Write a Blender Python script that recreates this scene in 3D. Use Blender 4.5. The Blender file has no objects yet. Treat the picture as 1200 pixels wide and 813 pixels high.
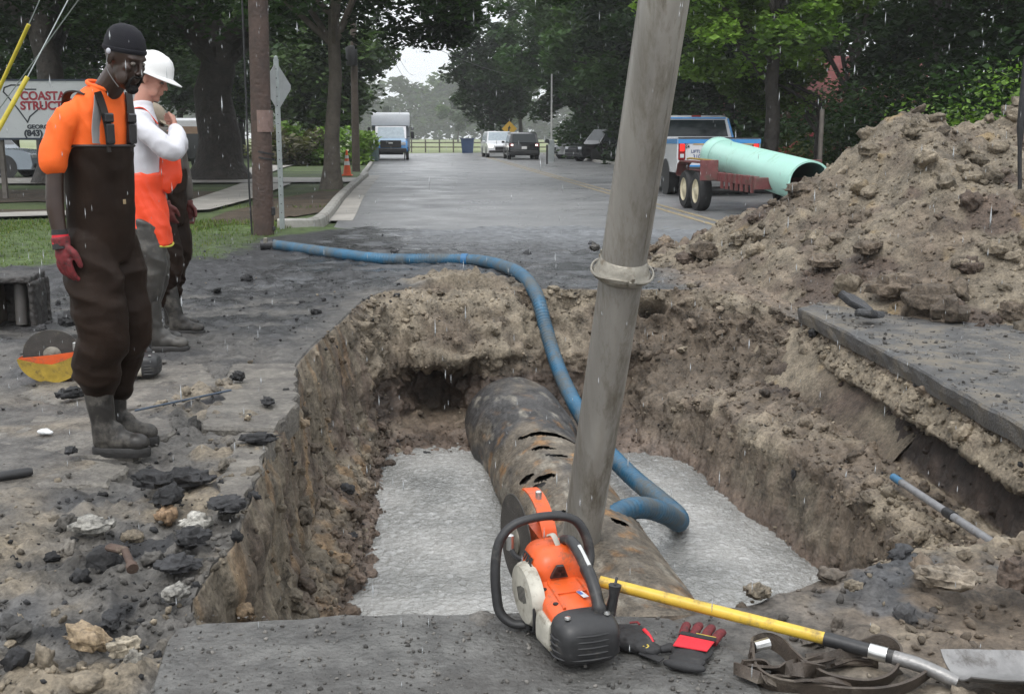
import bpy, math, random
import numpy as np
from mathutils import Vector, Matrix
R = math.radians
random.seed(5)
rng = np.random.default_rng(7)
SC = bpy.context.scene
COL = SC.collection
PI = math.pi

# ---------------------------------------------------------------- camera, world, sun, exposure
F_PX, PITCH, CAMZ = 1300.0, math.atan(246.5/1300.0), 1.4
cam_d = bpy.data.cameras.new('camera'); cam = bpy.data.objects.new('camera', cam_d); COL.objects.link(cam)
cam.location = (0, 0, CAMZ); cam.rotation_euler = (PI/2-PITCH, 0, 0)
cam_d.sensor_width = 36; cam_d.lens = 36*F_PX/1200; cam_d.clip_start = .05; cam_d.clip_end = 3000
SC.camera = cam

SUN_EL, SUN_AZ = R(58), R(200)
w = bpy.data.worlds.new("World"); SC.world = w; w.use_nodes = True
wn = w.node_tree.nodes; wl = w.node_tree.links
sky = wn.new('ShaderNodeTexSky'); sky.sky_type = 'NISHITA'; sky.sun_disc = False
sky.sun_elevation = SUN_EL; sky.sun_rotation = SUN_AZ; sky.dust_density = 3.0; sky.air_density = 1.0
hs = wn.new('ShaderNodeHueSaturation'); hs.inputs['Saturation'].default_value = .16
bg = wn['Background']; bg.inputs['Strength'].default_value = .15
wm = wn.new('ShaderNodeMix'); wm.data_type = 'RGBA'; wm.inputs['Factor'].default_value = .8      # even overcast over the clear sky
tcw = wn.new('ShaderNodeTexCoord'); sxw = wn.new('ShaderNodeSeparateXYZ'); mrw = wn.new('ShaderNodeMapRange')   # overcast: brightest overhead
mrw.inputs['To Min'].default_value = 1.0; mrw.inputs['To Max'].default_value = 2.1
vsw = wn.new('ShaderNodeVectorMath'); vsw.operation = 'SCALE'; vsw.inputs[0].default_value = (7.0, 7.25, 7.6)
wl.new(tcw.outputs['Generated'], sxw.inputs[0]); wl.new(sxw.outputs['Z'], mrw.inputs['Value']); wl.new(mrw.outputs[0], vsw.inputs['Scale']); wl.new(vsw.outputs[0], wm.inputs['B'])
wl.new(sky.outputs[0], hs.inputs['Color']); wl.new(hs.outputs[0], wm.inputs['A']); wl.new(wm.outputs['Result'], bg.inputs['Color'])
sd = bpy.data.lights.new('sun', 'SUN'); sd.energy = 1.5; sd.angle = R(22); sd.color = (1, .97, .93)
so = bpy.data.objects.new('sun', sd); COL.objects.link(so)
_d = Vector((math.sin(SUN_AZ)*math.cos(SUN_EL), math.cos(SUN_AZ)*math.cos(SUN_EL), math.sin(SUN_EL)))
so.rotation_euler = _d.to_track_quat('Z', 'Y').to_euler(); so.location = (0, -20, 40)
SC.view_settings.view_transform = 'Standard'; SC.view_settings.look = 'None'
SC.view_settings.exposure = .0; SC.view_settings.gamma = 1
SC.cycles.max_bounces = 5; SC.cycles.diffuse_bounces = 2; SC.cycles.glossy_bounces = 3
SC.cycles.transmission_bounces = 4; SC.cycles.transparent_max_bounces = 8; SC.cycles.volume_bounces = 1

def at(px, py, z=0.0, Y=None):
    """where the sight line through a point of the photograph meets height z (or distance Y)"""
    xc = (px-600)/F_PX; yc = (406.5-py)/F_PX; c, s = math.cos(PITCH), math.sin(PITCH)
    d = Vector((xc, c+yc*s, -s+yc*c))
    t = (z-CAMZ)/d.z if Y is None else Y/d.y
    return Vector((d.x*t, d.y*t, CAMZ+d.z*t))

# ---------------------------------------------------------------- noise
_perm = np.random.default_rng(3).permutation(256).astype(np.int64); _perm = np.concatenate([_perm, _perm, _perm])
_grad = np.random.default_rng(4).normal(size=(256, 3)); _grad /= np.linalg.norm(_grad, axis=1)[:, None]
def perlin(P):
    P = np.asarray(P, float); i = np.floor(P).astype(np.int64); f = P-i; i &= 255
    u = f*f*f*(f*(f*6-15)+10); out = 0
    for dx in (0, 1):
        wx = u[:, 0] if dx else 1-u[:, 0]
        for dy in (0, 1):
            wy = u[:, 1] if dy else 1-u[:, 1]
            for dz in (0, 1):
                wz = u[:, 2] if dz else 1-u[:, 2]
                h = _perm[_perm[_perm[(i[:, 0]+dx) & 255]+((i[:, 1]+dy) & 255)]+((i[:, 2]+dz) & 255)]
                g = _grad[h]
                out = out+wx*wy*wz*(g[:, 0]*(f[:, 0]-dx)+g[:, 1]*(f[:, 1]-dy)+g[:, 2]*(f[:, 2]-dz))
    return out*1.6
def fbm(P, oct=4, gain=.5, ridged=False):
    a, s, o = 1.0, 0, 0; P = np.array(P, float)
    for k in range(oct):
        n = perlin(P); n = (1-2*np.abs(n)) if ridged else n
        o = o+a*n; s += a; a *= gain; P = P*2.03+17.3
    return o/s
def worley(P):
    """distance to the nearest cell point, and that cell's random value"""
    P = np.asarray(P, float); i = np.floor(P).astype(np.int64); f = P-i
    best = np.full(len(P), 9.0); bid = np.zeros(len(P))
    for dx in (-1, 0, 1):
        for dy in (-1, 0, 1):
            for dz in (-1, 0, 1):
                h = _perm[_perm[_perm[(i[:, 0]+dx) & 255]+((i[:, 1]+dy) & 255)]+((i[:, 2]+dz) & 255)]
                q = np.stack([_perm[h+1]/255., _perm[h+2]/255., _perm[h+7]/255.], 1)+(dx, dy, dz)
                d = np.linalg.norm(q-f, axis=1); m = d < best
                best = np.where(m, d, best); bid = np.where(m, h/255., bid)
    return best, bid
def sstep(a, b, x):
    t = np.clip((x-a)/(b-a), 0, 1); return t*t*(3-2*t)
def mixc(a, b, t):
    return a*(1-t[:, None])+np.asarray(b)[None, :]*t[:, None]

# ---------------------------------------------------------------- materials
def _nt(name):
    m = bpy.data.materials.new(name); m.use_nodes = True; nt = m.node_tree
    return m, nt, nt.nodes, nt.links, nt.nodes['Principled BSDF']
def mat(name, col, rough=.6, metal=0, var=.15, scale=6, bump=.15, bscale=40, dirt=None, dirt_amt=.0, coat=0, alpha=None, emit=None, trans=0, bdist=.01, dscale=None, spec=.5, stretch=None):
    m, nt, N, L, b = _nt(name)
    tc = N.new('ShaderNodeTexCoord')
    if stretch:
        mpn = N.new('ShaderNodeMapping'); mpn.inputs['Scale'].default_value = stretch; L.new(tc.outputs['Object'], mpn.inputs['Vector']); tc = mpn; tc_out = mpn.outputs[0]
    else: tc_out = tc.outputs['Object']
    n1 = N.new('ShaderNodeTexNoise'); n1.inputs['Scale'].default_value = scale; n1.inputs['Detail'].default_value = 8
    n1.inputs['Roughness'].default_value = .65
    L.new(tc_out, n1.inputs['Vector'])
    mp = N.new('ShaderNodeMapRange'); mp.inputs['From Min'].default_value = .3; mp.inputs['From Max'].default_value = .7
    mp.inputs['To Min'].default_value = 1-var; mp.inputs['To Max'].default_value = 1+var
    L.new(n1.outputs['Fac'], mp.inputs['Value'])
    vm = N.new('ShaderNodeVectorMath'); vm.operation = 'SCALE'; vm.inputs[0].default_value = col
    L.new(mp.outputs[0], vm.inputs['Scale'])
    out = vm.outputs[0]
    if dirt is not None:
        n2 = N.new('ShaderNodeTexNoise'); n2.inputs['Scale'].default_value = dscale or scale*.7; n2.inputs['Detail'].default_value = 10
        n2.inputs['Roughness'].default_value = .75
        mv = N.new('ShaderNodeVectorMath'); mv.operation = 'ADD'; mv.inputs[1].default_value = (7.1, 3.3, 1.7)
        L.new(tc_out, mv.inputs[0]); L.new(mv.outputs[0], n2.inputs['Vector'])
        r = N.new('ShaderNodeMapRange'); t = .66-.36*dirt_amt
        r.inputs['From Min'].default_value = t; r.inputs['From Max'].default_value = t+.16
        L.new(n2.outputs['Fac'], r.inputs['Value'])
        mx = N.new('ShaderNodeMix'); mx.data_type = 'RGBA'; L.new(r.outputs[0], mx.inputs['Factor'])
        L.new(out, mx.inputs['A']); mx.inputs['B'].default_value = (*dirt, 1); out = mx.outputs['Result']
        mr = N.new('ShaderNodeMapRange'); mr.inputs['To Min'].default_value = rough; mr.inputs['To Max'].default_value = max(rough, .75)
        L.new(r.outputs[0], mr.inputs['Value']); L.new(mr.outputs[0], b.inputs['Roughness'])
    L.new(out, b.inputs['Base Color'])
    if dirt is None: b.inputs['Roughness'].default_value = rough
    b.inputs['Metallic'].default_value = metal; b.inputs['Specular IOR Level'].default_value = spec
    b.inputs['Coat Weight'].default_value = coat; b.inputs['Coat Roughness'].default_value = .06
    if trans: b.inputs['Transmission Weight'].default_value = trans
    if alpha is not None: b.inputs['Alpha'].default_value = alpha
    if emit: b.inputs['Emission Color'].default_value = (*emit[:3], 1); b.inputs['Emission Strength'].default_value = emit[3]
    if bump:
        n3 = N.new('ShaderNodeTexNoise'); n3.inputs['Scale'].default_value = bscale; n3.inputs['Detail'].default_value = 6
        L.new(tc_out, n3.inputs['Vector'])
        bp = N.new('ShaderNodeBump'); bp.inputs['Strength'].default_value = bump; bp.inputs['Distance'].default_value = bdist
        L.new(n3.outputs['Fac'], bp.inputs['Height']); L.new(bp.outputs[0], b.inputs['Normal'])
    return m
def soil_mat(name, amp=.5, specks=True):
    """colour and wetness come per vertex (painted by kind of ground), fine relief from noise"""
    m, nt, N, L, b = _nt(name)
    a = N.new('ShaderNodeAttribute'); a.attribute_name = 'Col'
    wt = N.new('ShaderNodeAttribute'); wt.attribute_name = 'Wet'
    tc = N.new('ShaderNodeTexCoord')
    def noise(s, d, r=.65):
        n = N.new('ShaderNodeTexNoise'); n.inputs['Scale'].default_value = s; n.inputs['Detail'].default_value = d
        n.inputs['Roughness'].default_value = r; L.new(tc.outputs['Object'], n.inputs['Vector']); return n
    n1 = noise(55, 6, .75); n2 = noise(7, 8)
    mul = N.new('ShaderNodeMath'); mul.operation = 'ADD'
    L.new(n1.outputs['Fac'], mul.inputs[0]); L.new(n2.outputs['Fac'], mul.inputs[1])
    mp = N.new('ShaderNodeMapRange'); mp.inputs['From Min'].default_value = .72; mp.inputs['From Max'].default_value = 1.28
    mp.inputs['To Min'].default_value = .22; mp.inputs['To Max'].default_value = 1.6
    L.new(mul.outputs[0], mp.inputs['Value'])
    vm = N.new('ShaderNodeVectorMath'); vm.operation = 'SCALE'
    L.new(a.outputs['Color'], vm.inputs[0]); L.new(mp.outputs[0], vm.inputs['Scale'])
    L.new(vm.outputs[0], b.inputs['Base Color'])
    n4 = noise(9, 5)
    rr = N.new('ShaderNodeMath'); rr.operation = 'MULTIPLY_ADD'      # patchy wetness
    L.new(n4.outputs['Fac'], rr.inputs[0]); rr.inputs[1].default_value = .9; rr.inputs[2].default_value = -.45
    ad = N.new('ShaderNodeMath'); ad.operation = 'ADD'; L.new(rr.outputs[0], ad.inputs[0]); L.new(wt.outputs['Fac'], ad.inputs[1])
    mr = N.new('ShaderNodeMapRange'); mr.inputs['To Min'].default_value = .82; mr.inputs['To Max'].default_value = .16
    L.new(ad.outputs[0], mr.inputs['Value']); L.new(mr.outputs[0], b.inputs['Roughness'])
    n3 = noise(38, 9, .7); vo = N.new('ShaderNodeTexVoronoi'); vo.inputs['Scale'].default_value = 30; L.new(tc.outputs['Object'], vo.inputs['Vector'])
    s = N.new('ShaderNodeMath'); s.operation = 'MULTIPLY_ADD'; L.new(vo.outputs['Distance'], s.inputs[0]); s.inputs[1].default_value = -.5
    L.new(n3.outputs['Fac'], s.inputs[2])
    bs = N.new('ShaderNodeMapRange'); bs.inputs['To Min'].default_value = amp*1.5; bs.inputs['To Max'].default_value = amp*.35
    L.new(wt.outputs['Fac'], bs.inputs['Value'])
    bp = N.new('ShaderNodeBump'); bp.inputs['Distance'].default_value = .03
    b.inputs['Specular IOR Level'].default_value = .4
    L.new(bs.outputs[0], bp.inputs['Strength']); L.new(s.outputs[0], bp.inputs['Height']); L.new(bp.outputs[0], b.inputs['Normal'])
    return m

# ---------------------------------------------------------------- mesh helpers
def link(o, parent=None):
    COL.objects.link(o)
    if parent is not None: o.parent = parent
    return o
def mesh_np(name, V, faces, m=None, parent=None, smooth=True, col=None, wet=None, mats=None, midx=None):
    """faces: one int array (n,3 or n,4)"""
    me = bpy.data.meshes.new(name); V = np.asarray(V, np.float32); faces = np.asarray(faces, np.int32)
    k = faces.shape[1]
    me.vertices.add(len(V)); me.vertices.foreach_set('co', V.ravel())
    me.loops.add(faces.size); me.loops.foreach_set('vertex_index', faces.ravel())
    me.polygons.add(len(faces)); me.polygons.foreach_set('loop_start', np.arange(0, faces.size, k, dtype=np.int32))
    try: me.polygons.foreach_set('loop_total', np.full(len(faces), k, np.int32))
    except Exception: pass
    me.update(calc_edges=True); me.validate()
    if smooth: me.polygons.foreach_set('use_smooth', np.ones(len(me.polygons), bool))
    if col is not None:
        a = me.attributes.new('Col', 'FLOAT_COLOR', 'POINT')
        a.data.foreach_set('color', np.concatenate([col, np.ones((len(col), 1))], 1).astype(np.float32).ravel())
    if wet is not None:
        a = me.attributes.new('Wet', 'FLOAT', 'POINT'); a.data.foreach_set('value', np.asarray(wet, np.float32))
    if mats:
        for q in mats: me.materials.append(q)
        if midx is not None: me.polygons.foreach_set('material_index', np.asarray(midx, np.int32))
    elif m: me.materials.append(m)
    o = bpy.data.objects.new(name, me); link(o, parent)
    return o
def tag(o, label=None, cat=None, group=None, kind=None):
    if label: o['label'] = label
    if cat: o['category'] = cat
    if group: o['group'] = group
    if kind: o['kind'] = kind
    return o
def thing(name, label, cat, loc=(0, 0, 0), rz=0, group=None, rot=None):
    o = bpy.data.objects.new(name, None); o.empty_display_size = .1; link(o)
    o.location = loc; o.rotation_euler = rot if rot else (0, 0, rz)
    return tag(o, label, cat, group)
def copy_tree(o, parent=None):
    c = o.copy(); COL.objects.link(c)
    if parent is not None: c.parent = parent
    for ch in list(o.children): copy_tree(ch, c)
    return c
class MB:
    """collects shapes, builds one mesh object"""
    def __init__(s): s.v = []; s.f = []; s.M = Matrix()
    def add(s, vs, fs):
        k = len(s.v); s.v += [tuple(s.M @ Vector(p)) for p in vs]; s.f += [tuple(i+k for i in f) for f in fs]; return s
    def box(s, c, d, rz=0, b=0, M=None):
        x, y, z = d[0]/2, d[1]/2, d[2]/2
        b = min(b, x*.9, y*.9, z*.9)
        if b <= 0:
            vs = [(i*x, j*y, k*z) for i in (-1, 1) for j in (-1, 1) for k in (-1, 1)]
            fs = [(0, 1, 3, 2), (4, 6, 7, 5), (0, 4, 5, 1), (2, 3, 7, 6), (0, 2, 6, 4), (1, 5, 7, 3)]
        else:
            vs = []; ix = {}
            for i in (-1, 1):
                for j in (-1, 1):
                    for k in (-1, 1):
                        for ax in range(3):
                            ix[(i, j, k, ax)] = len(vs)
                            q = [i*(x-b), j*(y-b), k*(z-b)]; q[ax] = (i*x, j*y, k*z)[ax]; vs.append(tuple(q))
            fs = []
            for ax in range(3):
                o1, o2 = (ax+1) % 3, (ax+2) % 3
                for sg in (-1, 1):
                    q = []
                    for a_, b_ in ((-1, -1), (1, -1), (1, 1), (-1, 1)):
                        t = [0, 0, 0]; t[ax] = sg; t[o1] = a_; t[o2] = b_; q.append(ix[(*t, ax)])
                    fs.append(tuple(q if sg > 0 else q[::-1]))
            for ax in range(3):       # edge strips along axis ax
                o1, o2 = (ax+1) % 3, (ax+2) % 3
                for a_ in (-1, 1):
                    for b_ in (-1, 1):
                        t0 = [0, 0, 0]; t0[o1] = a_; t0[o2] = b_; t1 = list(t0); t0[ax] = -1; t1[ax] = 1
                        q = [ix[(*t0, o1)], ix[(*t1, o1)], ix[(*t1, o2)], ix[(*t0, o2)]]
                        fs.append(tuple(q if a_*b_ < 0 else q[::-1]))
            for i in (-1, 1):
                for j in (-1, 1):
                    for k in (-1, 1):
                        q = [ix[(i, j, k, a)] for a in range(3)]; fs.append(tuple(q if i*j*k > 0 else q[::-1]))
        T = Matrix.Translation(c) @ (M if M is not None else Matrix.Rotation(rz, 4, 'Z'))
        return s.add([T @ Vector(p) for p in vs], fs)
    def tube(s, pts, r, n=10, cap=True, flat=None, closed=False):
        pts = [Vector(p) for p in pts]; m = len(pts)
        rs = [r]*m if (not hasattr(r, '__len__') or (len(r) == 2 and m != 2)) else list(r)
        tv = []
        for i in range(m):
            a = pts[(i-1) % m] if closed else pts[max(i-1, 0)]; b = pts[(i+1) % m] if closed else pts[min(i+1, m-1)]
            tv.append((b-a).normalized() if (b-a).length > 1e-9 else Vector((0, 0, 1)))
        up = Vector((0, 0, 1)) if abs(tv[0].z) < .9 else Vector((1, 0, 0))
        if flat is not None: up = Vector(flat)
        vs = []
        u = tv[0].cross(up).normalized()
        for i in range(m):
            u = (u-tv[i]*u.dot(tv[i])).normalized(); w_ = tv[i].cross(u)
            ra, rb = rs[i] if hasattr(rs[i], '__len__') else (rs[i], rs[i])
            for k in range(n):
                a = 2*PI*k/n; vs.append(pts[i]+u*math.cos(a)*ra+w_*math.sin(a)*rb)
        fs = []
        for i in range(m if closed else m-1):
            j = (i+1) % m
            for k in range(n):
                l = (k+1) % n; fs.append((i*n+k, i*n+l, j*n+l, j*n+k))
        if cap and not closed: fs += [tuple(range(n))[::-1], tuple((m-1)*n+k for k in range(n))]
        return s.add(vs, fs)
    def lathe(s, prof, n=24, c=(0, 0, 0), axis='Z', cap=True):
        vs = []
        for r_, z_ in prof:
            for k in range(n):
                a = 2*PI*k/n; p = (r_*math.cos(a), r_*math.sin(a), z_)
                if axis == 'Y': p = (p[0], p[2], p[1])
                if axis == 'X': p = (p[2], p[0], p[1])
                vs.append(Vector(p)+Vector(c))
        fs = [(i*n+k, i*n+(k+1) % n, (i+1)*n+(k+1) % n, (i+1)*n+k) for i in range(len(prof)-1) for k in range(n)]
        if cap: fs += [tuple(range(n))[::-1], tuple((len(prof)-1)*n+k for k in range(n))]
        return s.add(vs, fs)
    def prism(s, poly, a, b, plane='XZ'):
        """polygon in a plane, extruded from a to b along the third axis"""
        def P(u, v, t): return {'XZ': (u, t, v), 'XY': (u, v, t), 'YZ': (t, u, v)}[plane]
        n = len(poly); vs = [P(u, v, a) for u, v in poly]+[P(u, v, b) for u, v in poly]
        fs = [tuple(range(n)), tuple(range(n, 2*n))[::-1]]+[(i, i+n, (i+1) % n+n, (i+1) % n) for i in range(n)]
        return s.add(vs, fs)
    def ell(s, c, r, n=12, m=8, M=None):
        vs = []; c = Vector(c)
        for i in range(m+1):
            t = PI*i/m
            for k in range(n):
                a = 2*PI*k/n; p = Vector((r[0]*math.sin(t)*math.cos(a), r[1]*math.sin(t)*math.sin(a), r[2]*math.cos(t)))
                vs.append(c+(M @ p if M is not None else p))
        fs = [(i*n+k, (i+1)*n+k, (i+1)*n+(k+1) % n, i*n+(k+1) % n) for i in range(m) for k in range(n)]
        return s.add(vs, fs)
    def loft(s, secs):
        """sections: equal-length closed rings of points"""
        n = len(secs[0]); vs = [p for q in secs for p in q]
        fs = [(i*n+k, i*n+(k+1) % n, (i+1)*n+(k+1) % n, (i+1)*n+k) for i in range(len(secs)-1) for k in range(n)]
        fs += [tuple(range(n))[::-1], tuple((len(secs)-1)*n+k for k in range(n))]
        return s.add(vs, fs)
    def build(s, name, m, parent=None, smooth=False, angle=35):
        me = bpy.data.meshes.new(name); me.from_pydata(s.v, [], s.f); me.validate()
        import bmesh
        bm = bmesh.new(); bm.from_mesh(me)
        bmesh.ops.remove_doubles(bm, verts=bm.verts, dist=1e-6)
        bmesh.ops.recalc_face_normals(bm, faces=bm.faces)
        if smooth:
            for f in bm.faces: f.smooth = True
            for e in bm.edges:
                if len(e.link_faces) == 2 and e.calc_face_angle(0) > R(angle): e.smooth = False
        bm.to_mesh(me); bm.free()
        if m: me.materials.append(m)
        o = bpy.data.objects.new(name, me); return link(o, parent)
def bez(pts, n=8):
    """Catmull-Rom through the points"""
    P = [Vector(p) for p in pts]; P = [P[0]*2-P[1]]+P+[P[-1]*2-P[-2]]; out = []
    for i in range(1, len(P)-2):
        for k in range(n):
            t = k/n; a, b, c, d = P[i-1:i+3]
            out.append(.5*((2*b)+(c-a)*t+(2*a-5*b+4*c-d)*t*t+(3*b-a-3*c+d)*t**3))
    out.append(P[-2]); return out
def text(name, body, size, m, loc, rot, parent=None, ext=.002, bold=0, sx=1, label=None):
    c = bpy.data.curves.new(name, 'FONT'); c.body = body; c.size = size; c.extrude = ext; c.align_x = 'CENTER'; c.align_y = 'CENTER'
    c.offset = bold
    t = bpy.data.objects.new(name, c); COL.objects.link(t)
    dg = bpy.context.evaluated_depsgraph_get(); me = bpy.data.meshes.new_from_object(t.evaluated_get(dg))
    bpy.data.objects.remove(t)
    me.materials.clear(); me.materials.append(m)
    o = bpy.data.objects.new(name, me); link(o, parent); o.location = loc; o.rotation_euler = rot; o.scale = (sx, 1, 1)
    if label: o['label'] = label
    return o
def remesh(mb, voxel, smooth_it=4, disp=None, smooth_f=.5):
    """union of the overlapping closed shapes as one skin; returns vertices and quads"""
    me = bpy.data.meshes.new('tmp'); me.from_pydata(mb.v, [], mb.f)
    o = bpy.data.objects.new('tmp', me); COL.objects.link(o)
    md = o.modifiers.new('r', 'REMESH'); md.mode = 'VOXEL'; md.voxel_size = voxel
    if smooth_it: s = o.modifiers.new('s', 'SMOOTH'); s.iterations = smooth_it; s.factor = smooth_f
    dg = bpy.context.evaluated_depsgraph_get(); ev = o.evaluated_get(dg); m2 = ev.to_mesh()
    V = np.zeros(len(m2.vertices)*3, np.float32); m2.vertices.foreach_get('co', V); V = V.reshape(-1, 3)
    Nn = np.zeros(len(m2.vertices)*3, np.float32); m2.vertices.foreach_get('normal', Nn); Nn = Nn.reshape(-1, 3)
    Fq = np.array([tuple(p.vertices) for p in m2.polygons if len(p.vertices) == 4], np.int32)
    ev.to_mesh_clear(); bpy.data.objects.remove(o)
    if disp is not None: V = V+Nn*disp(V)[:, None]
    return V, Fq
# ================================================================ EXCAVATION AND MUDDY GROUND
C_TAN = np.array((.245, .205, .150)); C_BRN = np.array((.115, .090, .066)); C_DRK = np.array((.020, .020, .021))
C_GRY = np.array((.115, .108, .098)); C_ASP = np.array((.075, .078, .083)); C_CON = np.array((.25, .24, .215))
C_GRS = np.array((.070, .105, .030)); C_UMB = np.array((.070, .052, .040)); C_SIDE = np.array((.30, .285, .26))
stn = [  # top edge, then six more levels down to the water line; (x, y, z) each
 [(-.90, 3.05, 0), (-.90, 3.02, -.13), (-.88, 3.0, -.38), (-.92, 2.95, -.45), (-.92, 2.95, -.62), (-.86, 3.0, -.75), (-.8, 3.0, -.95), (-.76, 3.05, -1.15)],
 [(0, 3.06, 0), (0, 3.02, -.13), (0, 3.0, -.38), (0, 2.95, -.45), (0, 2.95, -.62), (0, 3.0, -.75), (0, 3.0, -.95), (0, 3.05, -1.15)],
 [(.67, 3.14, 0), (.68, 3.12, -.13), (.7, 3.1, -.38), (.7, 3.1, -.45), (.7, 3.1, -.62), (.7, 3.15, -.75), (.72, 3.2, -.95), (.72, 3.2, -1.15)],
 [(1.04, 3.38, 0), (1.08, 3.44, -.10), (1.12, 3.5, -.3), (1.15, 3.55, -.42), (1.17, 3.6, -.6), (1.15, 3.7, -.75), (1.12, 3.7, -.95), (1.1, 3.7, -1.15)],
 [(1.50, 3.58, 0), (1.62, 3.85, -.13), (1.72, 4.1, -.26), (1.8, 4.35, -.38), (1.86, 4.6, -.5), (1.86, 4.9, -.60), (1.78, 4.95, -.9), (1.72, 5.0, -1.15)],
 [(2.3, 3.95, 0), (2.32, 4.1, -.14), (2.33, 4.35, -.30), (2.34, 4.55, -.44), (2.3, 4.75, -.56), (2.08, 5.05, -.62), (1.98, 5.1, -.9), (1.9, 5.2, -1.15)],
 [(2.52, 5.2, 0), (2.53, 5.2, -.14), (2.42, 5.2, -.42), (2.52, 5.2, -.47), (2.47, 5.25, -.60), (2.08, 5.5, -.62), (1.98, 5.55, -.9), (1.90, 5.6, -1.15)],
 [(2.50, 6.6, 0), (2.51, 6.6, -.14), (2.38, 6.6, -.40), (2.50, 6.6, -.46), (2.38, 6.6, -.60), (1.92, 6.4, -.60), (1.85, 6.4, -.9), (1.79, 6.35, -1.15)],
 [(2.46, 7.8, 0), (2.47, 7.8, -.13), (2.34, 7.8, -.36), (2.44, 7.8, -.44), (2.28, 7.75, -.58), (1.70, 7.5, -.60), (1.62, 7.45, -.9), (1.54, 7.4, -1.15)],
 [(2.40, 9.0, 0), (2.40, 9.0, -.10), (2.30, 8.9, -.34), (2.30, 8.85, -.45), (2.08, 8.7, -.56), (1.52, 8.4, -.62), (1.44, 8.35, -.9), (1.38, 8.3, -1.15)],
 [(1.95, 10.08, 0), (1.9, 10.0, -.10), (1.78, 9.85, -.35), (1.66, 9.75, -.48), (1.48, 9.4, -.62), (1.22, 8.95, -.78), (1.16, 8.8, -.97), (1.1, 8.6, -1.14)],
 [(1.2, 10.22, 0), (1.2, 10.2, -.08), (1.12, 10.0, -.30), (1.08, 9.75, -.50), (1.0, 9.85, -.66), (.95, 9.7, -.96), (.92, 9.1, -1.05), (.9, 8.6, -1.13)],
 [(.35, 10.22, 0), (.35, 10.2, -.08), (.28, 9.95, -.30), (.25, 9.62, -.48), (.2, 9.48, -.66), (.16, 9.3, -.85), (.12, 9.0, -.97), (.1, 8.8, -1.13)],
 [(-.15, 10.15, .04), (-.15, 9.95, -.03), (-.18, 9.55, -.2), (-.2, 9.25, -.42), (-.2, 9.32, -.62), (-.2, 9.16, -.9), (-.2, 8.95, -1.02), (-.2, 8.7, -1.13)],
 [(-.75, 10.05, .07), (-.72, 9.85, -.02), (-.7, 9.5, -.2), (-.68, 9.15, -.50), (-.68, 9.72, -.60), (-.66, 9.7, -.98), (-.6, 9.1, -1.05), (-.6, 8.6, -1.13)],
 [(-1.22, 9.7, .02), (-1.18, 9.55, -.1), (-1.08, 9.4, -.3), (-1.04, 9.22, -.55), (-1.04, 9.30, -.72), (-1.02, 9.0, -.93), (-1.03, 8.7, -1.03), (-.99, 8.4, -1.14)],
 [(-1.32, 8.2, 0), (-1.28, 8.2, -.13), (-1.24, 8.15, -.4), (-1.22, 8.1, -.58), (-1.2, 8.1, -.75), (-1.1, 8.0, -.92), (-1.03, 7.9, -1.02), (-.97, 7.8, -1.15)],
 [(-1.34, 6.75, 0), (-1.31, 6.75, -.15), (-1.28, 6.7, -.4), (-1.26, 6.7, -.62), (-1.22, 6.7, -.82), (-1.06, 6.6, -.93), (-.97, 6.6, -1.03), (-.89, 6.6, -1.15)],
 [(-1.13, 4.97, 0), (-1.10, 4.97, -.15), (-1.12, 5.0, -.4), (-1.10, 5.0, -.62), (-1.06, 5.0, -.82), (-.96, 5.0, -.95), (-.89, 5.0, -1.05), (-.80, 5.0, -1.15)],
 [(-.99, 3.84, 0), (-.96, 3.84, -.15), (-.98, 3.85, -.4), (-.98, 3.9, -.62), (-.96, 3.9, -.82), (-.9, 3.9, -.95), (-.84, 3.9, -1.05), (-.77, 3.9, -1.15)]]
SN = np.array(stn, float); S_, K_, _ = SN.shape
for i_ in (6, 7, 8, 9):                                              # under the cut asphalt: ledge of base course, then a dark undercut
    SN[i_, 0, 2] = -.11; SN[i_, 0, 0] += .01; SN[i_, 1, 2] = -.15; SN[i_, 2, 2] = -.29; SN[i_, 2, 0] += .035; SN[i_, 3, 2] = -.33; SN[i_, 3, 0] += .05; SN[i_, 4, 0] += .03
NS = 1120
seg = np.linalg.norm(np.diff(np.concatenate([SN[:, 0], SN[:1, 0]]), axis=0), axis=1)
seg = np.maximum(seg, .5); cum = np.concatenate([[0], np.cumsum(seg)]); u = np.linspace(0, cum[-1], NS, endpoint=False)
ii = np.searchsorted(cum, u, side='right')-1; tt = ((u-cum[ii])/seg[ii])[:, None, None]
A_, B_, C_, D_ = SN[(ii-1) % S_], SN[ii % S_], SN[(ii+1) % S_], SN[(ii+2) % S_]
RING = .5*(2*B_+(C_-A_)*tt+(2*A_-5*B_+4*C_-D_)*tt**2+(3*B_-A_-3*C_+D_)*tt**3)      # (NS, K, 3)
# inner rows
sub = [8, 15, 9, 14, 22, 14, 14]
rows = []; lev = []
for k in range(K_-1):
    for j in range(sub[k]):
        t = j/sub[k]; rows.append(RING[:, k]*(1-t)+RING[:, k+1]*t); lev.append(k+t)
rows.append(RING[:, -1]); lev.append(K_-1.)
low = RING[:, -1].copy(); low[:, 2] = -1.5; rows.append(low); lev.append(8.)
cen = low*.5+np.array((.5, 6.2, -1.6))*.5; cen[:, 2] = -1.6; rows.append(cen); lev.append(9.)
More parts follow.
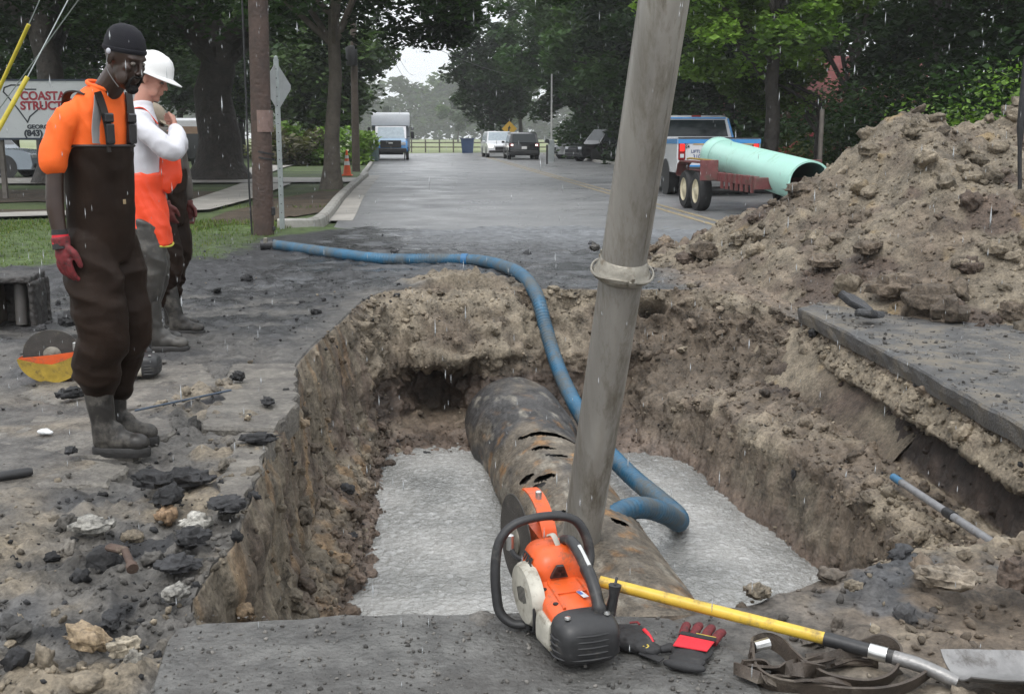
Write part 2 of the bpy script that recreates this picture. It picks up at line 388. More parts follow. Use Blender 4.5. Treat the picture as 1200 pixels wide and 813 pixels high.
# outer rows: from the rim out to a rectangle
X0, X1, Y0, Y1 = -9.5, 9.0, .2, 19.0
ctr = np.array((.6, 6.5)); d = RING[:, 0, :2]-ctr; d /= np.linalg.norm(d, axis=1)[:, None]
tx = np.where(d[:, 0] > 0, (X1-ctr[0])/np.maximum(d[:, 0], 1e-6), (X0-ctr[0])/np.minimum(d[:, 0], -1e-6))
ty = np.where(d[:, 1] > 0, (Y1-ctr[1])/np.maximum(d[:, 1], 1e-6), (Y0-ctr[1])/np.minimum(d[:, 1], -1e-6))
BP = ctr+d*np.minimum(tx, ty)[:, None]
NO = 215; outer = []
for j in range(NO, 0, -1):
    s = (j/NO)**1.75; q = RING[:, 0].copy(); q[:, :2] = q[:, :2]*(1-s)+BP*s; q[:, 2] *= (1-s)**6
    outer.append(q)
G = np.stack(outer+rows); LV = np.concatenate([-np.linspace(1, 1/NO, NO)-.001, lev])
NR = len(G)
V = G.reshape(-1, 3).copy(); LVv = np.repeat(LV, NS)
x, y, z = V[:, 0], V[:, 1], V[:, 2]
out = LVv < 0
# normals of the base surface
dU = np.roll(G, -1, 1)-np.roll(G, 1, 1); dV = np.gradient(G, axis=0)
Nrm = np.cross(dU, dV); Nrm /= np.maximum(np.linalg.norm(Nrm, axis=2)[..., None], 1e-9); Nrm = Nrm.reshape(-1, 3)
Nrm[out] = (0, 0, 1)
flip = Nrm[:, 2] < 0; 
# make wall normals point into the pit / upward
toc = np.stack([.5-x, 6.2-y, np.full_like(x, .6)], 1); sg = np.sign((Nrm*toc).sum(1)); Nrm[~out] *= sg[~out][:, None]
# ---- kinds of ground outside the pit
n_big = fbm(V*np.array((.55, .55, .8))+3, 4); n_mid = fbm(V*2.1+9, 5); n_fin = fbm(V*9+2, 4)
w1, w1i = worley(V*np.array((9, 9, 9.))+.37*n_mid[:, None]); w2, w2i = worley(V*22+5)
w3, w3i = worley(V*4.2+1.5)
lump = np.clip(.62-w1, 0, 1)*(.35+w1i); lump2 = np.clip(.6-w2, 0, 1)*(.3+w2i); lump3 = np.clip(.62-w3, 0, 1)*(.2+w3i)
e = n_mid*.25+n_fin*.08
slab_near = sstep(-.97, -.92, x+e*.2)*sstep(3.4, 3.3, y)*sstep(.95, .5, x+n_big*.8)
left_rub = sstep(-2.05, -1.65, x+e)*sstep(-.85, -.98, x)*sstep(6.9, 5.8, y+e)*out
left_near = sstep(-1.35, -1.5, x+e)*sstep(4.6, 3.9, y)*.7
near_right = sstep(.75, 1.5, x+n_big*.5)*sstep(5.2, 4.6, y+e)
right_slab = sstep(2.40, 2.5, x)*sstep(4.3, 4.6, y)*sstep(11, 10, y)
far_mud = sstep(9.6, 10.2, y+e*.3)*sstep(16.5, 13.0, y+n_big*2.2+n_mid*1.0)*sstep(2.6, 1.8, x+e)
left_mud = sstep(-1.2, -1.6, x+e)*sstep(5.0, 6.0, y)
soil_far = sstep(.62, .2, np.abs(x+.45)/1.25+np.abs(y-10.25)/1.0+n_mid*.35)*out
soil_right = sstep(1.35, 1.9, x+n_mid*.3)*sstep(9.0, 9.6, y)*sstep(12.6, 11.8, y-(x-2)*.5+n_mid)
col = np.tile(C_GRY, (len(V), 1)); wet = np.full(len(V), .45)
def zone(mask, c, wv):
    global col, wet
    mask = np.clip(mask, 0, 1); col = mixc(col, c, mask); wet = wet*(1-mask)+wv*mask
# beyond the work area: wet asphalt road on the right of the kerb line, verge on the left
kx = -3.15-(y-19.5)*.0
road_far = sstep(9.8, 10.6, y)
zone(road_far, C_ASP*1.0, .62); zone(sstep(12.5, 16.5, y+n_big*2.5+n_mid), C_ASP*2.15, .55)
zone(far_mud*sstep(-.12, .22, n_mid+n_big*.6), C_DRK*1.7, .8)
zone(far_mud*sstep(.1, .4, n_fin+n_mid*.3)*.35, C_GRY*.6, .7); pud = sstep(.0, .12, fbm(V*np.array((.9, 2.2, 1))+15, 4))*np.clip(far_mud+left_mud*.8, 0, 1); zone(pud*.9, C_ASP*.8, 1.15)
# left: work area, mud over old concrete
zone(sstep(-1.0, -1.3, x)*sstep(10.6, 9.6, y), C_GRY*.85, .5)
zone(left_mud*sstep(-.05, .3, n_mid+n_big*.5)*.8, C_DRK*1.9, .7)
zone(left_mud*sstep(6.8, 8.5, y+e)*sstep(-.25, .1, n_mid+n_fin*.4), C_DRK*1.2, .8)
zone(sstep(-1.3, -1.6, x)*sstep(6.5, 5.2, y)*sstep(-.1, .35, fbm(V*np.array((1.2, 3, 1))+40, 4))*.6, C_TAN*.8, .35)
zone(left_rub, C_GRY*.95, .3); zone(left_rub*sstep(.0, .3, n_mid+n_fin*.3), C_TAN*.8, .25)
zone(left_rub*sstep(.12, .3, fbm(V*2.7+31, 4)), C_DRK*1.1, .5)
zone(left_near*sstep(-.2, .2, n_mid)*.7, C_TAN*.75, .3)
zone(left_near*sstep(.1, .35, fbm(V*1.8+77, 4))*.8, C_ASP*.9, .7)
# side strip of asphalt walk, grass beside it, at upper left
sidewalk = sstep(.14, 0, np.abs((y-19.2)*.93+(x+9.2)*-.30)/6-.02)*0
grassL = sstep(-3.6, -4.6, x+(y-11)*.28*0+e*1.4-(y-9)*0.0)*sstep(11.0, 12.0, y+x*.0+e*2.0)*sstep(19.5, 18.4, y)
gedge = (y-(14.9+(x+4.1)*1.35))                                      # the dark walk cuts between two bits of grass
grassA = sstep(-4.85, -5.2, x-(y-12.5)*.52*1+e*.8)*sstep(10.6, 11.1, y+e)   # left of the walk
grassB = sstep(.55, .25, np.abs(x+3.95)*.75+n_mid*.3)*sstep(12.6, 13.0, y+e)*sstep(16.6, 15.8, y+e)
zone(sstep(-2.4, -2.9, x+e)*sstep(9.6, 10.8, y+e), C_DRK*1.9, .62)
zone(grassA, C_GRS, .15); zone(grassB*sstep(-.3, .05, n_mid+.15), C_GRS*.8, .2)
zone(grassB*sstep(.0, .25, n_fin+.1*n_mid)*.6, C_DRK*1.5, .4)
zone(near_right*out, C_BRN*1.15, .35); zone(near_right*out*sstep(-.05, .3, n_mid), C_TAN*.8, .3)
zone(near_right*out*sstep(.1, .3, fbm(V*3+13, 4)), C_ASP*.9, .5)
zone(right_slab*out, C_ASP*.8, .65)
zone(soil_far, C_TAN*.85, .2); zone(soil_far*sstep(.0, .2, n_mid+.3*n_fin)*.8, C_BRN*.9, .3); zone(soil_right*out, C_BRN*1.5, .25)
zone(slab_near*out, C_GRY*1.25, .45)
# ---- walls
wl_in = ~out
leftw = sstep(.2, -.4, x)*sstep(9.3, 8.6, y); rightw = sstep(1.2, 1.5, x)*sstep(9.2, 8.6, y); farw = sstep(8.4, 9.0, y)
crev = sstep(.52, .8, worley(V*np.array((6.5, 6.5, 7.5))+.6*n_fin[:, None]+40)[0])
cw = np.tile(C_BRN*1.3, (len(V), 1)); ww = np.full(len(V), .22)
def zw(mask, c, wv=.22):
    global cw, ww
    mask = np.clip(mask, 0, 1); cw = mixc(cw, c, mask); ww = ww*(1-mask)+wv*mask
zz = z+n_mid*.05
zw(leftw, C_TAN*.72); zw(leftw*sstep(-.1, .35, fbm(V*np.array((3, 3, .7))+50, 4)), C_UMB*1.5)
zw(leftw*sstep(.1, .4, fbm(V*np.array((5, 5, .9))+70, 4))*.7, np.array((.26, .17, .09)))
zw(farw, C_BRN*1.15); zw(farw*sstep(-.25, .2, n_mid)*sstep(-.65, -.4, zz), C_TAN*.82)
zw(farw*sstep(-.58, -.66, zz)*sstep(-.98, -.9, zz), C_UMB*1.15, .4)
zw(farw*sstep(-.95, -1.02, zz), C_TAN*.72, .4)
zw(farw*sstep(.55, .9, x+n_mid*.3)*sstep(-.1, -.2, zz), C_BRN*1.0)
zw(rightw*sstep(-.12, -.16, zz), C_TAN*1.0); zw(rightw*sstep(-.1, -.16, zz)*sstep(.0, .35, n_mid), C_BRN*1.3)
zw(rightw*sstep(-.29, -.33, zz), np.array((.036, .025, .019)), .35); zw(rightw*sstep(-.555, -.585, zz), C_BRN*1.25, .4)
zw(rightw*sstep(-.56, -.6, zz)*sstep(.0, .3, n_mid), C_TAN*.85, .3)
zw(rightw*sstep(-.66, -.74, zz), C_BRN*1.15, .3); zw(rightw*sstep(-.66, -.74, zz)*sstep(-.1, .3, fbm(V*np.array((4, 4, .8))+90, 4)), C_TAN*.62)
zw(sstep(5.3, 4.7, y)*sstep(1.2, 1.5, x), C_BRN*1.1)
zw(sstep(5.3, 4.7, y)*sstep(1.2, 1.5, x)*sstep(-.05, .2, n_mid), C_TAN*.75)
zw(sstep(-.9, -1.1, zz), C_UMB*1.8, .6)
col[wl_in] = cw[wl_in]; wet[wl_in] = ww[wl_in]
col *= (1+.55*n_fin+.35*n_mid)[:, None]; col = np.clip(col, .012, .6)
# ---- relief
disp = .010*n_mid+.004*n_fin
disp = disp+far_mud*(1-.85*pud)*(.045*n_mid+.020*n_fin+.025*lump)
disp = disp+left_mud*(.035*n_mid+.018*n_fin+.03*lump)*sstep(12.5, 10.5, y)
disp = disp+left_rub*(-.03+.05*n_mid+.06*lump+.035*lump2+.06*lump3)
disp = disp+left_near*(.02*n_mid+.02*lump+.012*lump2)
disp = disp+near_right*(.035*n_mid+.05*lump+.03*lump2)
disp = disp+soil_far*(.07+.10*n_mid+.09*lump+.04*lump2)+soil_right*(.04*n_mid+.05*lump+.025*lump2)
disp = disp*(1-.75*slab_near)+slab_near*(-.03); disp = np.where(right_slab*out > .5, -.13, disp)
strip = fbm(V*np.array((6, 6, 1.1))+20, 4, ridged=True)
rough_w = .07*n_mid+.03*n_fin+.075*lump+.035*lump2+.10*lump3
smooth_w = .05*n_mid+.015*n_fin+.045*strip
isrub = np.clip(farw*sstep(-.64, -.5, zz)+sstep(.62, .8, LVv/7.)*leftw+rightw*sstep(4.0, 4.3, LVv)*sstep(5.6, 5.2, LVv)+rightw*(LVv < 2.1)*.45+sstep(5.3, 4.7, y)*sstep(1.2, 1.5, x), 0, 1)
w4, w4i = worley(V*np.array((6.5, 6.5, 7.5))+.6*n_fin[:, None]+40); chunk = (.5-w4)*(.4+w4i)
dw = rough_w*isrub+smooth_w*(1-isrub)+.012*lump2+farw*(.13*chunk+.05*n_mid)*sstep(-.02, -.12, z)*sstep(-1.0, -.9, z)+leftw*.06*chunk*sstep(-.3, -.6, z)
fade = sstep(0, .9, np.abs(LVv))*1.0
disp = np.where(out, disp, dw*(.35+.65*fade)+(.02*n_mid)*(1-fade)+ (left_rub*0))
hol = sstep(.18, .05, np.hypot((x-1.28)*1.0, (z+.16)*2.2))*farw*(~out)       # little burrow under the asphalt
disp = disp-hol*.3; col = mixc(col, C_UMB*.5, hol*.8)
V2 = V+Nrm*disp[:, None]
V2[:, 2] = np.where(wl_in & (V2[:, 2] > .05+.1*soil_far), .02, V2[:, 2])
# rim droop and the ragged outline
rim = sstep(.10, 0, np.abs(LVv)*4)*out
V2[:, 2] -= rim*.015
# blend under the road sheet and lawns at the outer border
edge = np.minimum.reduce([x-X0, X1-x, y-Y0+5, Y1-y]); fall = sstep(2.3, 0, edge+n_mid*1.6+n_big*2.6-.2)
V2[:, 2] = np.where(out, V2[:, 2]+.012-fall*.07, V2[:, 2])
idx = np.arange(NR*NS).reshape(NR, NS)
Fq = np.stack([idx[:-1], np.roll(idx[:-1], -1, 1), np.roll(idx[1:], -1, 1), idx[1:]], 2).reshape(-1, 4)
M_SOIL = soil_mat('wet soil')
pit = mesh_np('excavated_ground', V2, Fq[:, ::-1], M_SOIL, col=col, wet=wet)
tag(pit, kind='structure')
PV, PN, PLV, PCOL = V2, Nrm, LVv, col
def ground_z(X, Y):
    i = np.argmin((PV[:NO*NS, 0]-X)**2+(PV[:NO*NS, 1]-Y)**2); return float(PV[i, 2])

# ---------------------------------------------------------------- spoil heap
def heap_h(X, Y):
    """height of the heap above the road"""
    crest = np.interp(X, [1.6, 2.2, 2.85, 3.3, 3.65, 3.95, 4.25, 4.45, 4.65, 5.2, 5.45, 5.7, 7.5, 9], [0, .26, .70, 1.0, 1.24, 1.55, 1.66, 1.62, 1.50, 1.56, 1.70, 1.78, 2.1, 2.1])
    yc = np.interp(X, [1.6, 2.5, 4, 6, 9], [12.3, 12.3, 12.0, 12.2, 12.4])
    yn = np.interp(X, [1.6, 2.2, 2.6, 3.2, 4.2, 6, 9], [11.9, 10.6, 9.2, 8.3, 7.9, 7.4, 7.0]); yf = yc+2.2
    t = np.where(Y < yc, (Y-yn)/np.maximum(yc-yn, .3), (yf-Y)/2.2)
    return crest*np.clip(t, -.2, 1)**1 * 1.0, t
gx = np.linspace(1.3, 9.2, 430); gy = np.linspace(6.6, 14.8, 330); GX, GY = np.meshgrid(gx, gy)
hh, tt_ = heap_h(GX.ravel(), GY.ravel()); hh = np.where(tt_ < 0, tt_*.35, hh)
t1 = sstep(0, 1, np.clip(tt_, 0, 1)); crest_r = 1-(1-np.clip(tt_, 0, 1))**1.25
P3 = np.stack([GX.ravel(), GY.ravel(), hh], 1)
m1 = fbm(P3*1.1+7, 5); m2 = fbm(P3*3.5+17, 4); c1, c1i = worley(P3*5.5+.4*m1[:, None]); c2, c2i = worley(P3*13); c3, c3i = worley(P3*2.6+4)
k = np.clip(tt_*4, 0, 1)
rill = fbm(np.stack([GX.ravel()*2.6+GY.ravel()*.8, GY.ravel()*.5, hh*0], 1)+5, 4, ridged=True)
hh = hh+k*(.14*m1+.05*m2+.12*np.clip(.6-c1, 0, 1)*(.3+c1i)+.05*np.clip(.6-c2, 0, 1)*(.3+c2i)+.20*np.clip(.55-c3, 0, 1)*c3i+.05*rill)
P3[:, 2] = hh-.03
hc = np.tile(C_TAN*.80, (len(P3), 1)); pm = fbm(P3*np.array((.8, .8, 1.4))+60, 4)
hc = mixc(hc, C_BRN*1.15, sstep(-.05, .3, pm+.3*m1)); hc = mixc(hc, C_UMB*1.35, sstep(.1, .35, fbm(P3*1.3+31, 4)+.25*sstep(4.6, 6, P3[:, 0])))
hc = mixc(hc, np.array((.25, .18, .09)), sstep(.25, .5, fbm(P3*2.2+81, 4))*.8)
hc = hc*(1+.3*m2+.2*c1i-.1)[:, None]
idx = np.arange(len(P3)).reshape(330, 430)
Fh = np.stack([idx[:-1, :-1], idx[:-1, 1:], idx[1:, 1:], idx[1:, :-1]], 2).reshape(-1, 4)
heap = mesh_np('spoil_heap', P3, Fh, M_SOIL, col=np.clip(hc, .02, .6), wet=np.full(len(P3), .12))
tag(heap, 'tall heap of dug brown soil piled on the road right of the hole', 'dirt pile')
HP, HT, HC = P3, tt_, hc
def heap_z(X, Y):
    i = np.argmin((HP[:, 0]-X)**2+(HP[:, 1]-Y)**2); return float(HP[i, 2])

# ---------------------------------------------------------------- clods and stones
import bmesh
def ico(sub):
    bm = bmesh.new(); bmesh.ops.create_icosphere(bm, subdivisions=sub, radius=1)
    v = np.array([p.co[:] for p in bm.verts]); f = np.array([[q.index for q in fc.verts] for fc in bm.faces]); bm.free(); return v, f
I1, I2, I4 = ico(1), ico(2), ico(4)
def rockify(base, seed, amp=.35):
    v, f = base; n = fbm(v*1.1+seed*7.7, 3); n2 = perlin(v*2.9+seed*3.1)
    r = 1+amp*1.5*n+amp*.5*n2
    v = v*r[:, None]*np.array((1, .8+.2*math.sin(seed), .62+.15*math.cos(seed*2)))
    q = np.round(v*2.1+.13*seed)/2.1-.06*(seed%2); return v*.5+q*.5, f                    # a few flat facets
T1 = [rockify(I1, s, .5) for s in range(10)]
def clodify(s):
    v, f = rockify(ico(3), s, .40); n = fbm(v*3.2+s, 3); c, _ = worley(v*3.6+s*2.2); return v*(1+.22*n-.28*(c-.45))[:, None], f
T2 = [clodify(s) for s in range(12)]
def rotm(n, r_):
    a = r_.uniform(0, 2*PI, n); b = r_.normal(0, .5, n); c = r_.normal(0, .5, n)
    ca, sa, cb, sb, cc, sc = np.cos(a), np.sin(a), np.cos(b), np.sin(b), np.cos(c), np.sin(c)
    Rz = np.zeros((n, 3, 3)); Rz[:, 0, 0] = ca; Rz[:, 0, 1] = -sa; Rz[:, 1, 0] = sa; Rz[:, 1, 1] = ca; Rz[:, 2, 2] = 1
    Rx = np.zeros((n, 3, 3)); Rx[:, 0, 0] = 1; Rx[:, 1, 1] = cb; Rx[:, 1, 2] = -sb; Rx[:, 2, 1] = sb; Rx[:, 2, 2] = cb
    Ry = np.zeros((n, 3, 3)); Ry[:, 1, 1] = 1; Ry[:, 0, 0] = cc; Ry[:, 0, 2] = sc; Ry[:, 2, 0] = -sc; Ry[:, 2, 2] = cc
    return Rz @ Rx @ Ry
def scatter(name, P, size, cols, tmpl, wetv=.2, kind='stuff', label=None, cat=None):
    n = len(P); R3 = rotm(n, rng); Vs, Fs, Cs = [], [], []; off = 0
    which = rng.integers(0, len(tmpl), n)
    for k, (v, f) in enumerate(tmpl):
        s_ = np.where(which == k)[0]
        if not len(s_): continue
        vv = np.einsum('nij,mj->nmi', R3[s_], v)*size[s_][:, None, None]+P[s_][:, None, :]
        Vs.append(vv.reshape(-1, 3)); m = len(v)
        Fs.append((f[None]+(np.arange(len(s_))*m)[:, None, None]+off).reshape(-1, 3)); off += len(s_)*m
        Cs.append(np.repeat(cols[s_], m, 0))
    Vv = np.concatenate(Vs); o = mesh_np(name, Vv, np.concatenate(Fs), M_SOIL, smooth=False, col=np.clip(np.concatenate(Cs), .012, .6), wet=np.full(len(Vv), wetv))
    tag(o, label, cat, kind=kind); return o
# weights per ground vertex
dist_ok = (PV[:, 1] > 2.4) & (PV[:, 1] < 16)
dens = np.where(out, .015+1.1*left_rub+.35*left_near+.9*near_right+1.0*soil_far+.9*soil_right+.16*far_mud*(n_mid > 0)+.30*left_mud*(PV[:, 1] < 11)+.02*slab_near, .0)
dens = np.where(wl_in, (.25+1.3*isrub)*(PLV < 7.0), dens)*dist_ok*(1-.97*right_slab*out)
area = np.where(out, (np.abs(LVv)+.05)*1.5, 1.)
vis = (np.abs(PV[:, 0]/np.maximum(PV[:, 1], .1)) < .52)
wgt = dens*area*vis; wgt /= wgt.sum()
def pick(n, wg, lo, hi, pw, dz=.2):
    i = rng.choice(len(wg), n, p=wg); s_ = lo+(hi-lo)*rng.random(n)**pw
    p = PV[i]+np.stack([rng.normal(0, .01, n), rng.normal(0, .01, n), s_*dz], 1)
    c = PCOL[i]*rng.uniform(.7, 1.3, (n, 1)); lt = rng.random(n) < .07; c[lt] = C_TAN*rng.uniform(.7, 1.2, (lt.sum(), 1))
    dk = (rng.random(n) < .01+.14*((p[:, 0] < -.95) & (p[:, 2] > -.1))); c[dk] = C_DRK*rng.uniform(.8, 1.8, (dk.sum(), 1)); return p, s_, c
p_, s_, c_ = pick(20000, wgt, .003, .018, 2.6); scatter('soil_crumbs', p_, s_, c_, T1, label='small crumbs of soil and gravel strewn round the hole', cat='soil crumbs')
p_, s_, c_ = pick(900, wgt, .016, .060, 2.2); scatter('soil_lumps', p_, s_, c_, T2, label='fist-sized lumps of soil on the sides of the hole', cat='soil lumps')
hw = np.clip(HT*8+.8, 0, 1)*(HT > -.12)*(HT < 1.15); hw = hw/hw.sum()
def pickh(n, lo, hi, pw):
    i = rng.choice(len(hw), n, p=hw); s_ = lo+(hi-lo)*rng.random(n)**pw; p = HP[i]+np.stack([np.zeros(n), np.zeros(n), s_*.25], 1)
    return p, s_, HC[i]*rng.uniform(.65, 1.45, (n, 1))
p_, s_, c_ = pickh(10000, .006, .030, 2.4); scatter('heap_crumbs', p_, s_, c_, T1, .1, label='small crumbs of soil covering the spoil heap', cat='soil crumbs')
p_, s_, c_ = pickh(650, .03, .12, 2.2); scatter('heap_lumps', p_, s_, c_, T2, .1, label='lumps of soil lying over the spoil heap', cat='soil lumps')

nc = 1500; cp = np.stack([rng.uniform(-.95, .6, nc), rng.uniform(2.3, 3.05, nc), np.full(nc, .023)], 1); sc_ = .0015+.007*rng.random(nc)**3
cq = np.stack([2.5+rng.random(nc)**1.5*2.6, rng.uniform(4.6, 9.3, nc), np.full(nc, .014)], 1); cp = np.concatenate([cp, cq]); sc_ = np.concatenate([sc_, .003+.020*rng.random(nc)**3.5])
scatter('slab_crumbs', cp, sc_, np.tile(C_GRY, (2*nc, 1))*rng.uniform(.4, 1.8, (2*nc, 1)), T1, .3, label='grit and crumbs of soil lying on the flat slabs', cat='soil crumbs')
def rock_obj(name, p, size, c, wetv, label, cat, group=None, seed=0, amp=.35, rz=0, sc=(1, 1, 1)):
    v, f = rockify(I4, seed, amp); n = fbm(v*3+seed, 4); n5, _ = worley(v*3.1+seed)
    v = v*(1+.16*n-.18*(n5-.4))[:, None]*size*np.array(sc)
    cc = np.tile(np.array(c), (len(v), 1))*(1+.45*fbm(v/size*2.5+seed, 3))[:, None]
    o = mesh_np(name, v, f, M_SOIL, col=np.clip(cc, .012, .7), wet=np.full(len(v), wetv)); o.location = p; o.rotation_euler = (0, 0, rz)
    return tag(o, label, cat, group)
# notable clods on the heap foot and faces
big = [((1088, 362), .19, C_BRN*.9, 'largest rounded brown clod at the foot of the spoil heap'), ((1115, 374), .20, C_BRN*.8, 'dark rounded clod overhanging the asphalt at the heap foot'),
       ((1052, 345), .19, C_BRN*1.1, 'brown clod left of the two big clods at the heap foot'), ((825, 300), .17, C_BRN*.9, 'dark brown clod at the left tip of the spoil heap'),
       ((800, 306), .11, C_UMB*1.4, 'small dark clod at the far left end of the heap'), ((935, 228), .16, C_BRN*1.1, 'pointed clod on the left slope of the heap under the green pipe'),
       ((868, 287), .11, C_TAN*.8, 'tan clod low on the left slope of the heap'), ((960, 285), .12, C_TAN*.8, 'tan clod halfway up the middle of the heap'),
       ((880, 262), .10, C_UMB*1.5, 'dark clod near the left edge of the heap above the tan one'), ((1160, 300), .12, C_TAN*.85, 'tan clod beside the bent black rod on the heap'),
       ((1190, 375), .12, C_BRN*1.1, 'brown clod at the right end of the heap foot'), ((975, 315), .13, C_BRN*1.2, 'brown clod above the broken asphalt chips'),
       ((1020, 300), .11, C_BRN, 'brown clod in the middle of the lower heap'), ((1060, 160), .12, C_TAN*.8, 'clod on the very top of the first heap peak'),
       ((1180, 140), .15, C_TAN*.7, 'pale clod on the ridge at the right end of the heap'), ((1140, 325), .11, C_UMB*1.4, 'dark clod on the lower right of the heap')]
for k, ((a, b), s0, c0, lb) in enumerate(big):
    best = None
    for Yt in np.linspace(7.6, 13.5, 120):
        q = at(a, b, Y=Yt); hz = heap_z(q.x, q.y)
        if q.z <= hz+.02: best = Vector((q.x, q.y, hz+s0*.15)); break
    if best is None:
        q = at(a, b, Y=12.0); best = Vector((q.x, q.y, heap_z(q.x, q.y)+s0*.15))
    rock_obj('dirt_clod', best, s0, c0, .15, lb, 'dirt clod', seed=k+3, rz=k*1.3)
rocks = [((90, 626), .075, C_CON*1.2, 'flat pale grey rock on the rubble left of the trench', (1.2, .8, .75)), ((227, 617), .066, C_CON*1.6, 'pale round rock at the edge of the black rubble', (1, 1, .9)),
         ((205, 607), .055, (.30, .20, .12), 'orange stained rock beside the pale round rock', (1, 1, .9)), ((130, 758), .085, (.33, .25, .16), 'large tan rock by the corner of the concrete slab', (1.1, .8, .9)),
         ((158, 762), .055, (.38, .33, .25), 'pale tan rock touching the large tan rock', (1, 1, 1)), ((153, 775), .035, (.30, .28, .24), 'small grey rock below the tan rocks', (1, 1, 1)),
         ((205, 635), .07, C_DRK*1.6, 'black clod under the orange stained rock', (1.1, 1, .8)), ((185, 672), .07, C_DRK*2.0, 'black clod beside the rusty bolt', (1.2, 1, .7)),
         ((200, 705), .045, C_CON*1.1, 'grey stone in the middle of the left rubble', (1.3, 1, .7)), ((148, 735), .06, C_DRK*1.5, 'black clod above the large tan rock', (1.2, 1, .6)),
         ((215, 575), .10, C_DRK*1.2, 'biggest black asphalt clod at the trench edge', (1.2, 1, .7)), ((240, 562), .085, C_DRK*1.6, 'black asphalt clod nearest the broken concrete edge', (1.2, 1, .7)),
         ((193, 590), .07, C_DRK*1.0, 'black clod left of the biggest asphalt clod', (1.2, 1, .8)), ((240, 606), .08, C_DRK*1.8, 'dark wedge of asphalt rubble above the trench wall', (1, 1, .7)),
         ((278, 525), .07, C_DRK*1.3, 'flat black clod on the broken concrete ledge', (1.6, 1, .5)), ((75, 476), .075, C_DRK*1.0, 'black mud clod in front of the far saw', (1.4, 1, .6)),
         ((95, 540), .05, C_DRK*1.3, 'small black clod behind the white scrap', (1.2, 1, .6)), ((1150, 697), .085, (.26, .22, .17), 'pale fallen lump on the muddy ground at right', (1.3, .85, .65)),
         ((1188, 690), .085, C_UMB*1.7, 'dark lump at the right edge beside the pale lump', (1, 1, .9)), ((985, 693), .035, C_TAN*.9, 'small lump at the water corner near the shovel', (1, 1, .8)),
         ((862, 700), .045, C_TAN*.8, 'tan lump between the shovel handle and the water', (1, 1, .8)),
         ((62, 395), .10, C_DRK*1.2, 'black mud lump beside the far saw blade', (1, 1, .8)), ((700, 304), .10, C_GRY*.8, 'grey rock just left of the pipe collar on the road edge', (1, 1, 1)),
         ((330, 482), .06, C_DRK*1.0, 'flat black clod on the ledge above the trench', (1.6, 1, .5)), ((296, 448), .05, C_DRK*1.0, 'black pebble in the crack of the broken concrete', (1, 1, .8))]
for k, ((a, b), s0, c0, lb, sc) in enumerate(rocks):
    q = at(a, b, .02); s0 *= .80; sc = (sc[0], sc[1], min(1, sc[2]*1.15)); rock_obj('rock', (q.x, q.y, ground_z(q.x, q.y)+s0*.25), s0, c0, .35, lb, 'rock', seed=k+20, rz=k*.9, sc=sc)
# black broken asphalt chips
def chip(p, poly, th, rx, ry, rz, name, label, cat, m, group=None):
    mb = MB(); mb.prism([(a*.94, b*.94) for a, b in poly], -th/2, -th/2+.001, 'XY'); 
    secs = []
    for zz_, sc_ in ((-th/2, .93), (-th*.2, 1), (th*.25, .985), (th/2, .90)):
        secs.append([(a*sc_+.012*th*math.sin(9*a+zz_*80), b*sc_, zz_+.06*th*math.sin(a*31+b*17)) for a, b in poly])
    mb = MB(); mb.loft(secs); o = mb.build(name, m); o.location = p; o.rotation_euler = (rx, ry, rz); return tag(o, label, cat, group)
def ragged(L, W, n, j, seed):
    r_ = random.Random(seed); out_ = []
    for a, b, c_, d_ in ((0, 0, L, 0), (L, 0, L, W), (L, W, 0, W), (0, W, 0, 0)):
        for k in range(n):
            t = k/n; out_.append((a+(c_-a)*t-L/2+r_.uniform(-j, j), b+(d_-b)*t-W/2+r_.uniform(-j, j)))
    return out_
M_ASPD = mat('dark wet asphalt', (.035, .036, .039), .42, var=.4, scale=30, bump=.8, bscale=70, dirt=(.15, .13, .10), dirt_amt=.25, bdist=.012)
M_CONC = mat('muddy concrete', (.165, .152, .13), .5, var=.4, scale=14, bump=.9, bscale=45, dirt=(.085, .078, .07), dirt_amt=.6, bdist=.02, dscale=4)
q = at(1003, 358, .12); chip((q.x, q.y, .14), ragged(.26, .09, 3, .02, 1), .05, .3, .5, -.5, 'asphalt_chip', 'black asphalt chip tilted up at the heap foot', 'asphalt chip', M_ASPD)
q = at(1018, 366, .10); chip((q.x, q.y, .09), ragged(.18, .12, 3, .02, 2), .05, -.2, .2, .4, 'asphalt_chip', 'squarish black asphalt chip leaning on the tilted one', 'asphalt chip', M_ASPD)
# ---------------------------------------------------------------- slabs that are still whole
def slab(name, poly, zt, th, m, jag=.02, seed=0, step=.09):
    """broken slab with a ragged edge: polygon in the ground plane"""
    r_ = random.Random(seed); P = []
    n = len(poly)
    for i in range(n):
        a, b = Vector(poly[i]), Vector(poly[(i+1) % n]); L_ = (b-a).length; k = max(1, int(L_/step))
        for j in range(k):
            q = a.lerp(b, j/k); P.append((q.x+r_.uniform(-jag, jag), q.y+r_.uniform(-jag, jag)))
    c = (sum(p[0] for p in P)/len(P), sum(p[1] for p in P)/len(P))
    mb = MB(); secs = []
    for zz_, ins, jj in ((zt-th, .02, .006), (zt-th*.5, .004, .008), (zt-.015, 0, .004), (zt, .012, .003)):
        ring = []
        for p in P:
            dx, dy = c[0]-p[0], c[1]-p[1]; L_ = math.hypot(dx, dy)
            ring.append((p[0]+dx/L_*ins+r_.uniform(-jj, jj), p[1]+dy/L_*ins+r_.uniform(-jj, jj), zz_+r_.uniform(-.002, .002)))
        secs.append(ring)
    mb.loft(secs); return tag(mb.build(name, m), kind='structure')
M_SLAB = mat('wet concrete slab', (.100, .098, .092), .40, var=.6, scale=8, bump=1.0, bscale=50, dirt=(.060, .057, .053), dirt_amt=.55, bdist=.012, dscale=3)
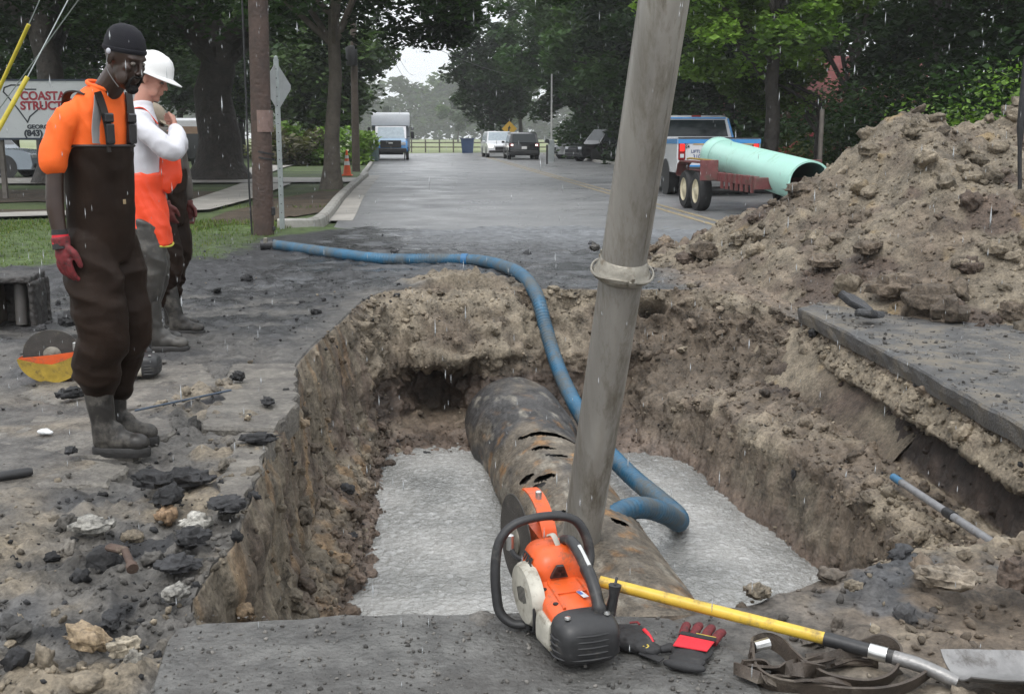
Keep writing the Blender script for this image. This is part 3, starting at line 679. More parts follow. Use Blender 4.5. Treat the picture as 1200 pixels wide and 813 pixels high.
M_ROADC = mat('cut asphalt slab', (.080, .080, .080), .36, var=.45, scale=7, bump=.8, bscale=70, dirt=(.15, .13, .10), dirt_amt=.55, bdist=.012, dscale=3)
slab('concrete_slab', [(-.90, 2.1), (-.925, 2.6), (-.97, 2.98), (-.5, 3.06), (.02, 3.08), (.45, 3.04), (.62, 2.8), (.72, 2.1), (.7, .4), (-.9, .4)], .022, .16, M_SLAB, .012, 1)
slab('road_slab',  [(2.48, 4.35), (2.49, 5.3), (2.475, 6.6), (2.425, 7.8), (2.35, 9.05), (2.9, 9.6), (4.5, 9.8), (9, 9.6), (9, .4), (3.2, .4), (2.9, 3.9)], .012, .118, M_ROADC, .010, 2, .12)
for k, (poly, lb) in enumerate([([(-1.34, 6.72), (-1.12, 5.6), (-1.14, 5.15), (-1.5, 5.2), (-1.62, 5.9), (-1.72, 6.7)], 'a'), ([(-1.13, 5.10), (-1.06, 4.45), (-1.02, 4.0), (-1.16, 4.1), (-1.24, 4.6), (-1.3, 5.1)], 'b'),
        ([(-1.62, 6.1), (-1.66, 5.65), (-2.1, 5.5), (-2.7, 5.9), (-2.6, 6.6), (-1.9, 6.7)], 'c'), ([(-1.62, 5.2), (-1.68, 4.75), (-1.95, 4.72), (-2.5, 5.0), (-2.4, 5.45), (-1.8, 5.5)], 'd'), ([(-1.64, 4.6), (-1.66, 4.35), (-2.0, 4.25), (-2.5, 4.3), (-2.4, 4.75), (-1.9, 4.72)], 'e')]):
    slab('broken_concrete_slab', poly, (.025, .022, .022, .012, .008)[k], .15, M_CONC, .018, 10+k, .07)

# ---------------------------------------------------------------- water
def water_mat():
    m, nt, N, L, b = _nt('murky rain water')
    tc = N.new('ShaderNodeTexCoord'); mp = N.new('ShaderNodeMapping'); mp.inputs['Scale'].default_value = (1, 1.15, 1)
    L.new(tc.outputs['Object'], mp.inputs['Vector'])
    n = N.new('ShaderNodeTexNoise'); n.inputs['Scale'].default_value = 60; n.inputs['Detail'].default_value = 3; n.inputs['Roughness'].default_value = .55
    v = N.new('ShaderNodeTexVoronoi'); v.inputs['Scale'].default_value = 30; v.feature = 'SMOOTH_F1'
    L.new(mp.outputs[0], n.inputs['Vector']); L.new(mp.outputs[0], v.inputs['Vector'])
    a = N.new('ShaderNodeMath'); a.operation = 'MULTIPLY_ADD'; L.new(v.outputs['Distance'], a.inputs[0]); a.inputs[1].default_value = .6; L.new(n.outputs['Fac'], a.inputs[2])
    bp = N.new('ShaderNodeBump'); bp.inputs['Strength'].default_value = .8; bp.inputs['Distance'].default_value = .014
    L.new(a.outputs[0], bp.inputs['Height']); L.new(bp.outputs[0], b.inputs['Normal'])
    n2 = N.new('ShaderNodeTexNoise'); n2.inputs['Scale'].default_value = 1.6; n2.inputs['Detail'].default_value = 4; L.new(tc.outputs['Object'], n2.inputs['Vector'])
    r = N.new('ShaderNodeValToRGB'); r.color_ramp.elements[0].color = (.14, .14, .13, 1); r.color_ramp.elements[1].color = (.31, .305, .285, 1)
    r.color_ramp.elements[0].position = .35; r.color_ramp.elements[1].position = .65
    L.new(n2.outputs['Fac'], r.inputs[0]); L.new(r.outputs[0], b.inputs['Base Color'])
    b.inputs['Roughness'].default_value = .03; b.inputs['IOR'].default_value = 1.75; b.inputs['Specular IOR Level'].default_value = .9
    return m
wx, wy = np.meshgrid(np.linspace(-1.5, 2.3, 330), np.concatenate([[2.6, 3.2], np.linspace(4.6, 9.5, 430)]))
WP = np.stack([wx.ravel(), wy.ravel(), np.zeros(wx.size)], 1); WP[:, 2] = -1.1+.005*fbm(WP*5, 2)+.0075*perlin(WP*np.array((19, 27, 1)))+.0062*perlin(WP*np.array((31, 41, 1))+9)
idx = np.arange(len(WP)).reshape(432, 330); Fw = np.stack([idx[:-1, :-1], idx[:-1, 1:], idx[1:, 1:], idx[1:, :-1]], 2).reshape(-1, 4)
tag(mesh_np('water', WP, Fw, water_mat()), kind='structure')
# ================================================================ WIDER SETTING
def sheet_mat(name, base, var=.25, scale=.8, fine=40, rough=(.3, .6), bump=.3, tint=None, dist=.01):
    m, nt, N, L, b = _nt(name); tc = N.new('ShaderNodeTexCoord')
    def noise(s, d=8, r=.65):
        n = N.new('ShaderNodeTexNoise'); n.inputs['Scale'].default_value = s; n.inputs['Detail'].default_value = d; n.inputs['Roughness'].default_value = r
        L.new(tc.outputs['Object'], n.inputs['Vector']); return n
    a, f = noise(scale), noise(fine, 4)
    mx = N.new('ShaderNodeMix'); mx.data_type = 'RGBA'; t = tint or tuple(c*1.5 for c in base)
    mx.inputs['A'].default_value = (*[c*(1-var) for c in base], 1); mx.inputs['B'].default_value = (*t, 1)
    r1 = N.new('ShaderNodeMapRange'); r1.inputs['From Min'].default_value = .35; r1.inputs['From Max'].default_value = .65
    L.new(a.outputs['Fac'], r1.inputs['Value']); L.new(r1.outputs[0], mx.inputs['Factor'])
    r2 = N.new('ShaderNodeMapRange'); r2.inputs['From Min'].default_value = .3; r2.inputs['From Max'].default_value = .7
    r2.inputs['To Min'].default_value = 1-var; r2.inputs['To Max'].default_value = 1+var; L.new(f.outputs['Fac'], r2.inputs['Value'])
    vm = N.new('ShaderNodeVectorMath'); vm.operation = 'SCALE'; L.new(mx.outputs['Result'], vm.inputs[0]); L.new(r2.outputs[0], vm.inputs['Scale'])
    L.new(vm.outputs[0], b.inputs['Base Color'])
    g = noise(scale*2.3, 6); r3 = N.new('ShaderNodeMapRange'); r3.inputs['From Min'].default_value = .35; r3.inputs['From Max'].default_value = .65
    r3.inputs['To Min'].default_value = rough[0]; r3.inputs['To Max'].default_value = rough[1]
    L.new(g.outputs['Fac'], r3.inputs['Value']); L.new(r3.outputs[0], b.inputs['Roughness'])
    bp = N.new('ShaderNodeBump'); bp.inputs['Strength'].default_value = bump; bp.inputs['Distance'].default_value = dist
    L.new(f.outputs['Fac'], bp.inputs['Height']); L.new(bp.outputs[0], b.inputs['Normal']); return m
M_GRASS = sheet_mat('short wet grass', (.040, .066, .018), .35, .5, 25, (.7, .9), .6, (.085, .12, .035), .04)
M_FIELD = sheet_mat('pale field grass', (.16, .20, .08), .2, .1, 3, (.8, .9), .3, (.22, .24, .11), .05)
M_ROAD = sheet_mat('wet asphalt road', (.155, .158, .163), .14, .35, 60, (.25, .5), .35, (.20, .20, .20))
M_WALK = sheet_mat('pale concrete walk', (.27, .255, .23), .12, .9, 30, (.45, .7), .2)
M_KERB = mat('kerb concrete', (.30, .29, .265), .6, var=.25, scale=3, bump=.3, bscale=30, dirt=(.13, .115, .095), dirt_amt=.4)
M_YEL = mat('worn yellow road paint', (.36, .26, .10), .5, var=.3, scale=9, bump=.1, dirt=(.16, .155, .14), dirt_amt=.68, dscale=14)
def strip(name, L_, R_, z, m, n=1):
    """sheet between two edge lines"""
    vs = []; 
    for a, b in zip(L_, R_):
        for k in range(n+1):
            t = k/n; vs.append((a[0]*(1-t)+b[0]*t, a[1]*(1-t)+b[1]*t, z))
    c = n+1; idx = np.arange(len(vs)).reshape(-1, c); F_ = np.stack([idx[:-1, :-1], idx[:-1, 1:], idx[1:, 1:], idx[1:, :-1]], 2).reshape(-1, 4)
    return tag(mesh_np(name, vs, F_, m, smooth=False), kind='structure')
# ground: one sheet to the horizon with an opening where the excavated patch lies
HX0, HX1, HY0, HY1 = -7.6, 7.2, 1.8, 17.0
gxs = np.concatenate([np.linspace(-520, -40, 8), np.linspace(-30, HX0, 10), [HX1], np.linspace(10, 60, 12), np.linspace(100, 520, 6)])
gys = np.concatenate([np.linspace(-130, -5, 6), [HY0, HY1], np.linspace(22, 130, 24), np.linspace(160, 620, 8)])
MX, MY = np.meshgrid(gxs, gys); idx = np.arange(MX.size).reshape(MX.shape)
fq = []
for j in range(len(gys)-1):
    for i in range(len(gxs)-1):
        if gxs[i] >= HX0-.01 and gxs[i+1] <= HX1+.01 and gys[j] >= HY0-.01 and gys[j+1] <= HY1+.01: continue
        fq.append((idx[j, i], idx[j, i+1], idx[j+1, i+1], idx[j+1, i]))
tag(mesh_np('ground', np.stack([MX.ravel(), MY.ravel(), np.full(MX.size, -.045)], 1), fq, M_GRASS, smooth=False), kind='structure')
tag(mesh_np('field', [(-160, 96, -.03), (160, 96, -.03), (400, 600, -.03), (-400, 600, -.03)], [(0, 1, 2, 3)], M_FIELD, smooth=False), kind='structure')
def cx(Y): return 3.42-.0853*(Y-17.9)
def lx(Y): return -3.05-.108*(Y-19.8)
def rx(Y): return cx(Y)+5.0+.0*(Y)
ys = [16.8, 19, 22, 26, 32, 40, 50, 60, 70, 80, 88]
Lp = [(lx(v), v) for v in ys]; Rp = [(rx(v), v) for v in ys]
# the far end swings right along the field fence
a0 = Lp[-1]; b0 = Rp[-1]
Lp += [(a0[0]-.6, 93), (-3, 98.5), (6, 99.5), (40, 99)]; Rp += [(b0[0]+.5, 90.5), (5, 91.5), (9, 92), (40, 92)]
strip('road', Lp, Rp, .0, M_ROAD, 6)
strip('road', [(-3.3, -60), (-3.3, 1.9)], [(10.5, -60), (10.5, 1.9)], -.02, M_ROAD, 4)
for s_ in (-.17, .10):                                               # double yellow centre line
    yv = [16.8, 20, 26, 34, 44, 54, 66, 78, 86]
    strip('road_marking', [(cx(v)+s_-.055, v) for v in yv], [(cx(v)+s_+.055, v) for v in yv], .004, M_YEL)
def kerb(name, pts, w_=.16, h=.13, seg_=None):
    mb = MB(); prev = None; pts = [Vector((p[0], p[1], 0)) for p in pts]; secs = []
    for i, p in enumerate(pts):
        t = (pts[min(i+1, len(pts)-1)]-pts[max(i-1, 0)]).normalized(); n = Vector((t.y, -t.x, 0))
        secs.append([p-n*w_+Vector((0, 0, -.1)), p-n*w_+Vector((0, 0, h-.005)), p-n*.03+Vector((0, 0, h)), p+Vector((0, 0, h-.03)), p+n*.02+Vector((0, 0, -.1))])
    mb.loft(secs); return tag(mb.build(name, M_KERB), kind='structure')
arc = [(-5.6, 15.9), (-5.0, 16.0), (-4.45, 16.25), (-4.05, 16.8), (-3.78, 17.6), (-3.45, 18.6)]
arc = [(at(*p)[0], at(*p)[1]) for p in ((325, 266), (350, 266), (372, 265), (384, 259), (393, 248), (402, 235), (414, 222), (425, 212), (432, 206))]
kerb('kerb', [tuple(p) for p in bez([(p[0], p[1], 0) for p in arc], 4)][0:], .16)
kerb('kerb', [(lx(v), v) for v in (38.5, 45, 55, 66, 80, 90)], .16)
kerb('kerb', [(rx(v), v) for v in ys[::-1]], .16)
# gutter strip beside the kerb
strip('gutter', [(p[0]+.02, p[1]) for p in arc[3:]], [(p[0]+.42, p[1]) for p in arc[3:]], .006, M_WALK)
# driveway and sidewalk
strip('driveway', [(-22, 33.5), (-12, 33.8), (-7.6, 34.6), (-4.9, 35.0)], [(-22, 39.5), (-12, 39.2), (-8.0, 38.9), (-5.0, 38.4)][0:4], .012, M_WALK, 2)
sw = [((-9.5, 19.4), (-9.5, 20.7)), ((-7.6, 20.2), (-8.0, 21.6)), ((-5.85, 21.6), (-6.9, 22.6)), ((-5.9, 25), (-7.15, 25)), ((-6.3, 30), (-7.7, 30)), ((-6.7, 34), (-8.2, 34))]
strip('sidewalk', [a for a, b in sw], [b for a, b in sw], .016, M_WALK, 2)
strip('sidewalk', [(-20, 18.9), (-9.5, 19.4)], [(-20, 20.3), (-9.5, 20.7)], .014, M_WALK, 2)
strip('sidewalk', [(-8.9, 39.6), (-10.5, 52), (-13, 80)], [(-10.3, 39.6), (-12, 52), (-14.6, 80)], .014, M_WALK, 2)
strip('driveway', [(7.5, 57), (20, 59)], [(5.2, 62), (20, 66)], .012, M_WALK, 2)
M_DIRT = sheet_mat('leaf litter', (.06, .045, .03), .4, 1.2, 20, (.7, .95), .7, (.09, .065, .04), .05)
def blob(name, c, rx_, ry_, z, m, seed=0):
    r_ = random.Random(seed); n = 40; P = [(c[0]+rx_*math.cos(2*PI*k/n)*(1+.12*math.sin(k*1.3+seed)+r_.uniform(-.08, .08)), c[1]+ry_*math.sin(2*PI*k/n)*(1+.1*math.sin(k*2.1)+r_.uniform(-.08, .08)), z) for k in range(n)]
    me = bpy.data.meshes.new(name); me.from_pydata(P, [], [tuple(range(n))]); me.materials.append(m); return tag(link(bpy.data.objects.new(name, me)), kind='structure')
blob('leaf_litter', (-12.5, 27.5), 6.0, 3.2, -.022, M_DIRT, 2); blob('leaf_litter', (-4.6, 24), .9, 6.2, -.02, M_DIRT, 3)
blob('leaf_litter', (-11, 21.5), 3.4, .7, -.018, M_DIRT, 5); blob('leaf_litter', (12, 28), 5, 12, -.02, M_DIRT, 4)

# ---- grass blades on the near lawn, too many to count
def grass(name, label, spots, hmin=.03, hmax=.09, m=None):
    n = len(spots); S3 = np.array([(a[0], a[1], a[2] if len(a) > 2 else -.03) for a in spots]); a = rng.uniform(0, PI, n); h = rng.uniform(hmin, hmax, n); wd = .006+.010*rng.random(n)
    dx = np.stack([np.cos(a)*wd, np.sin(a)*wd, np.zeros(n)], 1); top = S3+np.stack([rng.normal(0, .02, n), rng.normal(0, .02, n), h], 1)
    Vg = np.stack([S3-dx, S3+dx, top], 1).reshape(-1, 3); Fg = np.arange(3*n).reshape(-1, 3)
    c = np.tile(C_GRS*1.1, (3*n, 1))*np.repeat(rng.uniform(.6, 1.7, (n, 1)), 3, 0); c[:, 0] *= np.repeat(rng.uniform(.8, 1.4, n), 3)
    o = mesh_np(name, Vg, Fg, M_LEAF, smooth=False, col=np.clip(c, 0, .5)); return tag(o, label, 'grass', kind='stuff')
# ---- leaves
def leaf_mat():
    m, nt, N, L, b = _nt('leaves'); a = N.new('ShaderNodeAttribute'); a.attribute_name = 'Col'
    oi = N.new('ShaderNodeObjectInfo'); mr = N.new('ShaderNodeMapRange'); mr.inputs['To Min'].default_value = .8; mr.inputs['To Max'].default_value = 1.2
    L.new(oi.outputs['Random'], mr.inputs['Value']); vm = N.new('ShaderNodeVectorMath'); vm.operation = 'SCALE'
    L.new(a.outputs['Color'], vm.inputs[0]); L.new(mr.outputs[0], vm.inputs['Scale']); L.new(vm.outputs[0], b.inputs['Base Color'])
    b.inputs['Roughness'].default_value = .55; b.inputs['Specular IOR Level'].default_value = .18
    tr = N.new('ShaderNodeBsdfTranslucent'); v2 = N.new('ShaderNodeVectorMath'); v2.operation = 'MULTIPLY'; v2.inputs[1].default_value = (1.3, 1.6, .5)
    L.new(vm.outputs[0], v2.inputs[0]); L.new(v2.outputs[0], tr.inputs['Color'])
    mx = N.new('ShaderNodeMixShader'); mx.inputs[0].default_value = .25
    L.new(b.outputs[0], mx.inputs[1]); L.new(tr.outputs[0], mx.inputs[2]); L.new(mx.outputs[0], N['Material Output'].inputs['Surface']); return m
M_LEAF = leaf_mat()
M_BARK = mat('dark wet bark', (.035, .029, .024), .7, var=.5, scale=3, bump=1, bscale=9, bdist=.06)
M_BARKG = mat('grey brown bark', (.10, .085, .068), .75, var=.4, scale=3, bump=.9, bscale=14, bdist=.04)
def crown_mesh(name, clumps, per, leaf, spread, cols, seed, flat=.75, droop=.0):
    """leaf faces scattered round clump centres; clumps: (x, y, z, r)"""
    r_ = np.random.default_rng(seed); C = np.array(clumps); n = len(C)*per
    ci = np.repeat(np.arange(len(C)), per); g = r_.normal(0, 1, (n, 3)); g /= np.maximum(np.linalg.norm(g, axis=1), .01)[:, None]
    g *= (r_.random(n)**.45)[:, None]; g[:, 2] *= flat
    P = C[ci, :3]+g*C[ci, 3][:, None]*spread
    if droop: P[:, 2] -= droop*np.abs(r_.normal(0, 1, n))
    s_ = leaf*r_.uniform(.55, 1.35, n); a = r_.uniform(0, 2*PI, n); t = r_.normal(0, .75, n)
    ux = np.stack([np.cos(a), np.sin(a), r_.normal(0, .35, n)], 1); ux /= np.linalg.norm(ux, axis=1)[:, None]
    uy = np.stack([-np.sin(a)*np.cos(t), np.cos(a)*np.cos(t), np.sin(t)], 1)
    Q = np.stack([P-ux*s_[:, None], P-uy*s_[:, None]*.55, P+ux*s_[:, None], P+uy*s_[:, None]*.55], 1).reshape(-1, 3)
    tone = r_.uniform(.55, 1.35, len(C))[ci]*r_.uniform(.65, 1.35, n)
    c0, c1 = np.array(cols[0]), np.array(cols[1]); k = r_.random(len(C))[ci]; cc = (c0[None]*(1-k[:, None])+c1[None]*k[:, None])*tone[:, None]
    Fl = np.arange(4*n).reshape(-1, 4)
    me_o = mesh_np(name, Q, Fl, M_LEAF, smooth=False, col=np.clip(np.repeat(cc, 4, 0), .004, .4)); return me_o
def trunk_mb(h, r, lean, limbs, seed, flare=1.6, clumps=None):
    r_ = random.Random(seed); mb = MB(); pts = []; rs = []
    for k in range(9):
        t = k/8; pts.append((lean[0]*t+.12*r*math.sin(k*1.7+seed)*3*t, lean[1]*t, h*t-.15)); rs.append(r*(1-.45*t)*(1+(flare-1)*max(0, 1-t*6)**1.5))
    mb.tube(pts, rs, 14); top = Vector(pts[-1])
    for k in range(limbs):
        a = 2*PI*k/limbs+r_.uniform(-.4, .4); s0 = Vector(pts[r_.randint(5, 8)]); L_ = h*r_.uniform(.5, 1.0)
        tgt = s0+Vector((math.cos(a)*L_, math.sin(a)*L_, L_*r_.uniform(.25, .9)))
        if clumps is not None and len(clumps):
            q = clumps[r_.randrange(len(clumps))]; tgt = Vector(q[:3])
        mid = s0.lerp(tgt, .5)+Vector((0, 0, L_*.12))
        mb.tube(bez([s0, mid, tgt], 4), [r*.38*(1-.8*i/8)+.01 for i in range(9)], 7)
    return mb
def tree(name, label, p, h, trunk_r, crown, per, leaf, cols, seed, trunk_h=None, limbs=7, group=None, bark=None, lean=(0, 0), spread=1.0, flat=.75, hide_trunk=False):
    t = thing(name, label, 'tree' if name != 'shrub' else 'shrub', (p[0], p[1], -.04), 0, group)
    crown_mesh('crown', crown, per, leaf, spread, cols, seed, flat).parent = t
    mb = trunk_mb(trunk_h or h*.45, trunk_r, lean, limbs, seed, clumps=crown); mb.build('trunk', bark or M_BARK, t, True)
    return t
def clumps_in(n, c, r, seed, rr=(.6, 1.1), shell=.35, low=None):
    r_ = np.random.default_rng(seed); out_ = []
    while len(out_) < n:
        g = r_.normal(0, 1, 3); g /= np.linalg.norm(g); k = shell+(1-shell)*r_.random()**.5
        q = np.array(c)+g*np.array(r)*k
        if low is not None and q[2] < low: continue
        out_.append((*q, r_.uniform(*rr)))
    return out_
DK = ((.009, .024, .006), (.028, .062, .013)); MD = ((.024, .048, .016), (.060, .10, .028)); BR = ((.085, .15, .03), (.16, .26, .045)); GY = ((.04, .075, .028), (.075, .125, .04))
# left: the great oak behind the workers
def px_ground(px, py): q = at(px, py, 0); return (q.x, q.y)
x0, y0 = px_ground(258, 210)
tree('oak_tree', 'huge dark oak with a flared trunk behind the white hard hat', (x0, y0), 9, .78, clumps_in(85, (1.5, -1, 8.2), (8.5, 7, 4.2), 11, (.9, 1.5), low=4.2), 330, .14, DK, 11, 6, 9)
x0, y0 = px_ground(196, 211)
tree('oak_tree', 'dark leaning trunk just left of the huge oak', (x0-.6, y0+2), 8, .50, clumps_in(40, (-1.5, 1, 7.6), (4.5, 4, 3.4), 12, (.9, 1.4), low=4.0), 300, .14, DK, 12, 6, 6, lean=(-1.3, 0))
x0, y0 = px_ground(66, 214)
tree('oak_tree', 'dark oak standing behind the white company sign', (x0, y0), 8, .52, clumps_in(50, (-.5, 1, 7.2), (6, 5, 3.8), 13, (.9, 1.4), low=3.3), 300, .14, DK, 13, 6, 7)
x0, y0 = px_ground(388, 220)
cl = clumps_in(50, (1.5, -.5, 8.6), (6.0, 5.5, 3.0), 14, (.7, 1.2), low=5.6)+clumps_in(34, (4.4, 1, 6.6), (3.4, 3, 1.5), 15, (.45, .8), low=5.1)+clumps_in(10, (-1.5, 0, 6.0), (2.5, 2, 1.2), 17, (.6, .9), low=4.9)
cl += clumps_in(20, (2.4, 0, 5.3), (3.0, 2.4, 1.0), 18, (.7, 1.1), low=4.5)+clumps_in(9, (3.0, 0, 4.5), (1.9, 1.4, .5), 21, (.5, .7), low=4.1)
tree('roadside_tree', 'slim dark tree at the kerb arching its boughs over the road', (x0, y0), 8, .23, cl, 300, .10, DK, 14, 6.4, 12, bark=M_BARKG, lean=(.35, 0))
x0, y0 = px_ground(338, 186)
tree('background_tree', 'tree beyond the driveway seen right of the diamond sign post', (x0, y0), 9, .38, clumps_in(60, (0, 0, 7.0), (6.5, 5, 4.2), 16, (1.0, 1.7), low=3.0), 260, .19, MD, 16, 6, 7)
for k, (px_, Y_, hh_, rr_, zc, lb, cc_) in enumerate([(400, 62, 6, 2.6, 4.9, 'rounded tree hanging over the parked bus from the left', MD), (335, 70, 8, 6, 6, 'broad green tree farther along the left side of the road', MD), (285, 75, 8, 7, 6.5, 'broad tree far back behind the telephone pole', DK),
        (120, 62, 8, 7.5, 6.5, 'broad dark tree far back behind the front worker', MD), (20, 66, 8, 7, 6.5, 'tall pale green tree at the far left beyond the parked suv', GY), (215, 80, 9, 8, 7, 'dense tree far back between the two oaks', DK), (-60, 45, 8, 6, 6, 'dark tree at the left border beyond the sign', DK),
        (385, 95, 9, 3.6, 6.0, 'misty tree beyond the bus on the left', MD)]):
    q = at(px_, 200, Y=Y_)
    tree('background_tree', lb, (q.x-(.6 if k == 0 else 0), Y_), hh_, .3, clumps_in(46, (0, 0, zc), (rr_*.85, rr_*.8, zc*.62), 30+k, (1.0, 1.8), low=2.0), 240, .22 if Y_ > 55 else .16, cc_, 30+k, 5, 6)
# canopy overhead at the left, above the workers
x0, y0 = -9.5, 24
tree('oak_tree', 'dark oak left of the telephone pole whose boughs roof the view above the workers', (-15.5, 25), 9, .45, clumps_in(90, (5.5, 2, 6.6), (8.5, 6, 2.8), 19, (.8, 1.3), low=4.3), 280, .12, DK, 19, 6.2, 10)
# right side wall of trees along the road
rt = [(560, 88, 7.0, 5.2, 'feathery dark tree at the far end of the right row', DK), (596, 78, 8.5, 5.0, 'dark tree above the two oncoming cars', DK), (640, 70, 8.5, 5.6, 'dark tree behind the thin white pole', GY), (690, 62, 8, 5.8, 'pale green tree above the black parked suv', GY),
      (745, 55, 8, 5.6, 'dark tree behind the leaning pipe', DK), (795, 50, 8.5, 5.6, 'dark tree behind the cab of the white pickup', DK), (930, 46, 8, 5.6, 'dark tree in front of the red roofed house', DK), (1010, 36, 8, 5.0, 'black green tree behind the spoil heap peak', DK),
      (1085, 31, 8, 4.6, 'black green tree above the right half of the heap', DK), (1165, 28, 8, 4.6, 'black green tree at the right border', DK), (1240, 25, 8, 4.6, 'dark tree just outside the right border', DK), (576, 104, 7.2, 3.6, 'dark tree beyond the road end right of the pale sky', DK), (655, 92, 9, 7, 'tall dark tree in the back of the right row', DK), (735, 84, 9, 7.5, 'tall back row tree behind the leaning pipe', DK),
      (840, 74, 9, 7.5, 'tall back row tree above the white pickup', DK), (990, 62, 9, 8, 'tall back row tree right of the pink pipe end', DK), (1120, 50, 9, 7.5, 'tall back row tree behind the heap', DK), (1230, 44, 9, 7, 'tall back row tree at the right edge', DK), (610, 110, 9, 6, 'misty tree beyond the yellow diamond sign', MD)]
rt[15] = (990, 62, 9, 8, 'tall back row tree right of the green pipe end', DK)
for k, (px_, Y_, zc, rr_, lb, cc_) in enumerate(rt):
    q = at(px_, 200, Y=Y_); X_ = max(q.x+2.2, rx(min(Y_, 88))+3.0) if Y_ < 100 else q.x
    n_ = 60 if Y_ < 60 else 48
    tree('roadside_tree', lb, (X_, Y_), 9, .26, clumps_in(n_, (0, 0, zc), (rr_, rr_*.9, zc*.72), 60+k, (.9, 1.6), low=2.7 if 50 < Y_ < 90 else 1.8), 250, .25 if Y_ > 60 else (.19 if Y_ > 40 else .14), cc_, 60+k, 5, 7)
q = at(905, 160, Y=27)
tree('maple_tree', 'bright yellow green tree with drooping leaves above the pickup and green pipe', (q.x+.2, 28), 9, .22, clumps_in(60, (-.5, 0, 5.8), (3.0, 2.4, 3.4), 90, (.5, .9), low=2.9)+clumps_in(10, (-1.6, -1, 4.0), (1.0, 1, 1.6), 91, (.4, .6), low=2.3), 330, .095, BR, 90, 4.5, 8, flat=.6)
q = at(985, 160, Y=28)
tree('maple_tree', 'smaller yellow green tree beside the thin grey post', (q.x, 30), 6, .12, clumps_in(26, (-1.4, 0, 3.1), (1.5, 1.2, 1.1), 92, (.35, .6), low=1.7), 300, .08, ((.06, .10, .025), (.11, .17, .04)), 92, 2.6, 6)
# understorey that closes the view below the crowns
def shrub(label, p, r, h, per, leaf, cols, seed, n=20, group=None):
    t = thing('shrub', label, 'shrub', (p[0], p[1], -.04), 0, group)
    crown_mesh('foliage', clumps_in(n, (0, 0, h*.45), (r, r*.8, h*.5), seed, (.3*h, .5*h)), per, leaf, 1, cols, seed).parent = t
    mb = MB(); r_ = random.Random(seed)
    for k in range(5): a = k*1.3; mb.tube([(0, 0, -.1), (r*.3*math.cos(a), r*.3*math.sin(a), h*.4), (r*.6*math.cos(a), r*.6*math.sin(a), h*.8)], [.04, .03, .01], 6)
    mb.build('stem', M_BARK, t, True); return t
us = [(1130, 19.5, 1.5, 1.9, BR, 'bright green bush behind the heap ridge'), (1190, 18.0, 1.4, 2.2, BR, 'bright green bush at the right end of the heap ridge'), (1070, 21.5, 1.3, 1.5, MD, 'green bush behind the dip in the heap'), (760, 58, 3, 3.0, DK, 'dark bush left of the pickup'), (715, 71, 3.2, 3.4, DK, 'dark bush behind the black parked suv'),
      (655, 74, 3, 3, DK, 'dark bush right of the thin white pole'), (625, 82, 3, 3, DK, 'dark bush behind the oncoming cars'), (830, 50, 3, 3.2, DK, 'dark bush behind the pickup bed'), (1010, 34, 2.6, 3.0, DK, 'dark bush behind the left shoulder of the heap'),
      (1080, 31, 2.6, 3.4, DK, 'black green bush beyond the heap peak'), (1150, 28, 2.6, 3.4, DK, 'black green bush beyond the heap ridge'), (1225, 25, 2.6, 3.4, DK, 'black green bush at the right border'), (930, 52, 3, 2.4, MD, 'olive bush behind the trailer'), (975, 40, 2, 1.9, ((.05, .06, .02), (.09, .10, .035)), 'olive bush beside the thin grey post'),
      (372, 58, 3, 2.0, BR, 'light green brush heap beyond the driveway'), (345, 57, 2, 1.8, ((.09, .09, .05), (.12, .11, .07)), 'brownish cut brush at the left of the brush heap')]
for k, (px_, Y_, r0, h0, cc_, lb) in enumerate(us):
    q = at(px_, 200, Y=Y_); X_ = q.x
    if px_ > 600 and Y_ > 40: X_ = max(X_, rx(Y_)+2.5)
    shrub(lb, (X_, Y_), r0, h0, 300 if Y_ < 40 else 200, .05 if Y_ < 24 else (.09 if Y_ < 45 else .16), cc_, 120+k)
# far wood in the mist and single trees on the field
fc = []
r_ = np.random.default_rng(8)
for k in range(150):
    X_ = -260+k*3.1; top_ = 27+4*math.sin(X_*.035+1)+(3 if -75 < X_ < -25 else 0)
    fc.append((X_, 485+r_.uniform(-12, 20), r_.uniform(5, top_-5), r_.uniform(5.5, 9))); fc.append((X_+r_.uniform(-2, 2), 480+r_.uniform(-6, 10), r_.uniform(.5, 1)*top_-5, r_.uniform(4, 7)))
    fc.append((X_, 478+r_.uniform(-6, 6), r_.uniform(2, 12), r_.uniform(5, 9)))
tag(crown_mesh('far_wood', fc, 170, 1.5, 1.0, MD, 55), 'misty line of woods beyond the field at the end of the road', 'woods', kind='stuff')
for px_, Y_, h0, lb in ((537, 300, 13, 'small pale tree standing alone on the misty field'), (455, 300, 9, 'low misty tree on the field behind the bus'), (600, 260, 12, 'misty tree on the field beside the yellow diamond sign')):
    q = at(px_, 180, Y=Y_); tree('field_tree', lb, (q.x, Y_), h0, .2, clumps_in(22, (0, 0, h0*.6), (h0*.38, h0*.38, h0*.4), int(px_), (.7*h0/7, 1.2*h0/7)), 200, .3*h0/7, MD, int(px_), h0*.5, 5)
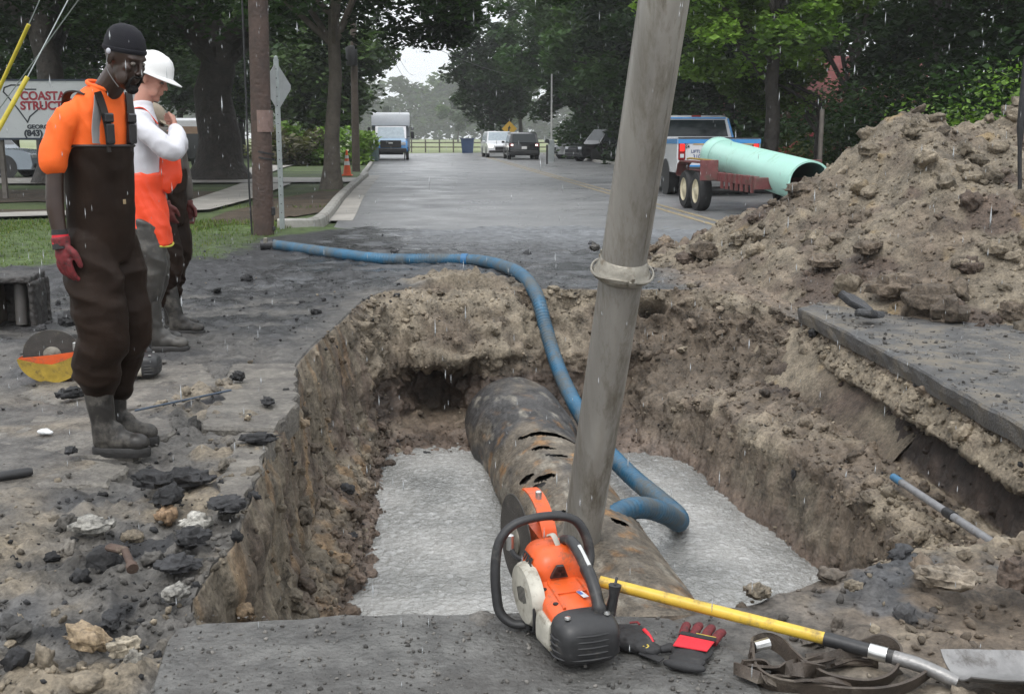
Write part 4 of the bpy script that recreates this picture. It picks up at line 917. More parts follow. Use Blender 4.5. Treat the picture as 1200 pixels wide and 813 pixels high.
# field fence
M_WOODG = mat('weathered grey wood', (.13, .115, .10), .8, var=.4, scale=5, bump=.4, bscale=30)
fn = thing('field_fence', 'low wooden rail fence along the misty field at the end of the road', 'fence', (0, 101, 0))
for k in range(24): MB().box((-14+k*1.25, 0, .55), (.12, .12, 1.15), b=.01).build('fence_post', M_WOODG, fn)
for zz_ in (.45, .85): MB().box((.4, -.08, zz_), (28.8, .04, .10)).build('rail', M_WOODG, fn)
bn = thing('rubbish_bin', 'dark blue bin standing at the far road edge before the fence', 'bin', (at(548, 180, Y=97).x, 97, 0))
mb = MB(); mb.loft([[(-.45, -.4, 0), (.45, -.4, 0), (.45, .4, 0), (-.45, .4, 0)], [(-.55, -.5, 1.15), (.55, -.5, 1.15), (.55, .5, 1.15), (-.55, .5, 1.15)]]); mb.build('body', mat('blue plastic', (.03, .06, .13), .4), bn)
MB().box((0, 0, 1.2), (1.2, 1.1, .1), b=.03).build('lid', mat('dark blue lid', (.02, .04, .09), .4), bn)

# grass stuff
sp = []
while len(sp) < 16000:
    Y_ = 11+12*random.random()**1.2; X_ = random.uniform(-9.5, -3.4)
    k = (X_-(Y_-12.5)*.52)
    if (k < -5.1 and Y_ < 19) or (abs(X_+3.95) < .75 and 12.8 < Y_ < 16.2 and random.random() < .55) or (Y_ > 22.5 and -6.0 < X_ < -3.6 and random.random() < .35): sp.append((X_, Y_, -.02))
grass('grass', 'short wet grass on the verge behind the workers', sp, .03, .08)
# ---- telephone pole, guy wires, signs
M_POLE = mat('creosoted brown pole wood', (.062, .038, .029), .62, var=.45, scale=4, bump=.7, bscale=22, dirt=(.045, .032, .028), dirt_amt=.45, bdist=.02)
M_GALV = mat('galvanised steel', (.33, .36, .36), .5, .5, var=.15, scale=12, bump=.1)
M_DKMET = mat('dark steel', (.05, .05, .052), .5, .7, var=.3, scale=20, bump=.2)
M_YPL = mat('yellow plastic guard', (.50, .40, .03), .4, var=.25, scale=4, bump=.05, dirt=(.16, .13, .05), dirt_amt=.3)
q = at(309, 276, 0); tp = thing('telephone_pole', 'thick reddish brown telephone pole with a pale metal band', 'utility pole', (q.x, q.y, -.2))
pr = .138
MB().tube([(0, 0, 0), (.05, 0, 3), (.16, 0, 9.8)], [pr+.01, pr, .12], 20).build('pole', M_POLE, tp, True)
zb = at(309, 143, Y=q.y).z+.2
MB().tube([(0.05, 0, zb-.14), (.055, 0, zb+.16)], pr+.009, 20, cap=False).build('metal_band', mat('pale rusty metal band', (.22, .15, .13), .5, .4, var=.2, scale=9, dirt=(.12, .08, .06), dirt_amt=.3), tp, True)
for dz in (-.42, -.50): MB().tube([(0.05, 0, zb+dz-.012), (.055, 0, zb+dz+.012)], pr+.012, 20, cap=False).build('band_clamp', M_DKMET, tp, True)
MB().tube([(-pr-.02, -.03, .15), (-pr-.03, -.05, .9), (-pr-.02, -.04, 2.0), (-pr, -.04, 9)], .014, 6).build('ground_cable', M_DKMET, tp, True)
MB().box((pr+.02, -.03, .55), (.05, .08, .12), b=.01).build('bracket', M_DKMET, tp); MB().box((pr+.02, -.03, .30), (.04, .07, .06), b=.01).build('bracket', M_DKMET, tp)
top1 = Vector((q.x+.15, q.y, 9.0)); top2 = Vector((q.x+.13, q.y, 7.6))
for (ax, ay), top, g0, g1, lb in (((-70, 262), top1, (0, 115), (45, 35), 'guy wire with the longer yellow guard at upper left'), ((-78, 300), top2, (3, 160), (45, 97), 'guy wire with the lower yellow guard across the company sign')):
    # anchor found on the line from the pole head through the guard
    A = at(ax, ay, 0)
    # solve t so the wire passes the guard pixels
    gw = thing('guy_wire', lb, 'guy wire', A)
    def wp(px_, py_):
        best = (1e9, None)
        for t in np.linspace(0, 1, 400):
            p = A.lerp(top, t); yy = p.y*math.cos(PITCH)+(CAMZ-p.z)*math.sin(PITCH); v = (p.z-CAMZ)*math.cos(PITCH)+p.y*math.sin(PITCH)
            sx_, sy_ = 600+F_PX*p.x/yy, 406.5-F_PX*v/yy; d_ = (sx_-px_)**2+(sy_-py_)**2
            if d_ < best[0]: best = (d_, t)
        return best[1]
    t1_ = wp(*g1)
    MB().tube([(0, 0, 0), top-A], .008, 5).build('cable', M_GALV, gw, True)
    MB().tube([(0, 0, .1), (top-A)*t1_], .030, 10).build('yellow_guard', M_YPL, gw, True)
A = at(-90, 250, 0); tag(MB().tube([A, (q.x+.1, q.y, 6.3)], .009, 5).build('guy_wire', M_GALV, None, True), 'bare guy wire rising left of the yellow guards', 'guy wire')
A = at(-8, 250, Y=13)
tag(MB().tube([(A.x-.06, 13, -.1), (A.x-.05, 13, 1.9)], [.09, .08], 12).build('wooden_post', M_POLE, None, True), 'brown wooden post cut off by the left border', 'post')
# second utility pole beyond the cone
M_POLE2 = mat('grey brown pole', (.09, .07, .055), .7, var=.3, scale=4, bump=.5)
q = at(417, 187, 0); tp = thing('telephone_pole', 'thinner brown utility pole beyond the cone with a round transformer', 'utility pole', (q.x, 47, -.1)); tp.location.x = at(417, 187, Y=47).x
MB().tube([(0, 0, 0), (.06, 0, 9)], [.17, .11], 12).build('pole', M_POLE2, tp, True)
zt = at(417, 66, Y=47).z; MB().lathe([(.0, -.42), (.22, -.4), (.24, -.3), (.24, .3), (.2, .38), (0, .4)], 14, (-.02, -.35, zt+.1)).build('transformer', M_DKMET, tp, True)
MB().tube([(.02, -.1, 6.6), (.9, -.1, 6.75)], .03, 6).build('bracket_arm', M_DKMET, tp, True)
for k, (p0, p1) in enumerate((((-5.9, 47, 8.0), (-11, 130, 8.3)), ((-5.9, 47, 7.2), (-11, 130, 7.3)), ((-5.9, 47, 6.4), (5, 120, 8)))):
    a, b = Vector(p0), Vector(p1); pts = [a.lerp(b, t/14)-Vector((0, 0, 1.3*4*(t/14)*(1-t/14))) for t in range(15)]
    tag(MB().tube(pts, .014, 4).build('overhead_wire', M_DKMET, None, True), ('highest', 'middle', 'lowest')[k]+' overhead wire crossing the pale sky beyond the utility pole', 'wire')
# diamond sign seen from behind
q = at(330, 258, 0); q = at(330, 245, Y=17.0); ds = thing('road_sign', 'back of a grey diamond road sign on a galvanised post', 'road sign', (q.x, 17.0, -.04))
hz_ = at(328, 70, Y=17).z
MB().box((0, 0, hz_/2), (.075, .035, hz_+.1), b=.008).build('post', M_GALV, ds)
for k in range(18): MB().box((0, -.0185, .3+k*hz_/19), (.014, .004, .014)).build('bolt_hole', M_DKMET, ds)
s0 = (at(326, 75, Y=17).z-at(328, 128, Y=17).z)/2; zc = (at(326, 75, Y=17).z+at(328, 128, Y=17).z)/2
dm = MB(); dm.prism([(-s0*.96, 0), (-.03, -s0), (.03, -s0), (s0*.96, -.03), (s0*.96, .03), (.03, s0), (-.03, s0), (-s0*.96, .03)], .02, .024, 'XZ')
o = dm.build('sign_panel', mat('bare aluminium sign back', (.36, .37, .37), .45, .35, var=.12, scale=5, bump=.05), ds); o.location = (.02, .0, zc+.04); o.rotation_euler = (0, 0, R(62))
MB().lathe([(.0, 0), (.03, 0), (.03, .05), (0, .07)], 10, (0, 0, hz_+.03)).build('post_cap', M_GALV, ds, True)
# yellow diamond far right, thin poles, mailbox
M_YSIGN = mat('yellow road sign', (.55, .33, .03), .4, var=.05)
q = at(597, 180, Y=92); ys_ = thing('road_sign', 'small yellow diamond warning sign above the two distant cars', 'road sign', (q.x, 92, 0))
MB().box((0, .02, 1.3), (.06, .04, 3.0)).build('post', M_GALV, ys_); zz_ = at(597, 151, Y=92).z
dm = MB(); dm.prism([(-.62, 0), (0, -.62), (.62, 0), (0, .62)], -.02, 0, 'XZ'); o = dm.build('sign_panel', M_YSIGN, ys_); o.location.z = zz_
dm = MB(); dm.prism([(-.12, -.25), (.0, -.25), (.02, .0), (.12, .02), (0, .25), (-.14, .04), (-.1, 0)], -.026, -.022, 'XZ'); o = dm.build('symbol', M_DKMET, ys_); o.location.z = zz_
q = at(646, 184, Y=64); wp_ = thing('thin_pole', 'thin white pole standing in the grass left of the black parked suv', 'pole', (q.x, 64, -.04))
MB().tube([(0, 0, 0), (0, 0, at(646, 86, Y=64).z)], [.055, .045], 10).build('pole', mat('weathered white metal', (.5, .5, .48), .5, .2), wp_, True); MB().box((0, 0, .6), (.35, .25, 1.3), b=.03).build('base_box', M_GALV, wp_)
q = at(641, 184, Y=58); mbx = thing('mailbox', 'black mailbox on a short post at the right kerb', 'mailbox', (q.x, 58, -.04))
MB().box((0, 0, .5), (.1, .1, 1.05)).build('post', M_DKMET, mbx); mm = MB(); mm.loft([[(s*.12*1, y_, 1.05) if j == 0 else (s*.12*math.cos(j*.4), y_, 1.18+.12*math.sin(j*.4)) for s in (1,) for j in range(9)] for y_ in (-.28, .28)]); mm.build('box', mat('black box', (.015, .015, .017), .4), mbx)
q = at(960, 200, Y=27); tag(MB().tube([(q.x, 27, -.1), (q.x, 27, at(960, 128, Y=27).z)], .055, 10).build('grey_post', M_WOODG, None, True), 'thin grey wooden post between the green pipe end and the heap', 'post')
# red roofed house behind the trees
M_RED = mat('faded red roof', (.30, .09, .085), .6, var=.2, scale=2, bump=.3); M_BRK = mat('pinkish brick wall', (.28, .14, .11), .8, var=.3, scale=5, bump=.3, bscale=20)
hs_ = thing('house', 'house with a faded red roof mostly hidden by the trees above the green pipe', 'house', (15.6, 58, 0))
MB().box((0, 0, 1.5), (9, 6, 3.0)).build('wall', M_BRK, hs_)
mb = MB(); mb.prism([(-3.5, 2.98), (3.5, 2.98), (0, 5.4)], -5, 5, 'YZ'); mb.build('roof', M_RED, hs_)
for k in range(3):
    f = MB().box((-3+k*3, -3.02, 1.7), (1.2, .1, 1.2)).build('window', mat('white frame', (.6, .6, .58), .5), hs_) if k == 0 else None
    if f is None: f = fr0.copy(); COL.objects.link(f); f.location.x = k*3.0
    else: fr0 = f
    if k == 0: pn = MB().box((-3, -3.08, 1.7), (1.0, .04, 1.0)).build('pane', mat('dark glass', (.03, .035, .04), .08), f)
    else: p2 = pn.copy(); COL.objects.link(p2); p2.parent = f
# traffic cone
M_ORG = mat('orange plastic', (.75, .10, .02), .45, var=.12, scale=5, bump=.05, dirt=(.25, .08, .04), dirt_amt=.2); M_WHT = mat('white reflective', (.65, .65, .63), .45, var=.08)
q = at(407, 206, 0); cn = thing('traffic_cone', 'tall orange traffic cone with two white bands by the kerb', 'traffic cone', (q.x, q.y, .0), 0)
MB().box((0, 0, .02), (.38, .38, .05), b=.015).build('base', M_ORG, cn)
def rc(z_): return .155-.125*z_/.9
MB().lathe([(rc(.04), .04), (rc(.45), .45), (rc(.9), .9), (.012, .92)], 18).build('cone_body', M_ORG, cn, True)
for a, b in ((.38, .52), (.62, .73)): MB().lathe([(rc(a)+.005, a), (rc(b)+.005, b)], 18, cap=False).build('reflective_band', M_WHT, cn, True)
# company sign
M_SIGN = mat('white painted sign board', (.50, .52, .53), .45, var=.06, scale=1.5, bump=.03, dirt=(.33, .34, .34), dirt_amt=.2); M_SRED = mat('dark red lettering', (.28, .015, .03), .5, var=.05); M_SBLK = mat('black lettering', (.02, .025, .035), .5, var=.05)
YS = 26.0
def sp_(px_, py_): return at(px_, py_, Y=YS)
tl = sp_(-22, 94); br = sp_(165, 163); sg_ = thing('company_sign', 'white company sign board with red and black lettering and a state outline', 'sign', ((tl.x+br.x)/2, YS, 0))
W_, H_ = br.x-tl.x, tl.z-br.z; zc = (tl.z+br.z)/2; ox = sg_.location.x
MB().box((0, .03, zc), (W_, .06, H_)).build('board', M_SIGN, sg_)
for k, (cxx, czz, ww_, hh_) in enumerate(((0, zc+H_/2, W_+.06, .04), (0, zc-H_/2, W_+.06, .05), (-W_/2, zc, .04, H_), (W_/2, zc, .04, H_))):
    MB().box((cxx, .025, czz), (ww_, .09, hh_)).build('frame', mat('dark frame', (.02, .03, .05), .5) if k == 0 else bpy.data.materials['dark frame'], sg_)
for sx_ in (-.42, .42): MB().box((sx_*W_, .12, zc/2+.2), (.1, .1, zc+1.0)).build('post', M_WOODG, sg_)
def stx(body, px_, py_, hpx, m, sxx=1, bold=.0, al='LEFT'):
    p = sp_(px_, py_); hcap = hpx*YS/F_PX; o = text('lettering', body, hcap/.70, m, (0, 0, 0), (PI/2, 0, 0), sg_, .004, bold, sxx)
    wmin = min(v.co.x for v in o.data.vertices)*sxx; o.location = (p.x-ox-wmin, -.006, p.z)
stx('COASTAL', 24, 113, 9.2, M_SRED, 1.0, .009); stx('STRUCTURES', 24, 124.5, 9.2, M_SRED, 1.0, .009)
stx('GEORGETOWN, SC', 32, 149, 4.4, M_SBLK, 1.15, .005); stx('(843) 546', 28.5, 156.5, 6.5, M_SBLK, 1.08, .010)
ol = [(42, 105), (30, 105), (24, 100), (13, 100), (5, 103), (4, 108), (8, 112), (22, 129), (32.5, 143.5), (35, 137), (43, 130), (50, 124)]
pts = [sp_(*p) for p in ol]; mb = MB()
for a, b in zip(pts, pts[1:]):
    a2 = Vector((a.x-ox, -.004, a.z)); b2 = Vector((b.x-ox, -.004, b.z)); d_ = (b2-a2).normalized(); n_ = Vector((-d_.z, 0, d_.x))*.016; e_ = d_*.012
    mb.add([a2-e_-n_, a2-e_+n_, b2+e_+n_, b2+e_-n_], [(0, 1, 2, 3)])
mb.build('state_outline', M_SBLK, sg_)
# ================================================================ THINGS ROUND THE HOLE
M_STEELP = mat('scratched galvanised pipe', (.29, .275, .25), .36, .35, var=.30, scale=5, bump=.35, bscale=25, dirt=(.15, .13, .10), dirt_amt=.5, dscale=7, bdist=.006, stretch=(1, 1, .14))
M_STEELR = mat('worn steel ring', (.27, .25, .21), .4, .6, var=.25, scale=15, bump=.3, dirt=(.16, .13, .09), dirt_amt=.35)
# ---- leaning suction pipe
b0 = at(681, 626, Y=5.5); b0.z = -.66; t0 = at(778, 0, Y=4.78); dirp = (t0-b0).normalized(); Lp_ = 4.6
tm = thing('suction_pipe', 'grey steel pipe leaning out of the hole with a flared collar', 'pipe', b0)
Rq = dirp.to_track_quat('Z', 'X').to_matrix().to_4x4()
# collar position along the pipe
s_c = 1.50
mb = MB(); mb.M = Rq; mb.lathe([(.098, -.12), (.102, s_c-.01), ], 40); mb.build('lower_pipe', M_STEELP, tm, True)
mb = MB(); mb.M = Rq; mb.lathe([(.106, s_c+.0), (.106, s_c+.06), (.106, Lp_), (.10, Lp_), (.10, Lp_-.2)], 40, cap=False); mb.build('upper_pipe', M_STEELP, tm, True)
mb = MB(); mb.M = Rq; mb.lathe([(.103, s_c-.035), (.112, s_c-.03), (.136, s_c-.012), (.140, s_c-.006), (.140, s_c+.002), (.134, s_c+.008), (.122, s_c+.03), (.110, s_c+.07), (.104, s_c+.075)], 44, cap=False)
mb.build('flared_collar', M_STEELR, tm, True)
mb = MB(); mb.M = Rq
for a in np.linspace(0, 2*PI, 60, endpoint=False)[:1]: pass
ring = [(.144*math.cos(a), .144*math.sin(a), s_c+.012+.008*math.sin(3*a)) for a in np.linspace(0, 2*PI, 40, endpoint=False)]
mb.tube(ring, .006, 6, closed=True); mb.build('wire_ring', M_STEELR, tm, True)
for a in (R(170), R(10)):
    mb = MB(); mb.M = Rq
    c, s = math.cos(a), math.sin(a); mb.tube([(.135*c, .135*s, s_c), (.17*c, .17*s, s_c+.012), (.178*c, .178*s, s_c+.045), (.15*c, .15*s, s_c+.05)], .008, 7)
    mb.box((.165*c, .165*s, s_c+.02), (.03, .03, .02), a, .004); mb.build('latch', M_STEELR, tm, True)
mb = MB(); mb.M = Rq
for k, a in enumerate(np.linspace(0, 2*PI, 50)): pass
mb.tube([(.107*math.cos(R(205)), .107*math.sin(R(205)), z_) for z_ in np.linspace(s_c+.1, Lp_, 10)], .003, 5); mb.build('seam', M_STEELP, tm, True)

# ---- the old main in the water
def pipe_axis(Y_): return .47-.14*(Y_-5.9)
ny, na = 460, 200; Ya = np.linspace(3.0, 9.5, ny); An = np.linspace(-R(35), R(215), na)
YY, AA = np.meshgrid(Ya, An, indexing='ij'); YY = YY.ravel(); AA = AA.ravel()
ra = .365+.0*YY; ra = ra+.05*sstep(8.25, 8.5, YY)*sstep(9.3, 9.1, YY)+.012*sstep(8.0, 8.2, YY)
Pp = np.stack([pipe_axis(YY)+ra*np.cos(AA), YY, -1.01+ra*np.sin(AA)], 1)
cyl = np.stack([AA*1.2, YY*2.2, YY*0], 1)
ring_n = fbm(np.stack([AA*.7+YY*.25, YY*4.5, YY*0+3], 1), 4, ridged=True); nn = fbm(np.stack([AA*1.5, YY*1.5, YY*0+9], 1), 5)
nr = fbm(np.stack([AA*5, YY*7, YY*0+1], 1), 4)
Nn = np.stack([np.cos(AA), YY*0, np.sin(AA)], 1)
crk = fbm(np.stack([AA*1.7+.4*nr, YY*7.5+.8*nn, YY*0+33], 1), 3)
def spot(px_, py_, la, ly, z_=-.67):
    p = at(px_, py_, z_); a0 = math.acos(max(-1, min(1, (p.x-pipe_axis(p.y))/.37)))
    return ((AA-a0)/la)**2+((YY-p.y-.12*(AA-a0)+.05*nr)/ly)**2
hole = np.minimum.reduce([spot(640, 512, .33, .030), spot(662, 514, .22, .018), spot(633, 526, .11, .016), spot(645, 528, .07, .012), spot(652, 536, .14, .008), spot(615, 546, .10, .020), spot(638, 556, .13, .030), spot(630, 560, .08, .02), spot(655, 597, .10, .03), spot(642, 596, .06, .02),
                          spot(726, 640, .08, .022, -.8)])+1.5*nr+.6*fbm(np.stack([AA*14, YY*20, YY*0+4], 1), 3)
lift = np.exp(-np.clip(hole-1, 0, 9)*1.1)*.018
Pp = Pp+Nn*(.012*nn+.010*ring_n+.006*nr+lift-.01)[:, None]
keep = hole > 2.2
pc = np.tile(np.array((.125, .105, .080)), (len(Pp), 1)); pc = mixc(pc, (.05, .048, .047), sstep(-.1, .35, nn+.6*sstep(7.4, 8.3, YY)-.2))
pc = mixc(pc, (.24, .13, .05), sstep(.1, .4, fbm(np.stack([AA*2, YY*5, YY*0+55], 1), 4))*.8*sstep(8.7, 8.0, YY)); pc = mixc(pc, (.25, .23, .19), sstep(.15, .4, fbm(np.stack([AA*3, YY*3, YY*0+66], 1), 4))*.6)
pc = pc*(1+.5*nr+.25*ring_n)[:, None]
idx = np.arange(len(Pp)).reshape(ny, na); Fp = np.stack([idx[:-1, :-1], idx[:-1, 1:], idx[1:, 1:], idx[1:, :-1]], 2).reshape(-1, 4)
Fp = Fp[keep[Fp].all(1)]
op = thing('old_water_main', 'big old corroded pipe with cracked skin lying half under water', 'pipe', (0, 0, 0))
mesh_np('corroded_shell', Pp, Fp, M_SOIL, op, col=np.clip(pc, .012, .5), wet=np.full(len(Pp), .45))
MB().tube([(pipe_axis(3.0), 3.0, -1.01), (pipe_axis(9.6), 9.6, -1.01)], .325, 40).build('dark_inside', mat('painted pipe shade', (.012, .011, .010), .8), op, True)  # black inner tube stands for the shade inside the holes

# ---- blue hose
M_HOSE = mat('worn blue hose', (.020, .095, .17), .42, var=.4, scale=4, bump=.3, bscale=60, dirt=(.085, .10, .105), dirt_amt=.62, dscale=3.5, bdist=.003)
hp = [at(322, 287, .07), at(350, 291, .07), at(400, 298, .075), at(440, 303, .07), at(480, 304, .07), at(520, 304, .07), at(560, 305.5, .07), at(590, 312, .08), at(612, 323, .09)]
hp += [at(629, 347, Y=10.0), at(640, 386, Y=9.75), at(652, 425, Y=9.45), at(668, 462, Y=9.0), at(696, 510, Y=8.3), at(735, 553, Y=7.6), at(770, 583, Y=7.2), at(792, 602, Y=6.95), at(795, 611, Y=6.7), at(782, 603, Y=6.45), at(758, 595, Y=6.25), at(735, 597, Y=6.1), at(715, 609, Y=6.0), at(700, 630, Y=5.92), at(690, 655, Y=5.86)]
ctrl = bez(hp, 30); d_ = [0]
for a, b in zip(ctrl, ctrl[1:]): d_.append(d_[-1]+(b-a).length)
n_ = int(d_[-1]/.0085); sa = np.linspace(0, d_[-1], n_); C3 = np.array([tuple(p) for p in ctrl]); hp3 = np.stack([np.interp(sa, d_, C3[:, i]) for i in range(3)], 1)
hr = .062+.0042*np.cos(sa*2*PI/.030)
t = thing('suction_hose', 'ribbed blue hose running from the verge across the road down into the hole', 'hose', (0, 0, 0))
k1 = n_
MB().tube(hp3, list(hr), 16).build('hose', M_HOSE, t, True, 80)
for j in range(1):
    i = int(np.argmin(abs(hp3[:, 0]-at(545, 305, .07).x)))
    MB().tube([hp3[i-4], hp3[i+4]], .070, 16).build('hose_clamp', mat('bright blue band', (.02, .11, .24), .45, var=.2), t, True)
e0 = hp3[0]; MB().tube([Vector(e0)+Vector((-.02, 0, 0)), Vector(e0)+Vector((-.17, -.01, 0))], [.075, .07], 14).build('coupling', M_DKMET, t, True)
MB().box((e0[0]-.1, e0[1]-.06, .13), (.05, .03, .07), .3, .008).build('coupling_lever', M_STEELR, t)

# ---- cut-off saws
M_SORG = mat('orange saw plastic', (.66, .10, .02), .38, var=.12, scale=14, bump=.12, bscale=60, dirt=(.22, .10, .055), dirt_amt=.38, dscale=18, bdist=.003)
M_SGRY = mat('dirty light grey plastic', (.42, .40, .34), .5, var=.2, scale=14, bump=.12, dirt=(.19, .165, .125), dirt_amt=.40, dscale=16)
M_SBLK2 = mat('scuffed black plastic', (.022, .022, .023), .45, var=.3, scale=18, bump=.25, dirt=(.085, .078, .068), dirt_amt=.28, dscale=14, bdist=.004)
M_RUB = mat('black rubber', (.02, .02, .021), .5, var=.25, scale=14, bump=.2, dirt=(.09, .085, .075), dirt_amt=.25)
M_BLADE = mat('worn abrasive blade', (.055, .050, .045), .6, .2, var=.3, scale=18, bump=.6, bscale=160, dirt=(.16, .14, .11), dirt_amt=.25, bdist=.004)
M_CHR = mat('bright zinc', (.6, .6, .58), .28, .9, var=.1)
M_LBL = mat('white sticker', (.6, .62, .66), .4, var=.05); M_LBLB = mat('blue print', (.05, .15, .4), .4); M_SVNT = mat('dark vent', (.012, .012, .012), .6)
M_YGUARD = mat('muddy yellow inner guard', (.35, .24, .03), .5, var=.3, scale=20, dirt=(.10, .07, .03), dirt_amt=.4)
def rsec(x_, w_, zb, zt_, yo=0, n=24, p=3.2):
    out_ = []
    for k in range(n):
        a = 2*PI*k/n; c, s = math.cos(a), math.sin(a)
        out_.append((x_, yo+w_*math.copysign(abs(c)**(2/p), c), (zb+zt_)/2+(zt_-zb)/2*math.copysign(abs(s)**(2/p), s)))
    return out_
def make_saw(label, loc, rz, guard_from=15, guard_to=200, tilt=0, gy=-.050, gw=.046, by=.028):
    t = thing('cut_off_saw', label, 'power saw', loc, rz); t.rotation_euler = (0, tilt, rz); t.scale = (1, 1, .87)
    # orange shroud: low rear deck, hump with a step, sloping nose
    b = MB(); b.loft([rsec(.035, .078, .06, .150), rsec(.06, .082, .05, .172), rsec(.12, .082, .05, .180), rsec(.185, .080, .05, .188), rsec(.205, .079, .05, .200)]); o1 = b.build('engine_cover', M_SORG, t, True, 50)
    b = MB(); b.loft([rsec(.195, .058, .15, .232, -.006), rsec(.208, .070, .12, .262, -.002), rsec(.235, .077, .08, .277), rsec(.30, .077, .06, .282), rsec(.345, .070, .06, .268), rsec(.372, .055, .08, .235)]); b.build('top_cover', M_SORG, t, True, 50)
    b = MB(); b.loft([rsec(.03, .072, .028, .085), rsec(.1, .076, .022, .085), rsec(.2, .076, .022, .09), rsec(.34, .070, .022, .10), rsec(.37, .06, .03, .11)]); b.build('fuel_tank', M_SGRY, t, True, 50)
    # raised edges and screws on the deck
    b = MB()
    for yy in (-.045, .045): b.tube([(.05, yy, .158+.01), (.10, yy, .178), (.18, yy, .185), (.2, yy*.9, .19)], .0045, 6)
    b.tube([(.12, -.045, .182), (.12, .045, .182)], .003, 5); b.build('cover_ridge', M_SORG, t, True)
    for xx, yy in ((.085, .058), (.085, -.058), (.17, .062)): MB().lathe([(.008, 0), (.008, .004), (.004, .005)], 10, (xx, yy, .166 if xx < .1 else .174)).build('screw', M_SVNT, t)
    # black filter cover at the rear, with ribs
    b = MB(); b.loft([rsec(-.045, .060, .045, .120, 0, 28, 3.6), rsec(-.038, .076, .028, .140, 0, 28, 3.6), rsec(-.015, .086, .014, .158, 0, 28, 3.6), rsec(.02, .089, .008, .166, 0, 28, 3.6), rsec(.045, .087, .008, .166, 0, 28, 3.6)])
    fc_ = b.build('filter_cover', M_SBLK2, t, True, 50)
    b = MB()
    for zz_ in (.045, .064, .083, .102, .121):
        hw = .078 if zz_ < .11 else .07
        b.tube(bez([(.03, hw+.013, zz_), (-.005, hw+.010, zz_), (-.036, hw*.80, zz_), (-.047, 0, zz_), (-.036, -hw*.80, zz_), (-.005, -hw-.010, zz_), (.03, -hw-.013, zz_)], 4), (.0032), 6)
    b.build('cover_rib', M_SBLK2, fc_, True)
    for yy in (.055, -.055): MB().lathe([(.009, 0), (.008, .006), (0, .007)], 10, (-.0, yy, .160)).build('cover_screw', M_CHR, fc_)
    # starter cover on the left with slots
    b = MB(); pr_ = []
    for k in range(26):
        a = 2*PI*k/26; rr_ = .098*(1+.10*math.cos(2*a-.6)); pr_.append((.235+rr_*math.cos(a), .135+rr_*1.03*math.sin(a)))
    secs = [[(px_, .070, pz_) for px_, pz_ in pr_], [(px_, .092, pz_) for px_, pz_ in pr_], [(.235+(px_-.235)*.90, .106, .135+(pz_-.135)*.90) for px_, pz_ in pr_], [(.235+(px_-.235)*.6, .110, .135+(pz_-.135)*.6) for px_, pz_ in pr_]]
    b.loft(secs); sc_ = b.build('starter_cover', M_SGRY, t, True, 40)
    for k in range(6): MB().box((.225+.012*k-.03, .1095, .150-.004*k), (.0045, .004, .055-.004*abs(k-2)), M=Matrix.Rotation(R(28), 4, 'Y')).build('slot', M_SVNT, sc_)
    b = MB(); b.tube([(.150, .098, .05), (.137, .100, .09), (.140, .1, .13), (.155, .096, .17)], .006, 6); b.build('starter_rim', M_SBLK2, sc_, True)
    MB().loft([rsec(.045, .012, .03, .125, .080), rsec(.13, .016, .03, .13, .084)]).build('side_panel', M_SGRY, t, True, 50)
    # decompression valve pocket (black triangle) and switch
    b = MB(); b.prism([(-.026, 0), (.026, 0), (.010, .044), (-.010, .044)], -.004, .006, 'YZ'); o = b.build('vent_panel', M_SBLK2, t); o.location = (.192, .012, .200); o.rotation_euler = (0, R(-14), 0)
    for yy, zz_ in ((-.010, .012), (.010, .012), (0, .028)): MB().lathe([(.0075, 0), (.006, .006), (0, .007)], 9, (-.004, yy, zz_), 'X').build('valve', M_RUB, o)
    # wrap-round front handle
    MB().tube(bez([(.245, .085, .022), (.262, .125, .024), (.285, .155, .055), (.300, .162, .12), (.315, .160, .20), (.328, .145, .275), (.335, .105, .325), (.335, .04, .345), (.332, -.03, .345), (.322, -.085, .325), (.305, -.112, .27), (.285, -.115, .21), (.26, -.095, .17)], 6), .0145, 12).build('front_handle', M_RUB, t, True)
    for p_ in ((.245, .083, .028), (.255, -.092, .175)): MB().box(p_, (.05, .025, .035), 0, .006).build('handle_mount', M_SBLK2, t)
    MB().tube([(.335, -.02, .345), (.335, -.045, .344)], .0165, 12).build('handle_joint', M_RUB, t, True)
    # rear handle with trigger
    rh = MB().tube(bez([(.275, -.030, .285), (.235, -.034, .300), (.185, -.036, .295), (.12, -.040, .262), (.065, -.042, .220), (.030, -.042, .180), (.022, -.042, .150)], 5), [(.013, .016)]*6+[(.017, .019)]*20+[(.020, .022)]*5, 12).build('rear_handle', M_SBLK2, t, True)
    MB().loft([rsec(.095, .006, .205, .232, -.04, 12), rsec(.15, .007, .228, .258, -.04, 12)]).build('trigger', M_RUB, rh, True)
    MB().loft([rsec(.10, .006, .262, .275, -.043, 12), rsec(.17, .006, .296, .312, -.039, 12)]).build('trigger_lock', M_CHR, rh, True)
    # tall cap standing behind the rear handle
    MB().tube([(.03, -.075, .14), (.028, -.085, .20), (.028, -.088, .235)], [.016, .013, .018], 10).build('filler_cap', M_RUB, t, True)
    MB().tube([(.028, -.088, .235), (.045, -.10, .25)], .004, 5).build('cap_tether', M_RUB, t, True)
    # belt arm and guard
    b = MB(); b.prism([(.33, .06), (.36, .05), (.56, .14), (.60, .17), (.60, .215), (.565, .235), (.36, .22), (.33, .2)], -.050, -.012, 'XZ'); b.build('belt_arm', M_SORG, t)
    b = MB(); b.prism([(.35, .05), (.42, .065), (.43, .15), (.36, .19)], -.008, .06, 'XZ'); b.build('muffler', M_SGRY, t)
    bc = (.545, by, .180)
    b = MB(); b.lathe([(.0, -.0022), (.160, -.0022), (.163, 0), (.160, .0022), (.0, .0022)], 48, bc, 'Y', cap=False); bl = b.build('blade', M_BLADE, t, True, 30)
